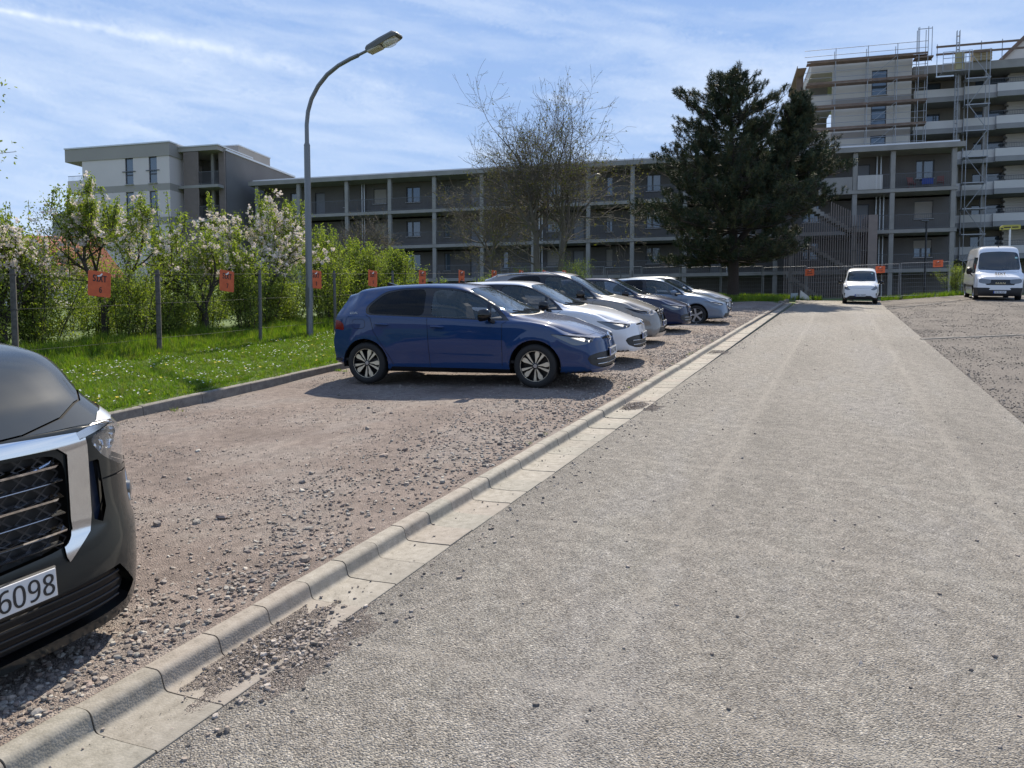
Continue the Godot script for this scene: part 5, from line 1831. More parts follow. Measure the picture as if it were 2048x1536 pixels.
# the compact hatchback parked nearest, and its two sisters
func hatch_params() -> Dictionary:
	var P := {}
	P.half = 0.895; P.wr = 0.312; P.arch = 0.37; P.axles = [-1.353, 1.265]; P.tyre_w = 0.21; P.wheel = "petal"
	P.nose_from = 1.35; P.tail_from = -1.45
	P.sweep_f = 0.30; P.sweep_r = 0.20; P.sweep_pow = 3.1
	P.xs = [-2.06, -2.0, -1.93, -1.85, -1.76, -1.68, -1.6, -1.5, -1.4, -1.3, -1.2, -1.1, -1.0, -0.85, -0.7, -0.55, -0.4, -0.25, -0.1, 0.0, 0.1, 0.18, 0.26, 0.34, 0.42, 0.5, 0.58, 0.66, 0.74, 0.82, 0.9, 0.98, 1.06, 1.14, 1.22, 1.3, 1.38, 1.46, 1.55, 1.64, 1.73, 1.82, 1.91, 2.0, 2.08, 2.15, 2.22]
	P.top = [[-2.06, 1.335], [-1.85, 1.372], [-1.5, 1.42], [-1.0, 1.462], [-0.4, 1.475], [-0.05, 1.462], [0.12, 1.435], [0.3, 1.36], [0.6, 1.205], [0.9, 1.065], [1.04, 1.012], [1.15, 0.992], [1.4, 0.945], [1.7, 0.885], [1.95, 0.82], [2.12, 0.755], [2.22, 0.705]]
	P.crown = [[-2.06, 0.10], [-1.5, 0.095], [-0.5, 0.09], [0.1, 0.10], [0.3, 0.12], [0.6, 0.11], [0.85, 0.085], [1.0, 0.06], [1.15, 0.05], [1.5, 0.07], [2.0, 0.06], [2.22, 0.045]]
	P.belt = [[-2.06, 1.03], [-1.6, 1.04], [-1.0, 1.03], [0.0, 0.985], [0.8, 0.94], [1.1, 0.93], [1.5, 0.865], [1.9, 0.755], [2.22, 0.64]]
	P.w = [[-2.06, 0.80], [-1.85, 0.855], [-1.5, 0.885], [-1.0, 0.895], [1.0, 0.895], [1.5, 0.885], [1.85, 0.87], [2.1, 0.835], [2.22, 0.80]]
	P.r = [[-2.06, 0.55], [-1.5, 0.60], [-0.8, 0.625], [-0.1, 0.62], [0.3, 0.655], [0.7, 0.72], [0.98, 0.775], [1.2, 0.78], [1.7, 0.74], [2.22, 0.62]]
	P.bot = [[-2.06, 0.30], [-1.8, 0.22], [-1.5, 0.185], [1.5, 0.185], [1.9, 0.20], [2.22, 0.215]]
	P.nose = [[0.2, 0.035], [0.30, 0.0], [0.45, 0.012], [0.58, 0.04], [0.66, 0.06], [0.75, 0.11], [0.9, 0.18]]
	P.tail = [[0.2, 0.10], [0.35, 0.03], [0.62, 0.0], [0.8, 0.035], [0.98, 0.06], [1.15, 0.17], [1.3, 0.25], [1.4, 0.26]]
	P.cabin = [-1.9, 1.0]
	P.seats = [[0.05, 0.38, 0.37], [0.05, 0.38, -0.37], [-0.85, 0.40, 0.42], [-0.85, 0.40, -0.42], [-0.85, 0.40, 0.0]]
	P.dash = [0.72, 0.82]
	var win_r := soft([[-1.285, 1.05], [-0.40, 1.012], [-0.43, 1.395], [-0.8, 1.388], [-1.10, 1.335], [-1.31, 1.15]])
	var win_f := soft([[-0.29, 1.008], [0.50, 0.972], [0.54, 1.20], [0.22, 1.335], [0.0, 1.378], [-0.315, 1.392]])
	var quarter := poly([[0.55, 0.975], [0.80, 0.962], [0.575, 1.165]])
	var surround := soft([[-1.33, 1.032], [-0.3, 0.99], [0.5, 0.952], [0.90, 0.945, 1], [0.56, 1.21], [0.24, 1.352], [0.0, 1.402], [-0.45, 1.42], [-0.82, 1.412], [-1.13, 1.358], [-1.36, 1.15]])
	var R: Material = M["lens_red"]
	P.hatch_cuts = [
		["rear_side_window", SIDE, win_r, M["dark_glass"], true, -0.006, 0.2],
		["front_side_window", SIDE, win_f, M["glass"], true, -0.006, 0.2],
		["quarter_window", SIDE, quarter, M["glass"], true, -0.006, 0.2],
		["window_surround", SIDE, surround, M["gloss_black"], true, -0.002, 0.2],
		["windscreen", TOP, soft([[0.21, 0.0, 1], [0.21, 0.50], [0.24, 0.575], [0.86, 0.70], [0.955, 0.62], [1.03, 0.3], [1.04, 0.0, 1]]), M["screen_glass"], false, -0.004, 0.3],
		["cowl", TOP, poly([[0.84, 0.0], [1.10, 0.0], [1.09, 0.3], [1.02, 0.60], [0.93, 0.745], [0.87, 0.735], [0.86, 0.68]]), M["black_plastic"], false, -0.012, 0.3, Vector3(-9, 0.9, -9)],
		["rear_window", REAR, soft([[0.0, 1.0, 1], [0.60, 1.0], [0.47, 1.275], [0.0, 1.30, 1]]), M["dark_glass"], false, -0.004, 0.15],
		["tail_light", RCORNER, soft([[-0.95, 0.83], [-0.72, 0.815], [-0.60, 0.80], [-0.62, 0.90], [-0.72, 0.955], [-0.95, 0.96]]), R, true, 0.002, 0.1, Vector3(-9, 0.7, 0.25), Vector3(-1.5, 1.1, 2)],
		["headlight", CORNER, soft([[0.42, 0.762], [0.56, 0.752], [0.70, 0.735], [1.0, 0.695], [1.0, 0.652], [0.82, 0.612], [0.70, 0.602], [0.60, 0.66]]), M["lamp_inside"], true, -0.012, 0.1, Vector3(1.4, 0.5, 0.25)],
		["grille_strip", FRONT, poly([[0.0, 0.695], [0.42, 0.688], [0.42, 0.664], [0.0, 0.655]]), M["gloss_black"], false, -0.004, 0.1],
		["lower_grille", FRONT, soft([[0.0, 0.50, 1], [0.62, 0.49], [0.79, 0.455], [0.77, 0.34], [0.56, 0.275], [0.0, 0.262, 1]]), M["black_plastic"], false, -0.02, 0.1],
		["door_gap", SIDE, lines([[-1.33, 1.03], [-1.25, 0.99], [-1.20, 0.79], [-0.98, 0.46], [-0.90, 0.30]]), M["gap_black"], true, -0.004, 0.2],
		["door_gap", SIDE, lines([[-0.34, 0.985], [-0.315, 0.28]]), M["gap_black"], true, -0.004, 0.2],
		["door_gap", SIDE, lines([[0.86, 0.935], [0.80, 0.90], [0.79, 0.30]]), M["gap_black"], true, -0.004, 0.2],
		["fuel_gap", SIDE, Geometry2D.offset_polyline(soft([[-1.55, 0.83], [-1.34, 0.83], [-1.34, 0.97], [-1.55, 0.97]]), 0.0025)[0], M["gap_black"], true, -0.003, 0.2],
		["rear_door", SIDE, poly([[-1.253, 0.993], [-1.203, 0.79], [-0.976, 0.462], [-0.896, 0.296], [-0.322, 0.286], [-0.344, 0.986]]), null, true, 0.0, 0.2],
		["front_door", SIDE, poly([[-0.336, 0.984], [-0.311, 0.286], [0.786, 0.296], [0.796, 0.902], [0.85, 0.935]]), null, true, 0.0, 0.2],
		["sill", SIDE, poly([[-1.02, 0.15], [0.93, 0.15], [0.92, 0.262], [-0.93, 0.272]]), M["gloss_black"], true, 0.0, 0.2],
		["bonnet_gap", TOP, lines([[0.98, 0.80], [1.4, 0.775], [1.75, 0.70], [1.98, 0.55], [2.02, 0.4]], 0.0035), M["gap_black"], false, -0.004, 0.2, Vector3(0.9, 0.6, 0)],
	]
	return P

func with_paint(P: Dictionary, m: Material) -> Dictionary:
	var q := P.duplicate()
	q.paint = m
	var c := []
	for f in P.hatch_cuts:
		var g: Array = f.duplicate()
		if g[3] == null: g[3] = m
		c.append(g)
	q.cuts = c
	return q

func lamp_guts(o: Node3D, at: Array, bar: Array) -> void:
	for s in [1.0, -1.0]:
		for q in at:
			var mb := MB.new()
			mb.lathe([Vector2(q[3], 0.012), Vector2(q[3] * 0.85, 0.0), Vector2(q[3] * 0.55, -0.01), Vector2(0, 0.004)], 16, Transform3D(Basis(Vector3.UP, PI / 2 - 0.7 * s), Vector3(q[0], q[1], q[2] * s)))
			part(o, "lamp_reflector", mb.mesh(), M["satin_chrome"])
		var lb := MB.new()
		var pts := []
		var rr := []
		for q in bar:
			pts.append(Vector3(q[0], q[1], q[2] * s)); rr.append(0.006)
		lb.tube(pts, rr, 6)
		part(o, "light_strip", lb.mesh(), M["plate_white"])

func build_hatch(t: Transform3D, m: Material, called: String, label: String, plate: String, trim: Material) -> Node3D:
	var P := with_paint(hatch_params(), m)
	var o := make_car(P, called, label, "car", t, "cars parked in the gravel bays")
	add_mirrors(o, Vector3(0.60, 1.035, 0.985), Vector3(0.15, 0.17, 0.20), M["black_plastic"], trim)
	for x in [-1.06, -0.18]:
		for s in [1.0, -1.0]:
			part(o, "door_handle", handle_mesh(0.21), m, Transform3D(Basis(Vector3.UP, 0.0 if s > 0 else PI) * Basis(Vector3.BACK, -0.05 * s), Vector3(x, 0.895 if x < -0.5 else 0.862, s * (surf_z(P, x, 0.88) - 0.002))))
	add_plate(o, Vector3(2.205, 0.465, 0), PI / 2, plate, -0.06)
	add_plate(o, Vector3(-2.07, 0.70, 0), -PI / 2, plate, 0.0)
	# chrome blades of the lower grille
	for q in [[0.40, 0.64], [0.325, 0.62]]:
		var mb := MB.new()
		var pts := []
		var rr := []
		for k in 13:
			var z: float = lerpf(-q[1], q[1], k / 12.0)
			pts.append(Vector3(2.21 - 0.30 * pow(absf(z) / 0.895, 3.1) - 0.004, q[0] + 0.02 * pow(z, 2.0), z)); rr.append(0.008)
		mb.tube(pts, rr, 6)
		part(o, "grille_blade", mb.mesh(), M["satin_chrome"])
	# roof aerial fin, rear spoiler edge, badge, wipers
	var fin := MB.new()
	fin.prism(poly([[-0.13, 0.0], [0.12, 0.0], [0.05, 0.012], [-0.10, 0.062], [-0.13, 0.06]]), -0.018, 0.018)
	part(o, "roof_aerial", fin.mesh(), M["gloss_black"], Transform3D(Basis(Vector3.BACK, 0.05), Vector3(-1.25, 1.437, 0)))
	var bd := MB.new()
	bd.lathe([Vector2(0.055, -0.01), Vector2(0.055, 0.006), Vector2(0.047, 0.008), Vector2(0.045, 0.004), Vector2(0, 0.004)], 24)
	part(o, "front_badge", bd.mesh(), M["chrome"], Transform3D(Basis(Vector3.UP, PI / 2) * Basis(Vector3.RIGHT, -0.5), Vector3(2.158, 0.69, 0)))
	part(o, "badge_letter", lettering("W", 0.075, 700, 0.006), M["chrome"], Transform3D(Basis(Vector3.UP, PI / 2) * Basis(Vector3.RIGHT, -0.5), Vector3(2.168, 0.692, 0)))
	var wp := MB.new()
	wp.bar(Vector3(0.98, 1.035, -0.55), Vector3(0.9, 1.075, 0.1), 0.018); wp.bar(Vector3(0.99, 1.03, 0.05), Vector3(0.89, 1.075, 0.62), 0.018)
	part(o, "wiper", wp.mesh(), M["black_plastic"])
	lamp_guts(o, [[2.02, 0.665, 0.64, 0.032], [1.965, 0.668, 0.71, 0.032], [2.06, 0.663, 0.56, 0.026]], [[1.74, 0.752, 0.85], [1.89, 0.738, 0.77], [2.04, 0.705, 0.62], [2.11, 0.69, 0.45]])
	return o

func build_cars() -> void:
	car_materials()
	var blue := paint("paint_blue", Color(0.009, 0.036, 0.115), 0.45, 0.0)
	var white := paint("paint_white", Color(0.66, 0.67, 0.69), 0.35)
	var navy := paint("paint_navy", Color(0.005, 0.013, 0.05), 0.45, 0.0)
	var head := deg_to_rad(5.0)
	var nose_up := Transform3D(Basis(Vector3.BACK, deg_to_rad(1.1)), Vector3.ZERO)
	var b := build_hatch(lot(Vector3(-5.20, 0.103, -10.65), deg_to_rad(5.5)) * nose_up, blue, "blue_hatchback", "dark blue five door hatchback parked nearest on the gravel", "M AX 7141", M["gloss_black"])
	for s in [1.0, -1.0]:
		part(b, "model_lettering", lettering("GOAL", 0.042, 500, 0.003), M["tag_silver"], Transform3D(Basis(Vector3.UP, 0.0 if s > 0 else PI) * Basis.from_scale(Vector3(1.25, 1, 1)), Vector3(-1.52, 1.062, s * 0.862)))
	build_hatch(lot(Vector3(-5.44, 0.10, -13.65), head) * nose_up, white, "white_hatchback", "white five door hatchback parked beyond the dark blue hatchback", "M AX 7238", M["gloss_black"])
	var sport := build_hatch(lot(Vector3(-5.9, 0.09, -21.0), head) * nose_up, navy, "navy_hatchback", "navy sporty hatchback with round fog lights between silver cars", "M DX 2014", M["gloss_black"])
	for s in [1.0, -1.0]:
		for q in [[0, 0], [1, 0], [2, 0], [0.5, 1], [1.5, 1]]:
			var mb := MB.new()
			mb.lathe([Vector2(0.022, 0.0), Vector2(0.018, 0.008), Vector2(0, 0.008)], 12, Transform3D(Basis(Vector3.UP, PI / 2 - 0.5 * s), Vector3(2.03 - q[0] * 0.03, 0.33 + q[1] * 0.05, s * (0.52 + q[0] * 0.055))))
			part(sport, "fog_light", mb.mesh(), M["chrome"])
	stage("hatchbacks")
	build_other_cars()

func stretch_tab(tab: Array, kx: float, kv: float) -> Array:
	var o := []
	for r in tab: o.append([r[0] * kx, r[1] * kv])
	return o

func stretch_poly(q: PackedVector2Array, kx: float, ky: float) -> PackedVector2Array:
	var o := PackedVector2Array()
	for p in q: o.append(Vector2(p.x * kx, p.y * ky))
	return o

# the hatchback's shell drawn longer, taller and wider
func stretched(sx: float, sy: float, sz: float) -> Dictionary:
	var P := hatch_params()
	for k in ["top", "crown", "belt", "bot"]: P[k] = stretch_tab(P[k], sx, sy)
	for k in ["w", "r"]: P[k] = stretch_tab(P[k], sx, sz)
	for k in ["nose", "tail"]: P[k] = stretch_tab(P[k], sy, sx)
	var xs := []
	for x in P.xs: xs.append(x * sx)
	P.xs = xs
	P.half *= sz; P.nose_from *= sx; P.tail_from *= sx
	P.axles = [P.axles[0] * sx, P.axles[1] * sx]
	P.cabin = [P.cabin[0] * sx, P.cabin[1] * sx]
	P.dash = [P.dash[0] * sx, P.dash[1] * sy]
	var seats := []
	for q in P.seats: seats.append([q[0] * sx, q[1] * sy * 1.05, q[2] * sz])
	P.seats = seats
	for f in P.hatch_cuts:
		var kx := sx
		var ky := sy
		if f[1] == FRONT or f[1] == REAR: kx = sz
		if f[1] == TOP: ky = sz
		if f[1] == CORNER or f[1] == RCORNER: kx = (sx * 2.0 - sz)
		f[2] = stretch_poly(f[2], kx, ky)
	return P

func drop_cuts(P: Dictionary, names: Array) -> void:
	var c := []
	for f in P.hatch_cuts:
		if not (f[0] in names): c.append(f)
	P.hatch_cuts = c

func crossover(t: Transform3D, m: Material) -> void:
	var P := stretched(1.045, 1.12, 1.03)
	P.wr = 0.345; P.arch = 0.415; P.wheel = "twin"
	P.press = 0.03; P.press_y = 0.50
	drop_cuts(P, ["lower_grille", "grille_strip", "headlight", "sill"])
	P.hatch_cuts.push_front(["headlight", CORNER, soft([[0.42, 0.90], [0.62, 0.845], [0.98, 0.80], [1.0, 0.765], [0.80, 0.75], [0.62, 0.79]]), M["gloss_black"], true, -0.012, 0.1, Vector3(1.4, 0.5, 0.25)])
	P.hatch_cuts.push_front(["grille", FRONT, soft([[0.0, 0.83, 1], [0.44, 0.82], [0.52, 0.78], [0.46, 0.66], [0.36, 0.585], [0.0, 0.575, 1]]), M["gloss_black"], false, -0.025, 0.1])
	P.hatch_cuts.push_front(["lower_grille", FRONT, poly([[0.0, 0.44], [0.46, 0.44], [0.56, 0.33], [0.0, 0.33]]), M["black_plastic"], false, -0.03, 0.1])
	P.hatch_cuts.push_front(["skid_plate", FRONT, poly([[0.0, 0.325], [0.60, 0.325], [0.66, 0.26], [0.0, 0.26]]), M["satin_chrome"], false, 0.004, 0.05])
	P.hatch_cuts.push_front(["daytime_light", CORNER, poly([[0.56, 0.72], [0.60, 0.72], [0.66, 0.40], [0.63, 0.40]]), M["gloss_black"], true, -0.01, 0.05, Vector3(1.4, 0.3, 0.3)])
	P.hatch_cuts.append(["cladding", SIDE, poly([[-1.06, 0.15], [0.97, 0.15], [0.95, 0.36], [-0.97, 0.36]]), M["black_plastic"], true, 0.002, 0.2])
	for ax in P.axles: P.hatch_cuts.append(["arch_cladding", SIDE, disc(Vector2(ax, P.wr), P.arch + 0.05), M["black_plastic"], true, 0.003, 0.2])
	P = with_paint(P, m)
	var o := make_car(P, "silver_crossover", "silver crossover with dark wavy grille parked beyond the white hatchback", "car", t, "cars parked in the gravel bays")
	add_mirrors(o, Vector3(0.60, 1.17, 1.01), Vector3(0.15, 0.17, 0.22), M["black_plastic"], M["gloss_black"])
	for x in [-1.1, -0.18]:
		for s in [1.0, -1.0]: part(o, "door_handle", handle_mesh(0.21), m, Transform3D(Basis(Vector3.UP, 0.0 if s > 0 else PI), Vector3(x, 0.98, s * (surf_z(P, x, 0.98) - 0.002))))
	add_plate(o, Vector3(2.31, 0.52, 0), PI / 2, "M KR 5502", -0.03)
	for i in 7:
		var mb := MB.new()
		var pts := []
		var rr := []
		for k in 17:
			var z := lerpf(-0.44, 0.44, k / 16.0)
			pts.append(Vector3(2.285 - 0.30 * pow(absf(z) / 0.92, 3.1) - 0.05, 0.60 + i * 0.034 + 0.010 * absf(fmod(k + i, 4) - 2.0), z)); rr.append(0.006)
		mb.tube(pts, rr, 5)
		part(o, "grille_wave", mb.mesh(), M["satin_chrome"])
	for s in [1.0, -1.0]:
		var rl := MB.new()
		rl.tube([Vector3(-1.6, 1.52, 0.56 * s), Vector3(-1.5, 1.59, 0.575 * s), Vector3(-0.3, 1.65, 0.59 * s), Vector3(0.02, 1.58, 0.6 * s)], [0.014, 0.016, 0.016, 0.012], 6)
		part(o, "roof_rail", rl.mesh(), M["satin_chrome"])
	lamp_guts(o, [[2.02, 0.80, 0.68, 0.035], [2.09, 0.79, 0.60, 0.035]], [[1.8, 0.885, 0.86], [2.0, 0.83, 0.74], [2.12, 0.80, 0.6]])

func long_nose_hatch(t: Transform3D, m: Material, called: String, label: String, sy: float, plate: String, wheel: String) -> void:
	var P := stretched(1.01, sy, 1.0)
	P.wheel = wheel
	drop_cuts(P, ["lower_grille", "grille_strip", "sill"])
	P.hatch_cuts.push_front(["grille", FRONT, soft([[0.0, 0.70, 1], [0.36, 0.695], [0.40, 0.62], [0.30, 0.53], [0.0, 0.52, 1]]), M["gloss_black"], false, -0.025, 0.1])
	P.hatch_cuts.push_front(["lower_grille", FRONT, poly([[0.0, 0.38], [0.62, 0.38], [0.70, 0.26], [0.0, 0.26]]), M["black_plastic"], false, -0.02, 0.1])
	P = with_paint(P, m)
	var o := make_car(P, called, label, "car", t, "cars parked in the gravel bays")
	add_mirrors(o, Vector3(0.60, 1.03 * sy, 0.985), Vector3(0.15, 0.15, 0.20), M["black_plastic"], m)
	for x in [-1.06, -0.18]:
		for s in [1.0, -1.0]: part(o, "door_handle", handle_mesh(0.21), m, Transform3D(Basis(Vector3.UP, 0.0 if s > 0 else PI), Vector3(x, 0.87 * sy, s * (surf_z(P, x, 0.87 * sy) - 0.002))))
	add_plate(o, Vector3(2.235, 0.44, 0), PI / 2, plate, 0.0)
	var fr := MB.new()
	var pts := []
	var rr := []
	for k in 25:
		var a := TAU * k / 24.0
		var z := cos(a) * 0.39
		pts.append(Vector3(2.205 - 0.30 * pow(absf(z) / 0.895, 3.1), 0.61 + sin(a) * 0.085, z)); rr.append(0.009)
	fr.tube(pts, rr, 6, false)
	part(o, "grille_frame", fr.mesh(), M["chrome"])
	lamp_guts(o, [[1.985, 0.655 * sy, 0.62, 0.035], [1.925, 0.66 * sy, 0.69, 0.035]], [[1.70, 0.745 * sy, 0.845], [1.84, 0.735 * sy, 0.76], [1.99, 0.70 * sy, 0.60]])

func van_params(L: float, W: float, H: float, bonnet: Array) -> Dictionary:
	# bonnet: [nose height, cowl x, cowl height, screen top x, screen top height]
	var P := {}
	var h := L / 2.0
	P.half = W / 2.0; P.tyre_w = 0.21; P.wheel = "steel"; P.paint = M["paint_van"]
	P.nose_from = h - 0.75; P.tail_from = -h + 0.3
	P.sweep_f = 0.22; P.sweep_r = 0.05; P.sweep_pow = 3.2
	P.press = 0.012; P.line_y = 1.1
	var xs := []
	for i in 12: xs.append(-h + i * (h + bonnet[3] - 0.3) / 12.0)
	for i in 10: xs.append(lerpf(bonnet[3] - 0.3, bonnet[1], i / 10.0))
	for i in 13: xs.append(lerpf(bonnet[1], h, i / 12.0))
	P.xs = xs
	P.top = [[-h, H - 0.06], [-h + 0.3, H], [bonnet[3] - 0.7, H], [bonnet[3] - 0.25, H - 0.06], [bonnet[3], bonnet[4]], [lerpf(bonnet[3], bonnet[1], 0.5), lerpf(bonnet[4], bonnet[2], 0.47)], [bonnet[1], bonnet[2]], [lerpf(bonnet[1], h, 0.5), lerpf(bonnet[2], bonnet[0], 0.36)], [h, bonnet[0]]]
	P.crown = [[-h, 0.2], [bonnet[3] - 0.5, 0.2], [bonnet[3], 0.13], [bonnet[1], 0.06], [h, 0.06]]
	P.belt = [[-h, H * 0.5], [bonnet[3], H * 0.5], [bonnet[1], bonnet[2] - 0.1], [h, bonnet[0] - 0.08]]
	P.w = [[-h, W / 2 - 0.05], [-h + 0.3, W / 2], [h - 0.7, W / 2], [h, W / 2 - 0.1]]
	P.r = [[-h, W / 2 - 0.18], [bonnet[3] - 0.4, W / 2 - 0.17], [bonnet[3], W / 2 - 0.18], [bonnet[1], W / 2 - 0.14], [h, W / 2 - 0.22]]
	P.bot = [[-h, 0.32], [-h + 0.6, 0.24], [h - 0.5, 0.22], [h, 0.24]]
	P.nose = [[0.2, 0.06], [0.4, 0.0], [0.75, 0.02], [bonnet[0], 0.12], [bonnet[0] + 0.2, 0.2]]
	P.tail = [[0.2, 0.05], [0.5, 0.0], [H, 0.05]]
	P.cabin = [bonnet[3] - 1.2, bonnet[1]]
	P.seats = [[bonnet[3] - 0.35, 0.62 if H > 2.2 else 0.5, 0.42], [bonnet[3] - 0.35, 0.62 if H > 2.2 else 0.5, -0.42]]
	P.dash = [bonnet[1] - 0.35, bonnet[2] - 0.25]
	return P

func build_vans() -> void:
	paint("paint_van", Color(0.70, 0.71, 0.72), 0.35)
	# tall panel van
	var P := van_params(5.98, 2.02, 2.60, [1.12, 2.2, 1.40, 1.46, 2.30])
	P.wr = 0.345; P.arch = 0.41; P.axles = [-1.75, 1.99]
	P.cuts = [
		["windscreen", TOP, soft([[1.44, 0.0, 1], [1.46, 0.74], [1.52, 0.80], [2.02, 0.86], [2.12, 0.80], [2.19, 0.0, 1]]), M["screen_glass"], false, -0.004, 0.15, Vector3(-9, 1.3, -9)],
		["door_window", SIDE, soft([[0.62, 1.35], [1.78, 1.32], [1.9, 1.42], [1.55, 1.98], [0.62, 2.02]]), M["glass"], true, -0.005, 0.2],
		["window_surround", SIDE, poly([[0.56, 1.30], [2.0, 1.27], [1.58, 2.04], [0.56, 2.07]]), M["gloss_black"], true, -0.002, 0.2],
		["side_panel", SIDE, soft([[-1.2, 1.35], [0.40, 1.35], [0.40, 1.98], [-1.2, 1.98]]), M["paint_van"], true, -0.012, 0.2],
		["rear_side_panel", SIDE, soft([[-2.75, 1.35], [-1.32, 1.35], [-1.32, 1.98], [-2.75, 1.98]]), M["paint_van"], true, -0.012, 0.2],
		["headlight", CORNER, soft([[1.36, 1.03], [1.62, 1.02], [1.82, 0.99], [1.80, 0.82], [1.60, 0.80], [1.38, 0.86]]), M["lamp_inside"], true, -0.01, 0.05, Vector3(2.2, 0.5, 0.4)],
		["grille", FRONT, poly([[0.0, 1.0], [0.56, 1.0], [0.60, 0.80], [0.54, 0.74], [0.0, 0.74]]), M["gloss_black"], false, -0.012, 0.05],
		["bumper", FRONT, poly([[0.0, 0.52], [0.55, 0.52], [0.72, 0.60], [1.2, 0.62], [1.2, 0.1], [0.0, 0.1]]), M["black_plastic"], false, 0.004, -0.05, Vector3(2.35, 0, 0)],
		["bumper_side", SIDE, poly([[2.3, 0.2], [3.1, 0.2], [3.1, 0.62], [2.3, 0.62]]), M["black_plastic"], true, 0.004, 0.1],
		["side_strip", SIDE, poly([[-2.95, 0.62], [1.5, 0.62], [1.5, 0.72], [-2.95, 0.72]]), M["black_plastic"], true, 0.006, 0.3],
		["door_gap", SIDE, lines([[0.50, 2.1], [0.50, 0.35]], 0.006), M["gap_black"], true, -0.004, 0.2],
		["door_gap", SIDE, lines([[2.05, 1.3], [1.9, 0.75]], 0.006), M["gap_black"], true, -0.004, 0.2],
	]
	var o := make_car(P, "white_panel_van", "tall white panel van facing the camera at the right edge", "van", lot(Vector3(6.95, 0.34, -45.2), deg_to_rad(-92.0)), "white vans at the end of the road")
	add_mirrors(o, Vector3(1.78, 1.42, 1.20), Vector3(0.16, 0.36, 0.24), M["black_plastic"], M["black_plastic"])
	add_plate(o, Vector3(3.0, 0.42, 0), PI / 2, "M RX 6041", 0.0)
	part(o, "name_lettering", lettering("SIXT", 0.24), M["plate_ink"], Transform3D(Basis(Vector3.UP, PI / 2) * Basis(Vector3.RIGHT, -0.95) * Basis.from_scale(Vector3(0.9, 1, 1)), Vector3(2.66, 1.275, 0)))
	part(o, "maker_lettering", lettering("MAN", 0.12), M["chrome"], Transform3D(Basis(Vector3.UP, PI / 2) * Basis.from_scale(Vector3(1.5, 1, 1)), Vector3(2.985, 0.83, 0)))
	for s in [1.0, -1.0]:
		for q in [[2.64, 0.92, 0.74], [2.72, 0.92, 0.60]]:
			var mb := MB.new()
			mb.lathe([Vector2(0.06, 0.0), Vector2(0.05, 0.02), Vector2(0, 0.024)], 14, Transform3D(Basis(Vector3.UP, PI / 2 - 0.25 * s), Vector3(q[0], q[1], q[2] * s)))
			part(o, "lamp_reflector", mb.mesh(), M["chrome"])
	var st := MB.new()
	st.cbox(Vector3(1.72, 2.02, -0.70), Vector3(0.006, 0.1, 0.1), 0.002, Basis(Vector3.BACK, 0.7))
	part(o, "sticker", st.mesh(), mat("sticker_mint", Color(0.35, 0.55, 0.5), 0.5))
	var ae := MB.new()
	ae.tube([Vector3(1.2, 2.5, 0), Vector3(1.15, 2.62, 0), Vector3(1.0, 2.86, 0)], [0.03, 0.012, 0.004], 6)
	part(o, "roof_aerial", ae.mesh(), M["black_plastic"])
	# small electric van
	P = van_params(4.54, 1.78, 1.90, [0.98, 1.42, 1.17, 0.68, 1.74])
	P.wr = 0.315; P.arch = 0.37; P.axles = [-1.38, 1.44]
	P.cuts = [
		["windscreen", TOP, soft([[0.66, 0.0, 1], [0.69, 0.58], [0.74, 0.66], [1.28, 0.71], [1.36, 0.64], [1.41, 0.0, 1]]), M["screen_glass"], false, -0.004, 0.15, Vector3(-9, 1.05, -9)],
		["door_window", SIDE, soft([[-0.1, 1.1], [1.0, 1.08], [1.15, 1.15], [0.72, 1.55], [-0.1, 1.6]]), M["glass"], true, -0.005, 0.2],
		["headlight", CORNER, soft([[0.78, 1.0], [0.98, 0.93], [1.24, 0.76], [1.10, 0.72], [0.92, 0.80]]), M["lamp_inside"], true, -0.008, 0.05, Vector3(1.4, 0.5, 0.3)],
		["fog_recess", CORNER, poly([[0.86, 0.60], [1.0, 0.57], [0.98, 0.42], [0.90, 0.42]]), M["black_plastic"], true, -0.01, 0.05, Vector3(1.4, 0.3, 0.3)],
		["lower_grille", FRONT, poly([[0.0, 0.44], [0.50, 0.44], [0.66, 0.34], [0.9, 0.33], [0.9, 0.1], [0.0, 0.1]]), M["black_plastic"], false, 0.002, -0.05, Vector3(1.6, 0, 0)],
		["bonnet_gap", FRONT, lines([[0.0, 0.84], [0.5, 0.85], [0.7, 0.92]], 0.006), M["gap_black"], false, -0.003, 0.05],
		["door_gap", SIDE, lines([[-0.2, 1.6], [-0.2, 0.3]], 0.006), M["gap_black"], true, -0.004, 0.2],
	]
	o = make_car(P, "small_white_van", "small white van facing the camera at the end of the road", "van", lot(Vector3(1.0, 0.0, -46.95), deg_to_rad(-91.0)), "white vans at the end of the road")
	add_mirrors(o, Vector3(1.05, 1.14, 1.02), Vector3(0.14, 0.17, 0.23), M["black_plastic"], M["gloss_black"])
	add_plate(o, Vector3(2.285, 0.46, 0), PI / 2, "M AL 2907E", 0.0)
	st = MB.new()
	st.cbox(Vector3(0.86, 1.60, -0.52), Vector3(0.006, 0.09, 0.09), 0.002, Basis(Vector3.BACK, 0.8))
	part(o, "sticker", st.mesh(), M["sticker_mint"])
	for s in [1.0, -1.0]:
		var mb := MB.new()
		mb.lathe([Vector2(0.05, 0.0), Vector2(0.04, 0.016), Vector2(0, 0.02)], 14, Transform3D(Basis(Vector3.UP, PI / 2 - 0.4 * s), Vector3(2.03, 0.83, 0.66 * s)))
		part(o, "lamp_reflector", mb.mesh(), M["chrome"])

func nose_x(y: float, z: float, P: Dictionary) -> float:
	return 2.45 - cv(P.nose, y) - P.sweep_f * pow(absf(z) / P.half, P.sweep_pow)

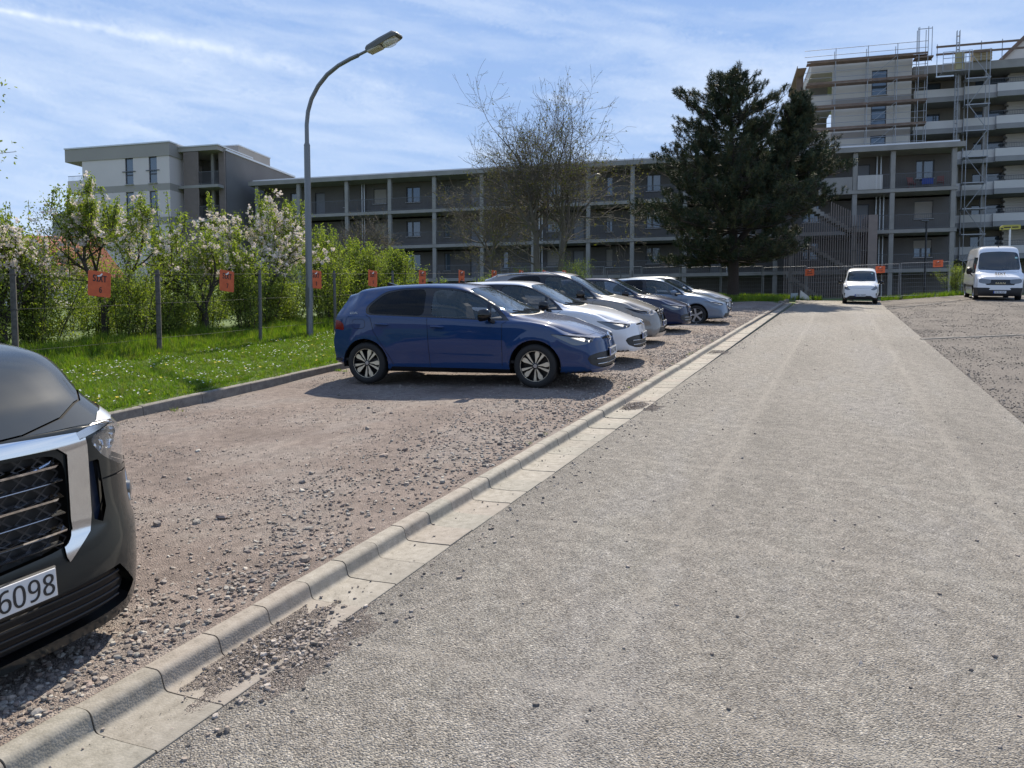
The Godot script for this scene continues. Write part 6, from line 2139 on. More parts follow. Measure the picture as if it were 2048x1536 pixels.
func big_suv() -> void:
	var m := paint("paint_anthracite", Color(0.016, 0.020, 0.0205), 0.4, 0.0)
	m.clearcoat_roughness = 0.10
	m.clearcoat = 0.8
	var P := {}
	P.half = 0.925; P.wr = 0.385; P.arch = 0.45; P.axles = [-1.43, 1.45]; P.tyre_w = 0.26; P.wheel = "twin"; P.paint = m
	P.nose_from = 1.55; P.tail_from = -1.9; P.sweep_f = 0.30; P.sweep_r = 0.12; P.sweep_pow = 4.8; P.crease = 38.0
	P.press = 0.02; P.press_y = 0.55; P.line_y = 1.0
	P.xs = [-2.4, -2.3, -2.15, -2.0, -1.8, -1.6, -1.4, -1.2, -1.0, -0.7, -0.4, -0.1, 0.1, 0.25, 0.4, 0.55, 0.7, 0.85, 1.0, 1.1, 1.2, 1.3, 1.4, 1.5, 1.6, 1.68, 1.76, 1.84, 1.92, 2.0, 2.06, 2.12, 2.18, 2.23, 2.28, 2.32, 2.36, 2.39, 2.42, 2.45]
	P.top = [[-2.4, 1.75], [-2.0, 1.82], [-1.0, 1.87], [0.0, 1.86], [0.25, 1.80], [0.6, 1.60], [1.0, 1.40], [1.12, 1.385], [1.5, 1.37], [1.8, 1.335], [2.05, 1.27], [2.25, 1.18], [2.36, 1.115], [2.42, 1.07], [2.45, 1.045]]
	P.crown = [[-2.4, 0.1], [0.0, 0.09], [0.6, 0.1], [1.1, 0.05], [1.5, 0.08], [2.1, 0.09], [2.45, 0.05]]
	P.belt = [[-2.4, 1.22], [0.0, 1.22], [1.0, 1.24], [1.5, 1.25], [1.9, 1.19], [2.2, 1.06], [2.45, 0.95]]
	P.w = [[-2.4, 0.84], [-2.0, 0.905], [-1.0, 0.925], [1.5, 0.925], [1.9, 0.92], [2.2, 0.912], [2.45, 0.895]]
	P.r = [[-2.4, 0.62], [0.0, 0.68], [0.5, 0.74], [1.05, 0.86], [1.5, 0.87], [2.0, 0.85], [2.45, 0.78]]
	P.bot = [[-2.4, 0.36], [-1.5, 0.26], [1.5, 0.24], [2.0, 0.16], [2.45, 0.125]]
	P.nose = [[0.12, 0.05], [0.22, 0.02], [0.36, 0.005], [0.48, 0.0], [0.56, 0.018], [0.62, 0.04], [0.95, 0.045], [1.02, 0.055], [1.06, 0.085], [1.12, 0.13]]
	P.tail = [[0.2, 0.08], [0.5, 0.0], [1.2, 0.05], [1.8, 0.25]]
	P.cabin = [-2.1, 1.1]
	P.seats = [[0.0, 0.55, 0.4], [0.0, 0.55, -0.4]]
	P.dash = [0.75, 1.02]
	P.cuts = [
		["windscreen", TOP, soft([[0.27, 0.0, 1], [0.3, 0.56], [0.36, 0.62], [0.9, 0.74], [1.0, 0.66], [1.08, 0.0, 1]]), M["screen_glass"], false, -0.004, 0.2, Vector3(-9, 1.3, -9)],
		["side_window", SIDE, soft([[-1.9, 1.27], [0.75, 1.25], [0.2, 1.68], [-1.9, 1.7]]), M["dark_glass"], true, -0.005, 0.2],
		["rear_window", REAR, soft([[0.0, 1.25, 1], [0.68, 1.25], [0.56, 1.68], [0.0, 1.7, 1]]), M["dark_glass"], false, -0.004, 0.1],
		["headlight_trim", CORNER, lines([[1.36, 1.0], [1.12, 1.045], [0.88, 1.06], [0.72, 1.022]], 0.015), M["satin_chrome"], true, 0.006, 0.05, Vector3(1.6, 0.7, 0.3)],
		["headlight", CORNER, soft([[1.32, 0.982], [1.10, 1.03], [0.88, 1.045], [0.74, 1.0], [0.73, 0.87], [0.82, 0.815], [1.06, 0.79], [1.24, 0.875]]), M["lamp_shell"], true, -0.055, 0.02, Vector3(1.6, 0.6, 0.3)],
		["grille_opening", FRONT, soft([[0.0, 0.965, 1], [0.33, 0.955], [0.395, 0.90], [0.385, 0.60], [0.34, 0.555], [0.0, 0.535, 1]]), M["black_plastic"], false, -0.06, 0.02],
		["chrome_surround", FRONT, poly([[0.0, 1.038], [0.46, 1.018], [0.50, 1.0], [0.505, 0.96], [0.495, 0.66], [0.47, 0.585], [0.34, 0.498], [0.332, 0.52], [0.338, 0.605], [0.388, 0.62], [0.40, 0.94], [0.36, 0.972], [0.0, 0.982]]), M["chrome"], false, 0.012, 0.02],
		["air_slot", FRONT, poly([[0.515, 0.88], [0.575, 0.88], [0.598, 0.66], [0.56, 0.60], [0.515, 0.625]]), mat("slot_blue", Color(0.008, 0.014, 0.03), 0.3), true, -0.03, 0.02],
		["lower_intake", FRONT, poly([[0.0, 0.365], [0.62, 0.385], [0.76, 0.24], [0.68, 0.185], [0.0, 0.17]]), M["black_plastic"], false, -0.05, -0.05],
		["fog_recess", CORNER, poly([[0.93, 0.735], [0.80, 0.70], [0.74, 0.62], [0.77, 0.38], [0.84, 0.345], [0.86, 0.55]]), M["gloss_black"], true, -0.035, 0.0, Vector3(1.4, 0.3, 0.4)],
		["bonnet_gap", TOP, lines([[1.1, 0.84], [1.6, 0.85], [1.95, 0.82], [2.15, 0.68], [2.30, 0.47], [2.37, 0.25], [2.385, 0.0]], 0.005), M["gap_black"], false, -0.008, 0.12, Vector3(1.0, 0.9, 0)],
		["bumper_gap", CORNER, lines([[1.26, 0.785], [1.0, 0.768], [0.70, 0.80]], 0.004), M["gap_black"], true, -0.004, 0.02, Vector3(1.5, 0.6, 0.3)],
	]
	var o := make_car(P, "sport_utility_vehicle", "dark grey sport utility vehicle with chrome grille at the left edge", "car", lot(Vector3(-5.34, 0.06, -1.735), deg_to_rad(0.5)), "cars parked in the gravel bays")
	add_mirrors(o, Vector3(0.7, 1.3, 1.06), Vector3(0.18, 0.22, 0.26), M["black_plastic"], m)
	part(o, "added_light_block", cbmesh(Vector3(2.02, 0.55, 0), Vector3(0.5, 0.72, 1.4), 0.05), M["gap_black"])  # unseen dark box added behind the intake to stop light showing through
	# grille bars: broad bright ones with slim ones between, over a diamond net
	var bars := [[0.905, 0.013, "chrome"], [0.835, 0.006, "satin_chrome"], [0.765, 0.013, "chrome"], [0.695, 0.006, "satin_chrome"], [0.625, 0.013, "chrome"], [0.575, 0.006, "satin_chrome"]]
	for q in bars:
		var mb := MB.new()
		var hwid := 0.385 if q[0] > 0.6 else 0.35
		var n := 16
		for k in n:
			var z0 := lerpf(-hwid, hwid, k / float(n))
			var z1 := lerpf(-hwid, hwid, (k + 1) / float(n))
			var a := Vector3(nose_x(q[0], z0, P) - 0.012, q[0], z0)
			var b := Vector3(nose_x(q[0], z1, P) - 0.012, q[0], z1)
			var y: float = q[1]
			# wedge: face turned up to the sky, dark lip below
			mb.quad(a + Vector3(0.004, -y * 0.2, 0), b + Vector3(0.004, -y * 0.2, 0), b + Vector3(-0.028, y, 0), a + Vector3(-0.028, y, 0), Vector3(1, 1, 0))
			mb.quad(a + Vector3(0.004, -y * 0.2, 0), b + Vector3(0.004, -y * 0.2, 0), b + Vector3(0.0, -y, 0), a + Vector3(0.0, -y, 0), Vector3(1, 0, 0))
			mb.quad(a + Vector3(0.0, -y, 0), b + Vector3(0.0, -y, 0), b + Vector3(-0.03, -y * 0.6, 0), a + Vector3(-0.03, -y * 0.6, 0), Vector3(0, -1, 0))
		part(o, "grille_bar", mb.mesh(), M[q[2]])
	var net := MB.new()
	var cell := Vector2(0.085, 0.035)
	for i in 13:
		for k in range(-5, 5):
			var y0 := 0.55 + i * cell.y
			if y0 > 0.94: continue
			for d in [1.0, -1.0]:
				var z0 := (k + (0.5 if i % 2 else 0.0)) * cell.x
				var p0 := Vector3(nose_x(y0, z0, P) - 0.032, y0, z0)
				var z1: float = z0 + d * cell.x * 0.5
				var p1 := Vector3(nose_x(y0 + cell.y, z1, P) - 0.032, y0 + cell.y, z1)
				if absf(z1) < 0.385 and absf(z0) < 0.385: net.bar(p0, p1, 0.0028, 0.007)
	part(o, "grille_net", net.mesh(), mat("net_grey", Color(0.018, 0.018, 0.02), 0.45)).set_meta("kind", "stuff")
	# slats of the lower intake
	for y in [0.225, 0.262, 0.30, 0.34]:
		var mb := MB.new()
		var pts := []
		var rr := []
		for k in 21:
			var z := lerpf(-0.64, 0.64, k / 20.0)
			pts.append(Vector3(nose_x(y, z, P) - 0.03, y, z)); rr.append(0.007)
		mb.tube(pts, rr, 5)
		part(o, "intake_slat", mb.mesh(), M["black_plastic"])
	# lamp units and clear covers
	for s in [1.0, -1.0]:
		for q in [[0.62, 0.92, 0.042], [0.74, 0.92, 0.042], [0.83, 0.93, 0.032]]:
			var mb := MB.new()
			var x: float = nose_x(q[1], q[0], P) - 0.05 - 0.14 * (q[0] - 0.5)
			mb.lathe([Vector2(q[2], 0.02), Vector2(q[2] * 0.9, 0.0), Vector2(q[2] * 0.5, -0.012), Vector2(q[2] * 0.45, 0.004), Vector2(0, 0.012)], 18, Transform3D(Basis(Vector3.UP, PI / 2 - 0.35 * s), Vector3(x, q[1], q[0] * s)))
			part(o, "lamp_reflector", mb.mesh(), M["chrome"])
		var fl := MB.new()
		fl.lathe([Vector2(0.045, 0.0), Vector2(0.04, 0.02), Vector2(0, 0.026)], 16, Transform3D(Basis(Vector3.UP, PI / 2 - 0.8 * s), Vector3(nose_x(0.62, 0.90, P) - 0.01, 0.63, 0.905 * s)))
		part(o, "fog_light", fl.mesh(), M["lamp_inside"])
		var tr := MB.new()
		tr.tube([Vector3(nose_x(0.72, 0.93, P) - 0.01, 0.72, 0.94 * s), Vector3(nose_x(0.6, 0.88, P) + 0.01, 0.585, 0.875 * s), Vector3(nose_x(0.6, 0.93, P), 0.575, 0.945 * s)], [0.008, 0.01, 0.006], 6)
		part(o, "fog_trim", tr.mesh(), M["satin_chrome"])
	var lens_src := car_tris(P)
	var lens := cut(lens_src, CORNER, soft([[1.32, 0.982], [1.10, 1.03], [0.88, 1.045], [0.74, 1.0], [0.73, 0.87], [0.82, 0.815], [1.06, 0.79], [1.24, 0.875]]), 0.02, Vector3(1.6, 0.6, 0.3))
	for s in [1.0, -1.0]: part(o, "headlight_lens", skin(lens[0], [s], -0.002), M["lamp_lens"])
	# plate: the figures end at the right of the plate as seen
	var root := Node3D.new()
	root.name = numbered(o, "number_plate")
	o.add_child(root)
	root.transform = Transform3D(Basis(Vector3.UP, PI / 2), Vector3(2.462, 0.447, 0))
	part(root, "holder", cbmesh(Vector3.ZERO, Vector3(0.54, 0.135, 0.016), 0.005), M["black_plastic"])
	part(root, "plate", cbmesh(Vector3(0, 0.002, 0.010), Vector3(0.522, 0.118, 0.006), 0.002), M["plate_white"])
	part(root, "characters", lettering("SX6098", 0.112, 500, 0.003), M["plate_ink"], Transform3D(Basis.from_scale(Vector3(0.98, 1.08, 1)), Vector3(0.075, 0.0, 0.0145)))

func build_other_cars() -> void:
	var silver := paint("paint_silver", Color(0.20, 0.195, 0.19), 0.35, 0.3)
	var steel := paint("paint_steel", Color(0.14, 0.185, 0.25), 0.35, 0.3)
	var pale := paint("paint_pale_silver", Color(0.33, 0.345, 0.36), 0.35, 0.3)
	var head := deg_to_rad(4.5)
	crossover(lot(Vector3(-5.95, 0.07, -17.3), head), silver)
	long_nose_hatch(lot(Vector3(-5.45, 0.07, -25.1), head), steel, "steel_blue_hatchback", "pale steel blue hatchback with five spoke wheels near the row's end", 0.985, "M TN 810", "five")
	long_nose_hatch(lot(Vector3(-5.85, 0.07, -28.9), head), pale, "pale_silver_hatchback", "pale silver hatchback parked last in the row by the pine", 1.0, "M EV 337", "five")
	stage("other cars")
	build_vans()
	stage("vans")
	big_suv()
	stage("suv")

# ---------------------------------------------------------------- plants
func leaf_mesh(w := 0.5) -> ArrayMesh:
	# one leaf, folded along its rib, a unit long
	var mb := MB.new()
	var p := [Vector3(0, 0, 0), Vector3(w * 0.5, 0.07, 0.42), Vector3(0, 0.02, 1.0), Vector3(-w * 0.5, 0.07, 0.42), Vector3(0, -0.03, 0.5)]
	mb.flat(p[0], p[1], p[4], Vector3.UP); mb.flat(p[1], p[2], p[4], Vector3.UP)
	mb.flat(p[2], p[3], p[4], Vector3.UP); mb.flat(p[3], p[0], p[4], Vector3.UP)
	return mb.mesh()

func blossom_mesh() -> ArrayMesh:
	var mb := MB.new()
	for k in 5:
		var b := Basis(Vector3.UP, TAU * k / 5.0)
		mb.flat(Vector3.ZERO, b * Vector3(0.22, 0.16, 0.42), b * Vector3(-0.22, 0.16, 0.42), Vector3.UP)
		mb.flat(b * Vector3(0.22, 0.16, 0.42), b * Vector3(0, 0.24, 0.6), b * Vector3(-0.22, 0.16, 0.42), Vector3.UP)
	return mb.mesh()

func rand_dir(r: RandomNumberGenerator) -> Vector3:
	var z := r.randf_range(-1, 1)
	var a := r.randf() * TAU
	return Vector3(sqrt(1 - z * z) * cos(a), z, sqrt(1 - z * z) * sin(a))

# grows a limb as a bent tube and fills twigs with its outer ends
func limb(mb: MB, r: RandomNumberGenerator, at: Vector3, dir: Vector3, len: float, rad: float, level: int, Q: Dictionary, twigs: Array) -> void:
	var pts := [at]
	var rr := [rad]
	var n := 4 if level == 0 else 3
	var p := at
	var d := dir
	for i in n:
		d = (d + rand_dir(r) * Q.wander + Vector3.UP * Q.rise * (1.0 if level > 0 else 0.3)).normalized()
		p += d * len / n
		pts.append(p)
		rr.append(rad * lerpf(1.0, Q.taper, (i + 1.0) / n))
	for i in rr.size(): rr[i] = maxf(rr[i], Q.get("least", 0.0))
	mb.tube(pts, rr, 7 if level == 0 else (5 if level == 1 else 3), level == 0)
	if level >= Q.levels - 1:
		twigs.append(pts)
	if level >= Q.levels: return
	var kids: int = Q.kids[level]
	for k in kids:
		var t := r.randf_range(Q.from[level], 1.0) if k > 0 else 1.0
		var seg := mini(int(t * n), n - 1)
		var q: Vector3 = pts[seg].lerp(pts[seg + 1], t * n - seg)
		var side := d.cross(rand_dir(r)).normalized()
		var ang: float = deg_to_rad(r.randf_range(Q.spread[0], Q.spread[1])) * (0.5 if k == 0 else 1.0)
		var nd := (d * cos(ang) + side * sin(ang)).normalized()
		limb(mb, r, q, nd, len * r.randf_range(Q.shrink[0], Q.shrink[1]), rad * lerpf(1.0, Q.taper, t) * (0.85 if k == 0 else 0.66), level + 1, Q, twigs)

func leaf_places(r: RandomNumberGenerator, twigs: Array, count: int, size: Array, reach: float, tones: Array, places: Array, cols: PackedColorArray, up := 0.5) -> void:
	for i in count:
		var tw: Array = twigs[r.randi() % twigs.size()]
		var s := r.randi() % (tw.size() - 1)
		var p: Vector3 = tw[s].lerp(tw[s + 1], r.randf()) + rand_dir(r) * reach * pow(r.randf(), 0.6)
		var out := (rand_dir(r) + Vector3.UP * up).normalized()
		var b := Basis.looking_at(out, rand_dir(r)) * Basis.from_scale(Vector3.ONE * r.randf_range(size[0], size[1]))
		places.append(Transform3D(b, p))
		var c: Color = tones[r.randi() % tones.size()]
		var k := r.randf_range(0.8, 1.2)
		cols.append(Color(c.r * k, c.g * k, c.b * k))

func plant_materials() -> void:
	textured(mat("bark", Color(1, 1, 1), 0.95), mottle(256, 81, 0.06, Color(0.025, 0.02, 0.017), Color(0.085, 0.07, 0.06)), 2.5)
	textured(mat("grey_bark", Color(1, 1, 1), 0.95), mottle(256, 82, 0.06, Color(0.07, 0.06, 0.048), Color(0.16, 0.14, 0.115)), 1.5)
	textured(mat("pine_bark", Color(1, 1, 1), 0.95), mottle(256, 83, 0.07, Color(0.02, 0.016, 0.014), Color(0.07, 0.052, 0.042)), 1.2)
	for q in [["leaf", Color(0.30, 0.42, 0.06)], ["grass_blade", Color(0.28, 0.40, 0.05)], ["needle", Color(0.02, 0.03, 0.01)], ["bud_leaf", Color(0.25, 0.25, 0.08)]]:
		var m := mat(q[0], Color(1, 1, 1), 0.6)
		m.vertex_color_use_as_albedo = true
		m.metallic_specular = 0.35
		m.backlight_enabled = true
		m.backlight = Color(0.9, 0.95, 0.5) if q[0] != "needle" else Color(0.25, 0.28, 0.2)
	var pm := mat("petal", Color(0.70, 0.64, 0.62), 0.7)
	pm.backlight_enabled = true
	pm.backlight = Color(0.7, 0.66, 0.62)

var GREEN := [Color(0.20, 0.255, 0.05), Color(0.26, 0.31, 0.07), Color(0.14, 0.185, 0.04), Color(0.33, 0.37, 0.10), Color(0.11, 0.14, 0.035)]

func apple_tree(at: Vector3, top: float, wide: float, sd: int, label: String, leaves: int, blossoms: int, shoots: int, called := "apple_tree") -> void:
	var r := RandomNumberGenerator.new()
	r.seed = sd
	var o := thing(called, label, "tree", plumb(at, r.randf() * TAU), "blossoming trees behind the fence")
	var mb := MB.new()
	var twigs := []
	var Q := {"wander": 0.22, "rise": 0.10, "taper": 0.62, "levels": 3, "kids": [4, 3, 3], "from": [0.6, 0.3, 0.2], "spread": [30, 62], "shrink": [0.62, 0.85]}
	var trunk := top * 0.27
	mb.tube([Vector3(0, -0.2, 0), Vector3(0.02, trunk * 0.5, 0.01), Vector3(0.03, trunk, 0)], [0.085, 0.07, 0.065], 9)
	var fork := r.randi_range(3, 5)
	for k in fork:
		var a := TAU * k / fork + r.randf_range(-0.4, 0.4)
		var d := Vector3(cos(a) * wide * 0.62, top * 0.42, sin(a) * wide * 0.62)
		limb(mb, r, Vector3(0.03, trunk * r.randf_range(0.8, 1.0), 0), d.normalized(), d.length() * 0.62, 0.046, 0, Q, twigs)
	# straight upright shoots of the year
	var tall := []
	for k in shoots:
		var tw: Array = twigs[r.randi() % twigs.size()]
		var p: Vector3 = tw[1]
		var h := maxf(top * r.randf_range(0.82, 1.04) - p.y, 0.25)
		var q := p + Vector3(r.randf_range(-0.12, 0.12), h, r.randf_range(-0.12, 0.12))
		mb.tube([p, p.lerp(q, 0.5) + rand_dir(r) * 0.03, q], [0.010, 0.007, 0.003], 3, false)
		tall.append([p.lerp(q, 0.2), p.lerp(q, 0.6), q])
	part(o, "trunk", mb.mesh(), M["bark"])
	var places := []
	var cols := PackedColorArray()
	leaf_places(r, twigs, int(leaves * 1.05), [0.034, 0.062], 0.21, GREEN, places, cols)
	if tall.size(): leaf_places(r, tall, int(leaves * 0.36), [0.045, 0.075], 0.075, GREEN.slice(0, 4), places, cols, 0.9)
	stuffpart(o, "crown", M["leaf_mesh"], M["leaf"], places, cols)
	if blossoms > 0:
		var bp := []
		var bc := PackedColorArray()
		var bunch := []
		for i in blossoms / 9:
			var tw: Array = twigs[r.randi() % twigs.size()]
			bunch.append(tw[r.randi() % tw.size()] + rand_dir(r) * 0.12)
		for i in blossoms:
			var c: Vector3 = bunch[r.randi() % bunch.size()]
			var b := Basis.looking_at((rand_dir(r) + Vector3.UP * 0.4).normalized(), rand_dir(r)) * Basis(Vector3.RIGHT, PI / 2) * Basis.from_scale(Vector3.ONE * r.randf_range(0.032, 0.056))
			bp.append(Transform3D(b, c + rand_dir(r) * 0.07 * r.randf()))
		stuffpart(o, "blossom", M["blossom_mesh"], M["petal"], bp)

func shrub(at: Vector3, h: float, wide: float, sd: int, label: String, leaves: int, called := "shrub") -> void:
	var r := RandomNumberGenerator.new()
	r.seed = sd
	var o := thing(called, label, "shrub", plumb(at), "shrubs along the fence")
	var mb := MB.new()
	var twigs := []
	for k in 11:
		var a := r.randf() * TAU
		var e := r.randf_range(0.1, 1.0)
		var p := Vector3(cos(a) * 0.15, -0.1, sin(a) * 0.15)
		var q := Vector3(cos(a) * wide * e, h * r.randf_range(0.75, 1.08), sin(a) * wide * e)
		var m := p.lerp(q, 0.5) + rand_dir(r) * 0.12 + Vector3(0, h * 0.08, 0)
		mb.tube([p, m, q], [0.014, 0.010, 0.004], 4, false)
		twigs.append([p.lerp(m, 0.06), m, q])
		twigs.append([p.lerp(m, 0.06), m])
		for j in 3:
			var s: Vector3 = [p.lerp(m, 0.6), m, m.lerp(q, 0.5)][j]
			var t := s + (rand_dir(r) + Vector3.UP * 0.5).normalized() * h * 0.28
			mb.tube([s, t], [0.006, 0.003], 3, false)
			twigs.append([s, t])
	part(o, "stems", mb.mesh(), M["bark"]).set_meta("kind", "stuff")
	var places := []
	var cols := PackedColorArray()
	leaf_places(r, twigs, leaves, [0.04, 0.07], 0.22, GREEN, places, cols)
	stuffpart(o, "foliage", M["leaf_mesh"], M["leaf"], places, cols)

func bare_tree(at: Vector3, h: float, sd: int, label: String, lean: Vector3, buds: int, thick := 0.2) -> void:
	var r := RandomNumberGenerator.new()
	r.seed = sd
	var o := thing("bare_tree", label, "tree", plumb(at), "trees just breaking into leaf")
	var mb := MB.new()
	var twigs := []
	var Q := {"wander": 0.2, "rise": 0.035, "least": 0.006, "taper": 0.52, "levels": 5, "kids": [5, 4, 4, 3, 2], "from": [0.25, 0.2, 0.2, 0.15, 0.1], "spread": [24, 58], "shrink": [0.55, 0.78]}
	var bole := h * 0.35
	mb.tube([Vector3(0, -0.3, 0), lean * 0.15 + Vector3(0, bole * 0.5, 0), lean * 0.3 + Vector3(0, bole, 0)], [thick, thick * 0.8, thick * 0.68], 10)
	var twmb := MB.new()
	for k in 5:
		var a := TAU * k / 5.0 + r.randf_range(-0.5, 0.5)
		var d := (Vector3(cos(a) * 0.62, 1.0, sin(a) * 0.62) + lean * 0.12).normalized()
		if k == 0: d = (Vector3.UP + lean * 0.15).normalized()
		limb(twmb, r, lean * 0.3 + Vector3(0, bole * r.randf_range(0.86, 1.0), 0), d, h * (0.34 if k == 0 else r.randf_range(0.22, 0.32)), thick * 0.5, 0, Q, twigs)
	# low side branches
	for k in 3:
		var a := r.randf() * TAU
		limb(twmb, r, lean * 0.2 + Vector3(0, bole * r.randf_range(0.45, 0.9), 0), Vector3(cos(a), 0.5, sin(a)).normalized(), h * 0.16, thick * 0.22, 1, Q, twigs)
	part(o, "trunk", mb.mesh(), M["grey_bark"])
	part(o, "crown", twmb.mesh(), M["grey_bark"])
	var places := []
	var cols := PackedColorArray()
	leaf_places(r, twigs, buds, [0.06, 0.13], 0.10, [Color(0.12, 0.11, 0.035), Color(0.09, 0.10, 0.03), Color(0.15, 0.13, 0.05)], places, cols)
	stuffpart(o, "young_leaves", M["leaf_mesh"], M["bud_leaf"], places, cols)

func tuft_mesh() -> ArrayMesh:
	var r := RandomNumberGenerator.new()
	r.seed = 99
	var mb := MB.new()
	for i in 34:
		var d := (rand_dir(r) * 0.95 + Vector3(0, 0.45, 0)).normalized()
		var s := d.cross(rand_dir(r)).normalized() * 0.03
		var b := Vector3(0, r.randf_range(-0.35, 0.2), 0)
		mb.flat(b - s, b + s, b + d * r.randf_range(0.4, 0.6), Vector3.UP + s)
	return mb.mesh()

func pine_tree() -> void:
	var r := RandomNumberGenerator.new()
	r.seed = 6
	var o := thing("pine_tree", "large dark pine with two crowns standing before the long building", "tree", plumb(Vector3(-5.75, 0.0, -46.2)), "")
	var trunk := MB.new()
	trunk.tube([Vector3(0, -0.3, 0), Vector3(0.05, 1.2, 0), Vector3(0.0, 3.2, 0), Vector3(-0.1, 7.0, 0), Vector3(-0.25, 10.5, 0), Vector3(-0.3, 12.6, 0)], [0.36, 0.31, 0.27, 0.18, 0.08, 0.02], 12)
	trunk.tube([Vector3(0.0, 3.0, 0.0), Vector3(1.1, 4.6, -0.4), Vector3(2.5, 6.6, -0.8), Vector3(3.05, 9.0, -0.9), Vector3(3.1, 11.5, -0.9)], [0.2, 0.17, 0.13, 0.08, 0.02], 9)
	part(o, "trunk", trunk.mesh(), M["pine_bark"])
	var br := MB.new()
	var places := []
	var cols := PackedColorArray()
	var tones := [Color(0.036, 0.056, 0.030), Color(0.05, 0.068, 0.034), Color(0.026, 0.042, 0.024), Color(0.09, 0.095, 0.042), Color(0.065, 0.062, 0.03)]
	# crowns: axis foot, axis top, lowest whorl, reach of the whorls by height share, whorls
	var crowns := [[Vector3(0.0, 3.0, 0), Vector3(-0.3, 12.7, 0), 2.0, [[0.0, 3.9], [0.1, 5.3], [0.28, 5.9], [0.44, 5.0], [0.6, 3.9], [0.74, 3.3], [0.88, 2.2], [1.0, 0.6]], 25], [Vector3(2.6, 5.0, -0.8), Vector3(3.4, 11.6, -0.9), 4.9, [[0.0, 3.5], [0.2, 3.4], [0.4, 2.8], [0.6, 1.7], [0.8, 1.1], [1.0, 0.35]], 17]]
	for c in crowns:
		var n: int = c[4]
		for i in n:
			var t := (i + r.randf() * 0.8) / n
			var axis: Vector3 = c[0].lerp(c[1], clampf((lerpf(c[2], c[1].y, t) - c[0].y) / (c[1].y - c[0].y), 0, 1))
			axis.y = lerpf(c[2], c[1].y - 0.2, t)
			var reach := cv(c[3], t)
			for k in 5:
				var a := TAU * (k + r.randf() * 0.8) / 5.0 + i * 1.3
				var len: float = reach * r.randf_range(0.45, 1.12)
				var drop := lerpf(-0.25, 0.6, t) + r.randf_range(-0.12, 0.12)
				var d := Vector3(cos(a), drop, sin(a))
				var p := [axis, axis + Vector3(d.x, d.y * 0.4, d.z) * len * 0.5, axis + Vector3(d.x, d.y * 0.5, d.z) * len * 0.82 + Vector3(0, 0.06 * len, 0), axis + Vector3(d.x, d.y * 0.5, d.z) * len + Vector3(0, 0.16 * len, 0)]
				br.tube(p, [0.05, 0.035, 0.02, 0.008], 4, false)
				# boughs end in separate knots of needle tufts that turn up at the tip
				var m := int(3 + len * 3.5)
				for j in m:
					var s := 0.28 + 0.72 * (j + r.randf()) / m
					var q: Vector3 = p[0].lerp(p[1], s * 2.0) if s < 0.5 else p[1].lerp(p[3], (s - 0.5) * 2.0)
					var out := Vector3(-sin(a), 0, cos(a)) * (1.0 if j % 2 else -1.0) * r.randf_range(0.1, 1.0) * len * 0.24 * (1.25 - s * 0.6) + Vector3(0, r.randf_range(0.0, 0.35), 0)
					var e := q + out
					br.tube([q, e], [0.016, 0.008], 3, false)
					var knot := r.randi_range(5, 8)
					for w in knot:
						var up := (Vector3.UP * 1.0 + Vector3(d.x, 0, d.z) * 0.7 + rand_dir(r) * 0.55).normalized()
						var x := up.cross(rand_dir(r)).normalized()
						var sc := r.randf_range(0.30, 0.46)
						places.append(Transform3D(Basis(x, up, x.cross(up)) * Basis.from_scale(Vector3(sc, sc * 1.05, sc)), e + Vector3(d.x, 0.7, d.z) * r.randf_range(-0.05, 0.22) + rand_dir(r) * 0.15))
						var tc: Color = tones[r.randi() % tones.size()]
						var bk := r.randf_range(0.8, 1.25)
						cols.append(Color(tc.r * bk, tc.g * bk, tc.b * bk))
	part(o, "branches", br.mesh(), M["pine_bark"]).set_meta("kind", "stuff")
	stuffpart(o, "crown", tuft_mesh(), M["needle"], places, cols)
	print("pine tufts ", places.size())

func grass_clump(n: int, sd: int) -> ArrayMesh:
	var r := RandomNumberGenerator.new()
	r.seed = sd
	var mb := MB.new()
	for i in n:
		var a := r.randf() * TAU
		var b := Vector3(cos(a), 0, sin(a)) * r.randf() * 0.35
		var d := Vector3(cos(a + r.randf_range(-1, 1)), 0, sin(a + r.randf_range(-1, 1))) * r.randf_range(0.1, 0.5)
		var h := r.randf_range(0.6, 1.0)
		var s := Vector3(-sin(a), 0, cos(a)) * 0.035
		var m := b + d * 0.35 + Vector3(0, h * 0.6, 0)
		mb.quad(b - s, b + s, m + s * 0.7, m - s * 0.7, Vector3(cos(a), 0.5, sin(a)))
		mb.flat(m - s * 0.7, m + s * 0.7, b + d + Vector3(0, h, 0), Vector3(cos(a), 0.5, sin(a)))
	return mb.mesh()

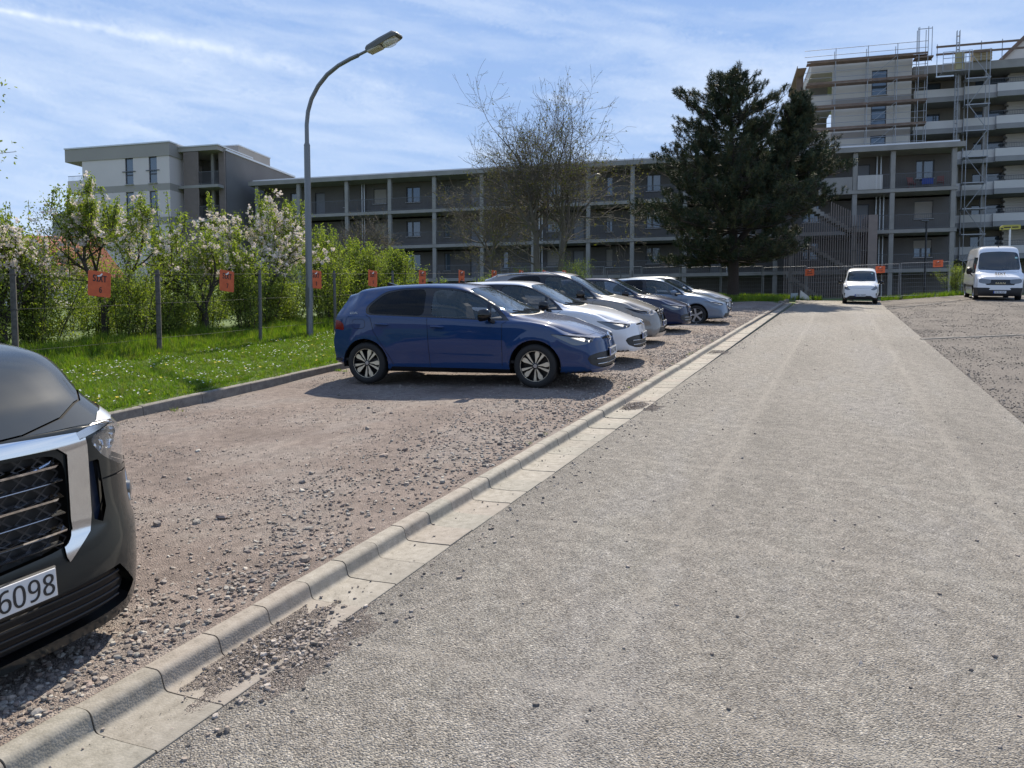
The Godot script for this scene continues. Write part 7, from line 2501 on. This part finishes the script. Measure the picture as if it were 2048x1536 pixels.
func build_grass() -> void:
	rng.seed = 21
	var tones := [Color(0.12, 0.21, 0.022), Color(0.16, 0.26, 0.03), Color(0.09, 0.16, 0.022), Color(0.22, 0.29, 0.045), Color(0.17, 0.19, 0.06)]
	var patch := FastNoiseLite.new()
	patch.seed = 3; patch.frequency = 0.6
	var lists := [[], []]
	var cl := [PackedColorArray(), PackedColorArray()]
	for i in 52000:
		var z := -3.0 - pow(rng.randf(), 1.35) * 27.0
		var s := rng.randf() * 4.6 - 0.02
		var x := edge_x(z) - 0.03 - s
		var wild := smoothstep(2.3, 3.4, edge_x(z) - x)
		var h := lerpf(rng.randf_range(0.05, 0.11), rng.randf_range(0.12, 0.36), wild) * (1.0 + patch.get_noise_2d(x, z) * 0.5)
		if s < 0.15: h *= 0.6
		var k := rng.randi() % 2
		lists[k].append(Transform3D(Basis(Vector3.UP, rng.randf() * TAU) * Basis.from_scale(Vector3(0.10 + h * 0.25, h, 0.10 + h * 0.25)), Vector3(x, bank_y(x, z) - 0.008, z)))
		var c: Color = tones[rng.randi() % tones.size()]
		cl[k].append(c)
	# weeds at the foot of kerbs and on the island
	for i in 5200:
		var q := rng.randf()
		var x: float
		var z: float
		var y := 0.115
		var h := rng.randf_range(0.1, 0.38)
		if q < 0.62:
			x = rng.randf_range(-9.3, -2.8); z = rng.randf_range(-48.8, -43.5)
		elif q < 0.86:
			x = rng.randf_range(-3.0, 9.0); z = rng.randf_range(-50.6, -49.3); y = maxf(0.0, right_y(x, z)) if x > 2.1 else 0.0
			if absf(x - 0.6) < 1.6: continue
		elif q < 0.9:
			z = -3.0 - rng.randf() * 20.0; x = kerb_x(z) - 0.19 + rng.randf_range(-0.03, 0.015); y = 0.06; h = rng.randf_range(0.02, 0.05)
			if patch.get_noise_2d(0.0, z * 4.0) < 0.25: continue
		else:
			z = -5.0 - rng.randf() * 9.0; x = edge_x(z) + rng.randf_range(0.05, 0.3); y = lot_y(x, z); h = rng.randf_range(0.02, 0.06)
			if patch.get_noise_2d(20.0, z * 2.0) < 0.3: continue
		lists[0].append(Transform3D(Basis(Vector3.UP, rng.randf() * TAU) * Basis.from_scale(Vector3(0.06 + h * 0.4, h, 0.06 + h * 0.4)), Vector3(x, y, z)))
		cl[0].append(tones[rng.randi() % tones.size()])
	for k in 2:
		var o := stuffpart(self, "grass", grass_clump(9, 40 + k), M["grass_blade"], lists[k], cl[k])
		o.transform = G
		tag(o, "bright green grass along the strip by the fence", "grass")
	# daisies and dandelions
	var fl := [[], []]
	for i in 2300:
		var z := -3.0 - pow(rng.randf(), 1.2) * 14.0
		var x := edge_x(z) - rng.randf_range(0.2, 2.6)
		if patch.get_noise_2d(x * 1.6 + 9.0, z * 1.6) < -0.05: continue
		var k := 0 if rng.randf() < 0.92 else 1
		var s := 0.022 if k == 0 else 0.034
		fl[k].append(Transform3D(Basis(rand_dir(rng), 0.3) * Basis.from_scale(Vector3.ONE * s), Vector3(x, bank_y(x, z) + rng.randf_range(0.06, 0.11), z)))
	mat("daisy_white", Color(0.72, 0.72, 0.70), 0.7)
	mat("dandelion", Color(0.70, 0.50, 0.02), 0.7)
	for k in 2:
		var o := stuffpart(self, ["daisies", "dandelions"][k], M["blossom_mesh"], M[["daisy_white", "dandelion"][k]], fl[k])
		o.transform = G
		tag(o, ["small white daisies scattered through the grass strip", "yellow dandelions scattered through the grass strip"][k], "flowers")

func build_plants() -> void:
	plant_materials()
	M["leaf_mesh"] = leaf_mesh()
	M["blossom_mesh"] = blossom_mesh()
	build_grass()
	stage("grass")
	# orchard row behind the fence, left to right in the picture
	apple_tree(Vector3(-12.6, 0.30, -8.3), 2.2, 1.0, 301, "blossoming apple tree at the far left behind the fence", 7500, 4500, 14)
	apple_tree(Vector3(-12.7, 0.30, -10.3), 2.95, 1.3, 302, "broad apple tree with tall shoots behind the sign numbered six", 10500, 3000, 44)
	apple_tree(Vector3(-12.3, 0.30, -12.4), 2.4, 0.85, 303, "small forked apple tree beside the sign numbered seven", 5500, 1300, 16)
	apple_tree(Vector3(-12.5, 0.30, -14.6), 3.3, 1.0, 304, "tall apple tree thick with white blossom left of the lamp", 8000, 8500, 20)
	apple_tree(Vector3(-13.0, 0.30, -17.6), 2.7, 0.45, 305, "slender leafy young tree just right of the lamp post", 6000, 150, 26, "young_tree")
	apple_tree(Vector3(-12.7, 0.30, -18.7), 2.3, 0.6, 306, "bushy light green young tree behind the blue hatchback roof", 7500, 0, 30, "young_tree")
	apple_tree(Vector3(-12.6, 0.30, -20.3), 2.1, 0.55, 307, "light green young tree tapering off at the orchard's right end", 6500, 0, 22, "young_tree")
	apple_tree(Vector3(-14.4, 0.35, -8.6), 2.7, 1.0, 309, "apple tree in the second row at the far left", 6000, 2000, 20)
	apple_tree(Vector3(-11.4, 0.28, -6.1), 5.0, 0.9, 311, "tall leafy tree whose twigs reach in at the left edge", 9000, 400, 24)
	stage("orchard")
	var k := 0
	for z in [-6.6, -7.9, -9.0, -10.2, -11.3, -12.3, -13.3, -14.3, -15.3, -16.3, -17.3, -18.3, -19.2, -20.2, -21.3]:
		shrub(Vector3(-12.0 - 0.35 * (k % 3), 0.3, z), 1.25 + 0.28 * ((k * 7) % 4), 0.75, 330 + k, "leafy shrub in the hedge under the orchard trees, %s" % ["at its left end", "left of the sign numbered six", "behind the sign numbered six", "under the broad apple tree", "left of the forked tree", "under the forked tree", "behind the sign numbered seven", "left of the blossom tree", "under the blossom tree", "behind the lamp post", "just right of the lamp", "under the slender tree", "behind the blue car's rear", "behind the blue car's roof", "at its right end"][k], 5200)
		k += 1
	shrub(Vector3(-12.2, 0.3, -23.0), 1.1, 0.6, 351, "low light shrub behind the fence above the blue car roof", 2600)
	shrub(Vector3(-12.4, 0.3, -26.5), 1.3, 0.6, 352, "small shrub behind the fence between two signs", 2600)
	shrub(Vector3(-11.6, 0.3, -34.5), 2.0, 1.2, 353, "light green shrub at the foot of the bare trees", 5200)
	shrub(Vector3(-12.8, 0.3, -32.0), 1.5, 0.9, 354, "low shrub left of the bare trees' foot", 3400)
	shrub(Vector3(6.0, 0.3, -51.2), 1.9, 0.8, 355, "green shrub behind the mesh fence beside the tall white van", 4200)
	for i in 7:
		shrub(Vector3(-16.5 - 1.2 * (i % 2), 0.3, -8.0 - i * 2.3), 1.8, 1.2, 360 + i, "shrub in the thicket behind the orchard, %s" % ["leftmost", "second from the left", "third from the left", "in the middle", "third from the right", "second from the right", "rightmost"][i], 4600)
	for i in 10:
		shrub(Vector3(-13.6 - 0.5 * (i % 2), 0.3, -6.6 - i * 1.55), 1.25, 0.95, 380 + i, "low bush in the undergrowth of the orchard, %s counted from the left" % ["first", "second", "third", "fourth", "fifth", "sixth", "seventh", "eighth", "ninth", "tenth"][i], 4200)
	stage("shrubs")
	bare_tree(Vector3(-14.0, 0.2, -36.2), 9.9, 401, "tall bare tree with fine twigs, left of the pair", Vector3(-0.2, 0, 0), 3600, 0.2)
	bare_tree(Vector3(-13.3, 0.2, -37.2), 9.8, 402, "tall bare tree leaning right, right of the pair", Vector3(1.3, 0, 0), 3600, 0.18)
	bare_tree(Vector3(-17.6, 0.2, -38.5), 6.6, 403, "thin small bare tree left of the tall pair", Vector3(0.2, 0, 0), 1000, 0.12)
	bare_tree(Vector3(-25.6, 0.2, -39.0), 5.0, 404, "small brown bare tree before the long building's left part", Vector3(0, 0, 0), 500, 0.09)
	stage("bare trees")
	pine_tree()
	stage("pine")

func _ready() -> void:
	setup_view()
	stage("view")
	build_ground()
	stage("ground")
	build_buildings()
	build_fence()
	build_street_furniture()
	build_site_fence()
	stage("furniture")
	build_cars()
	build_plants()
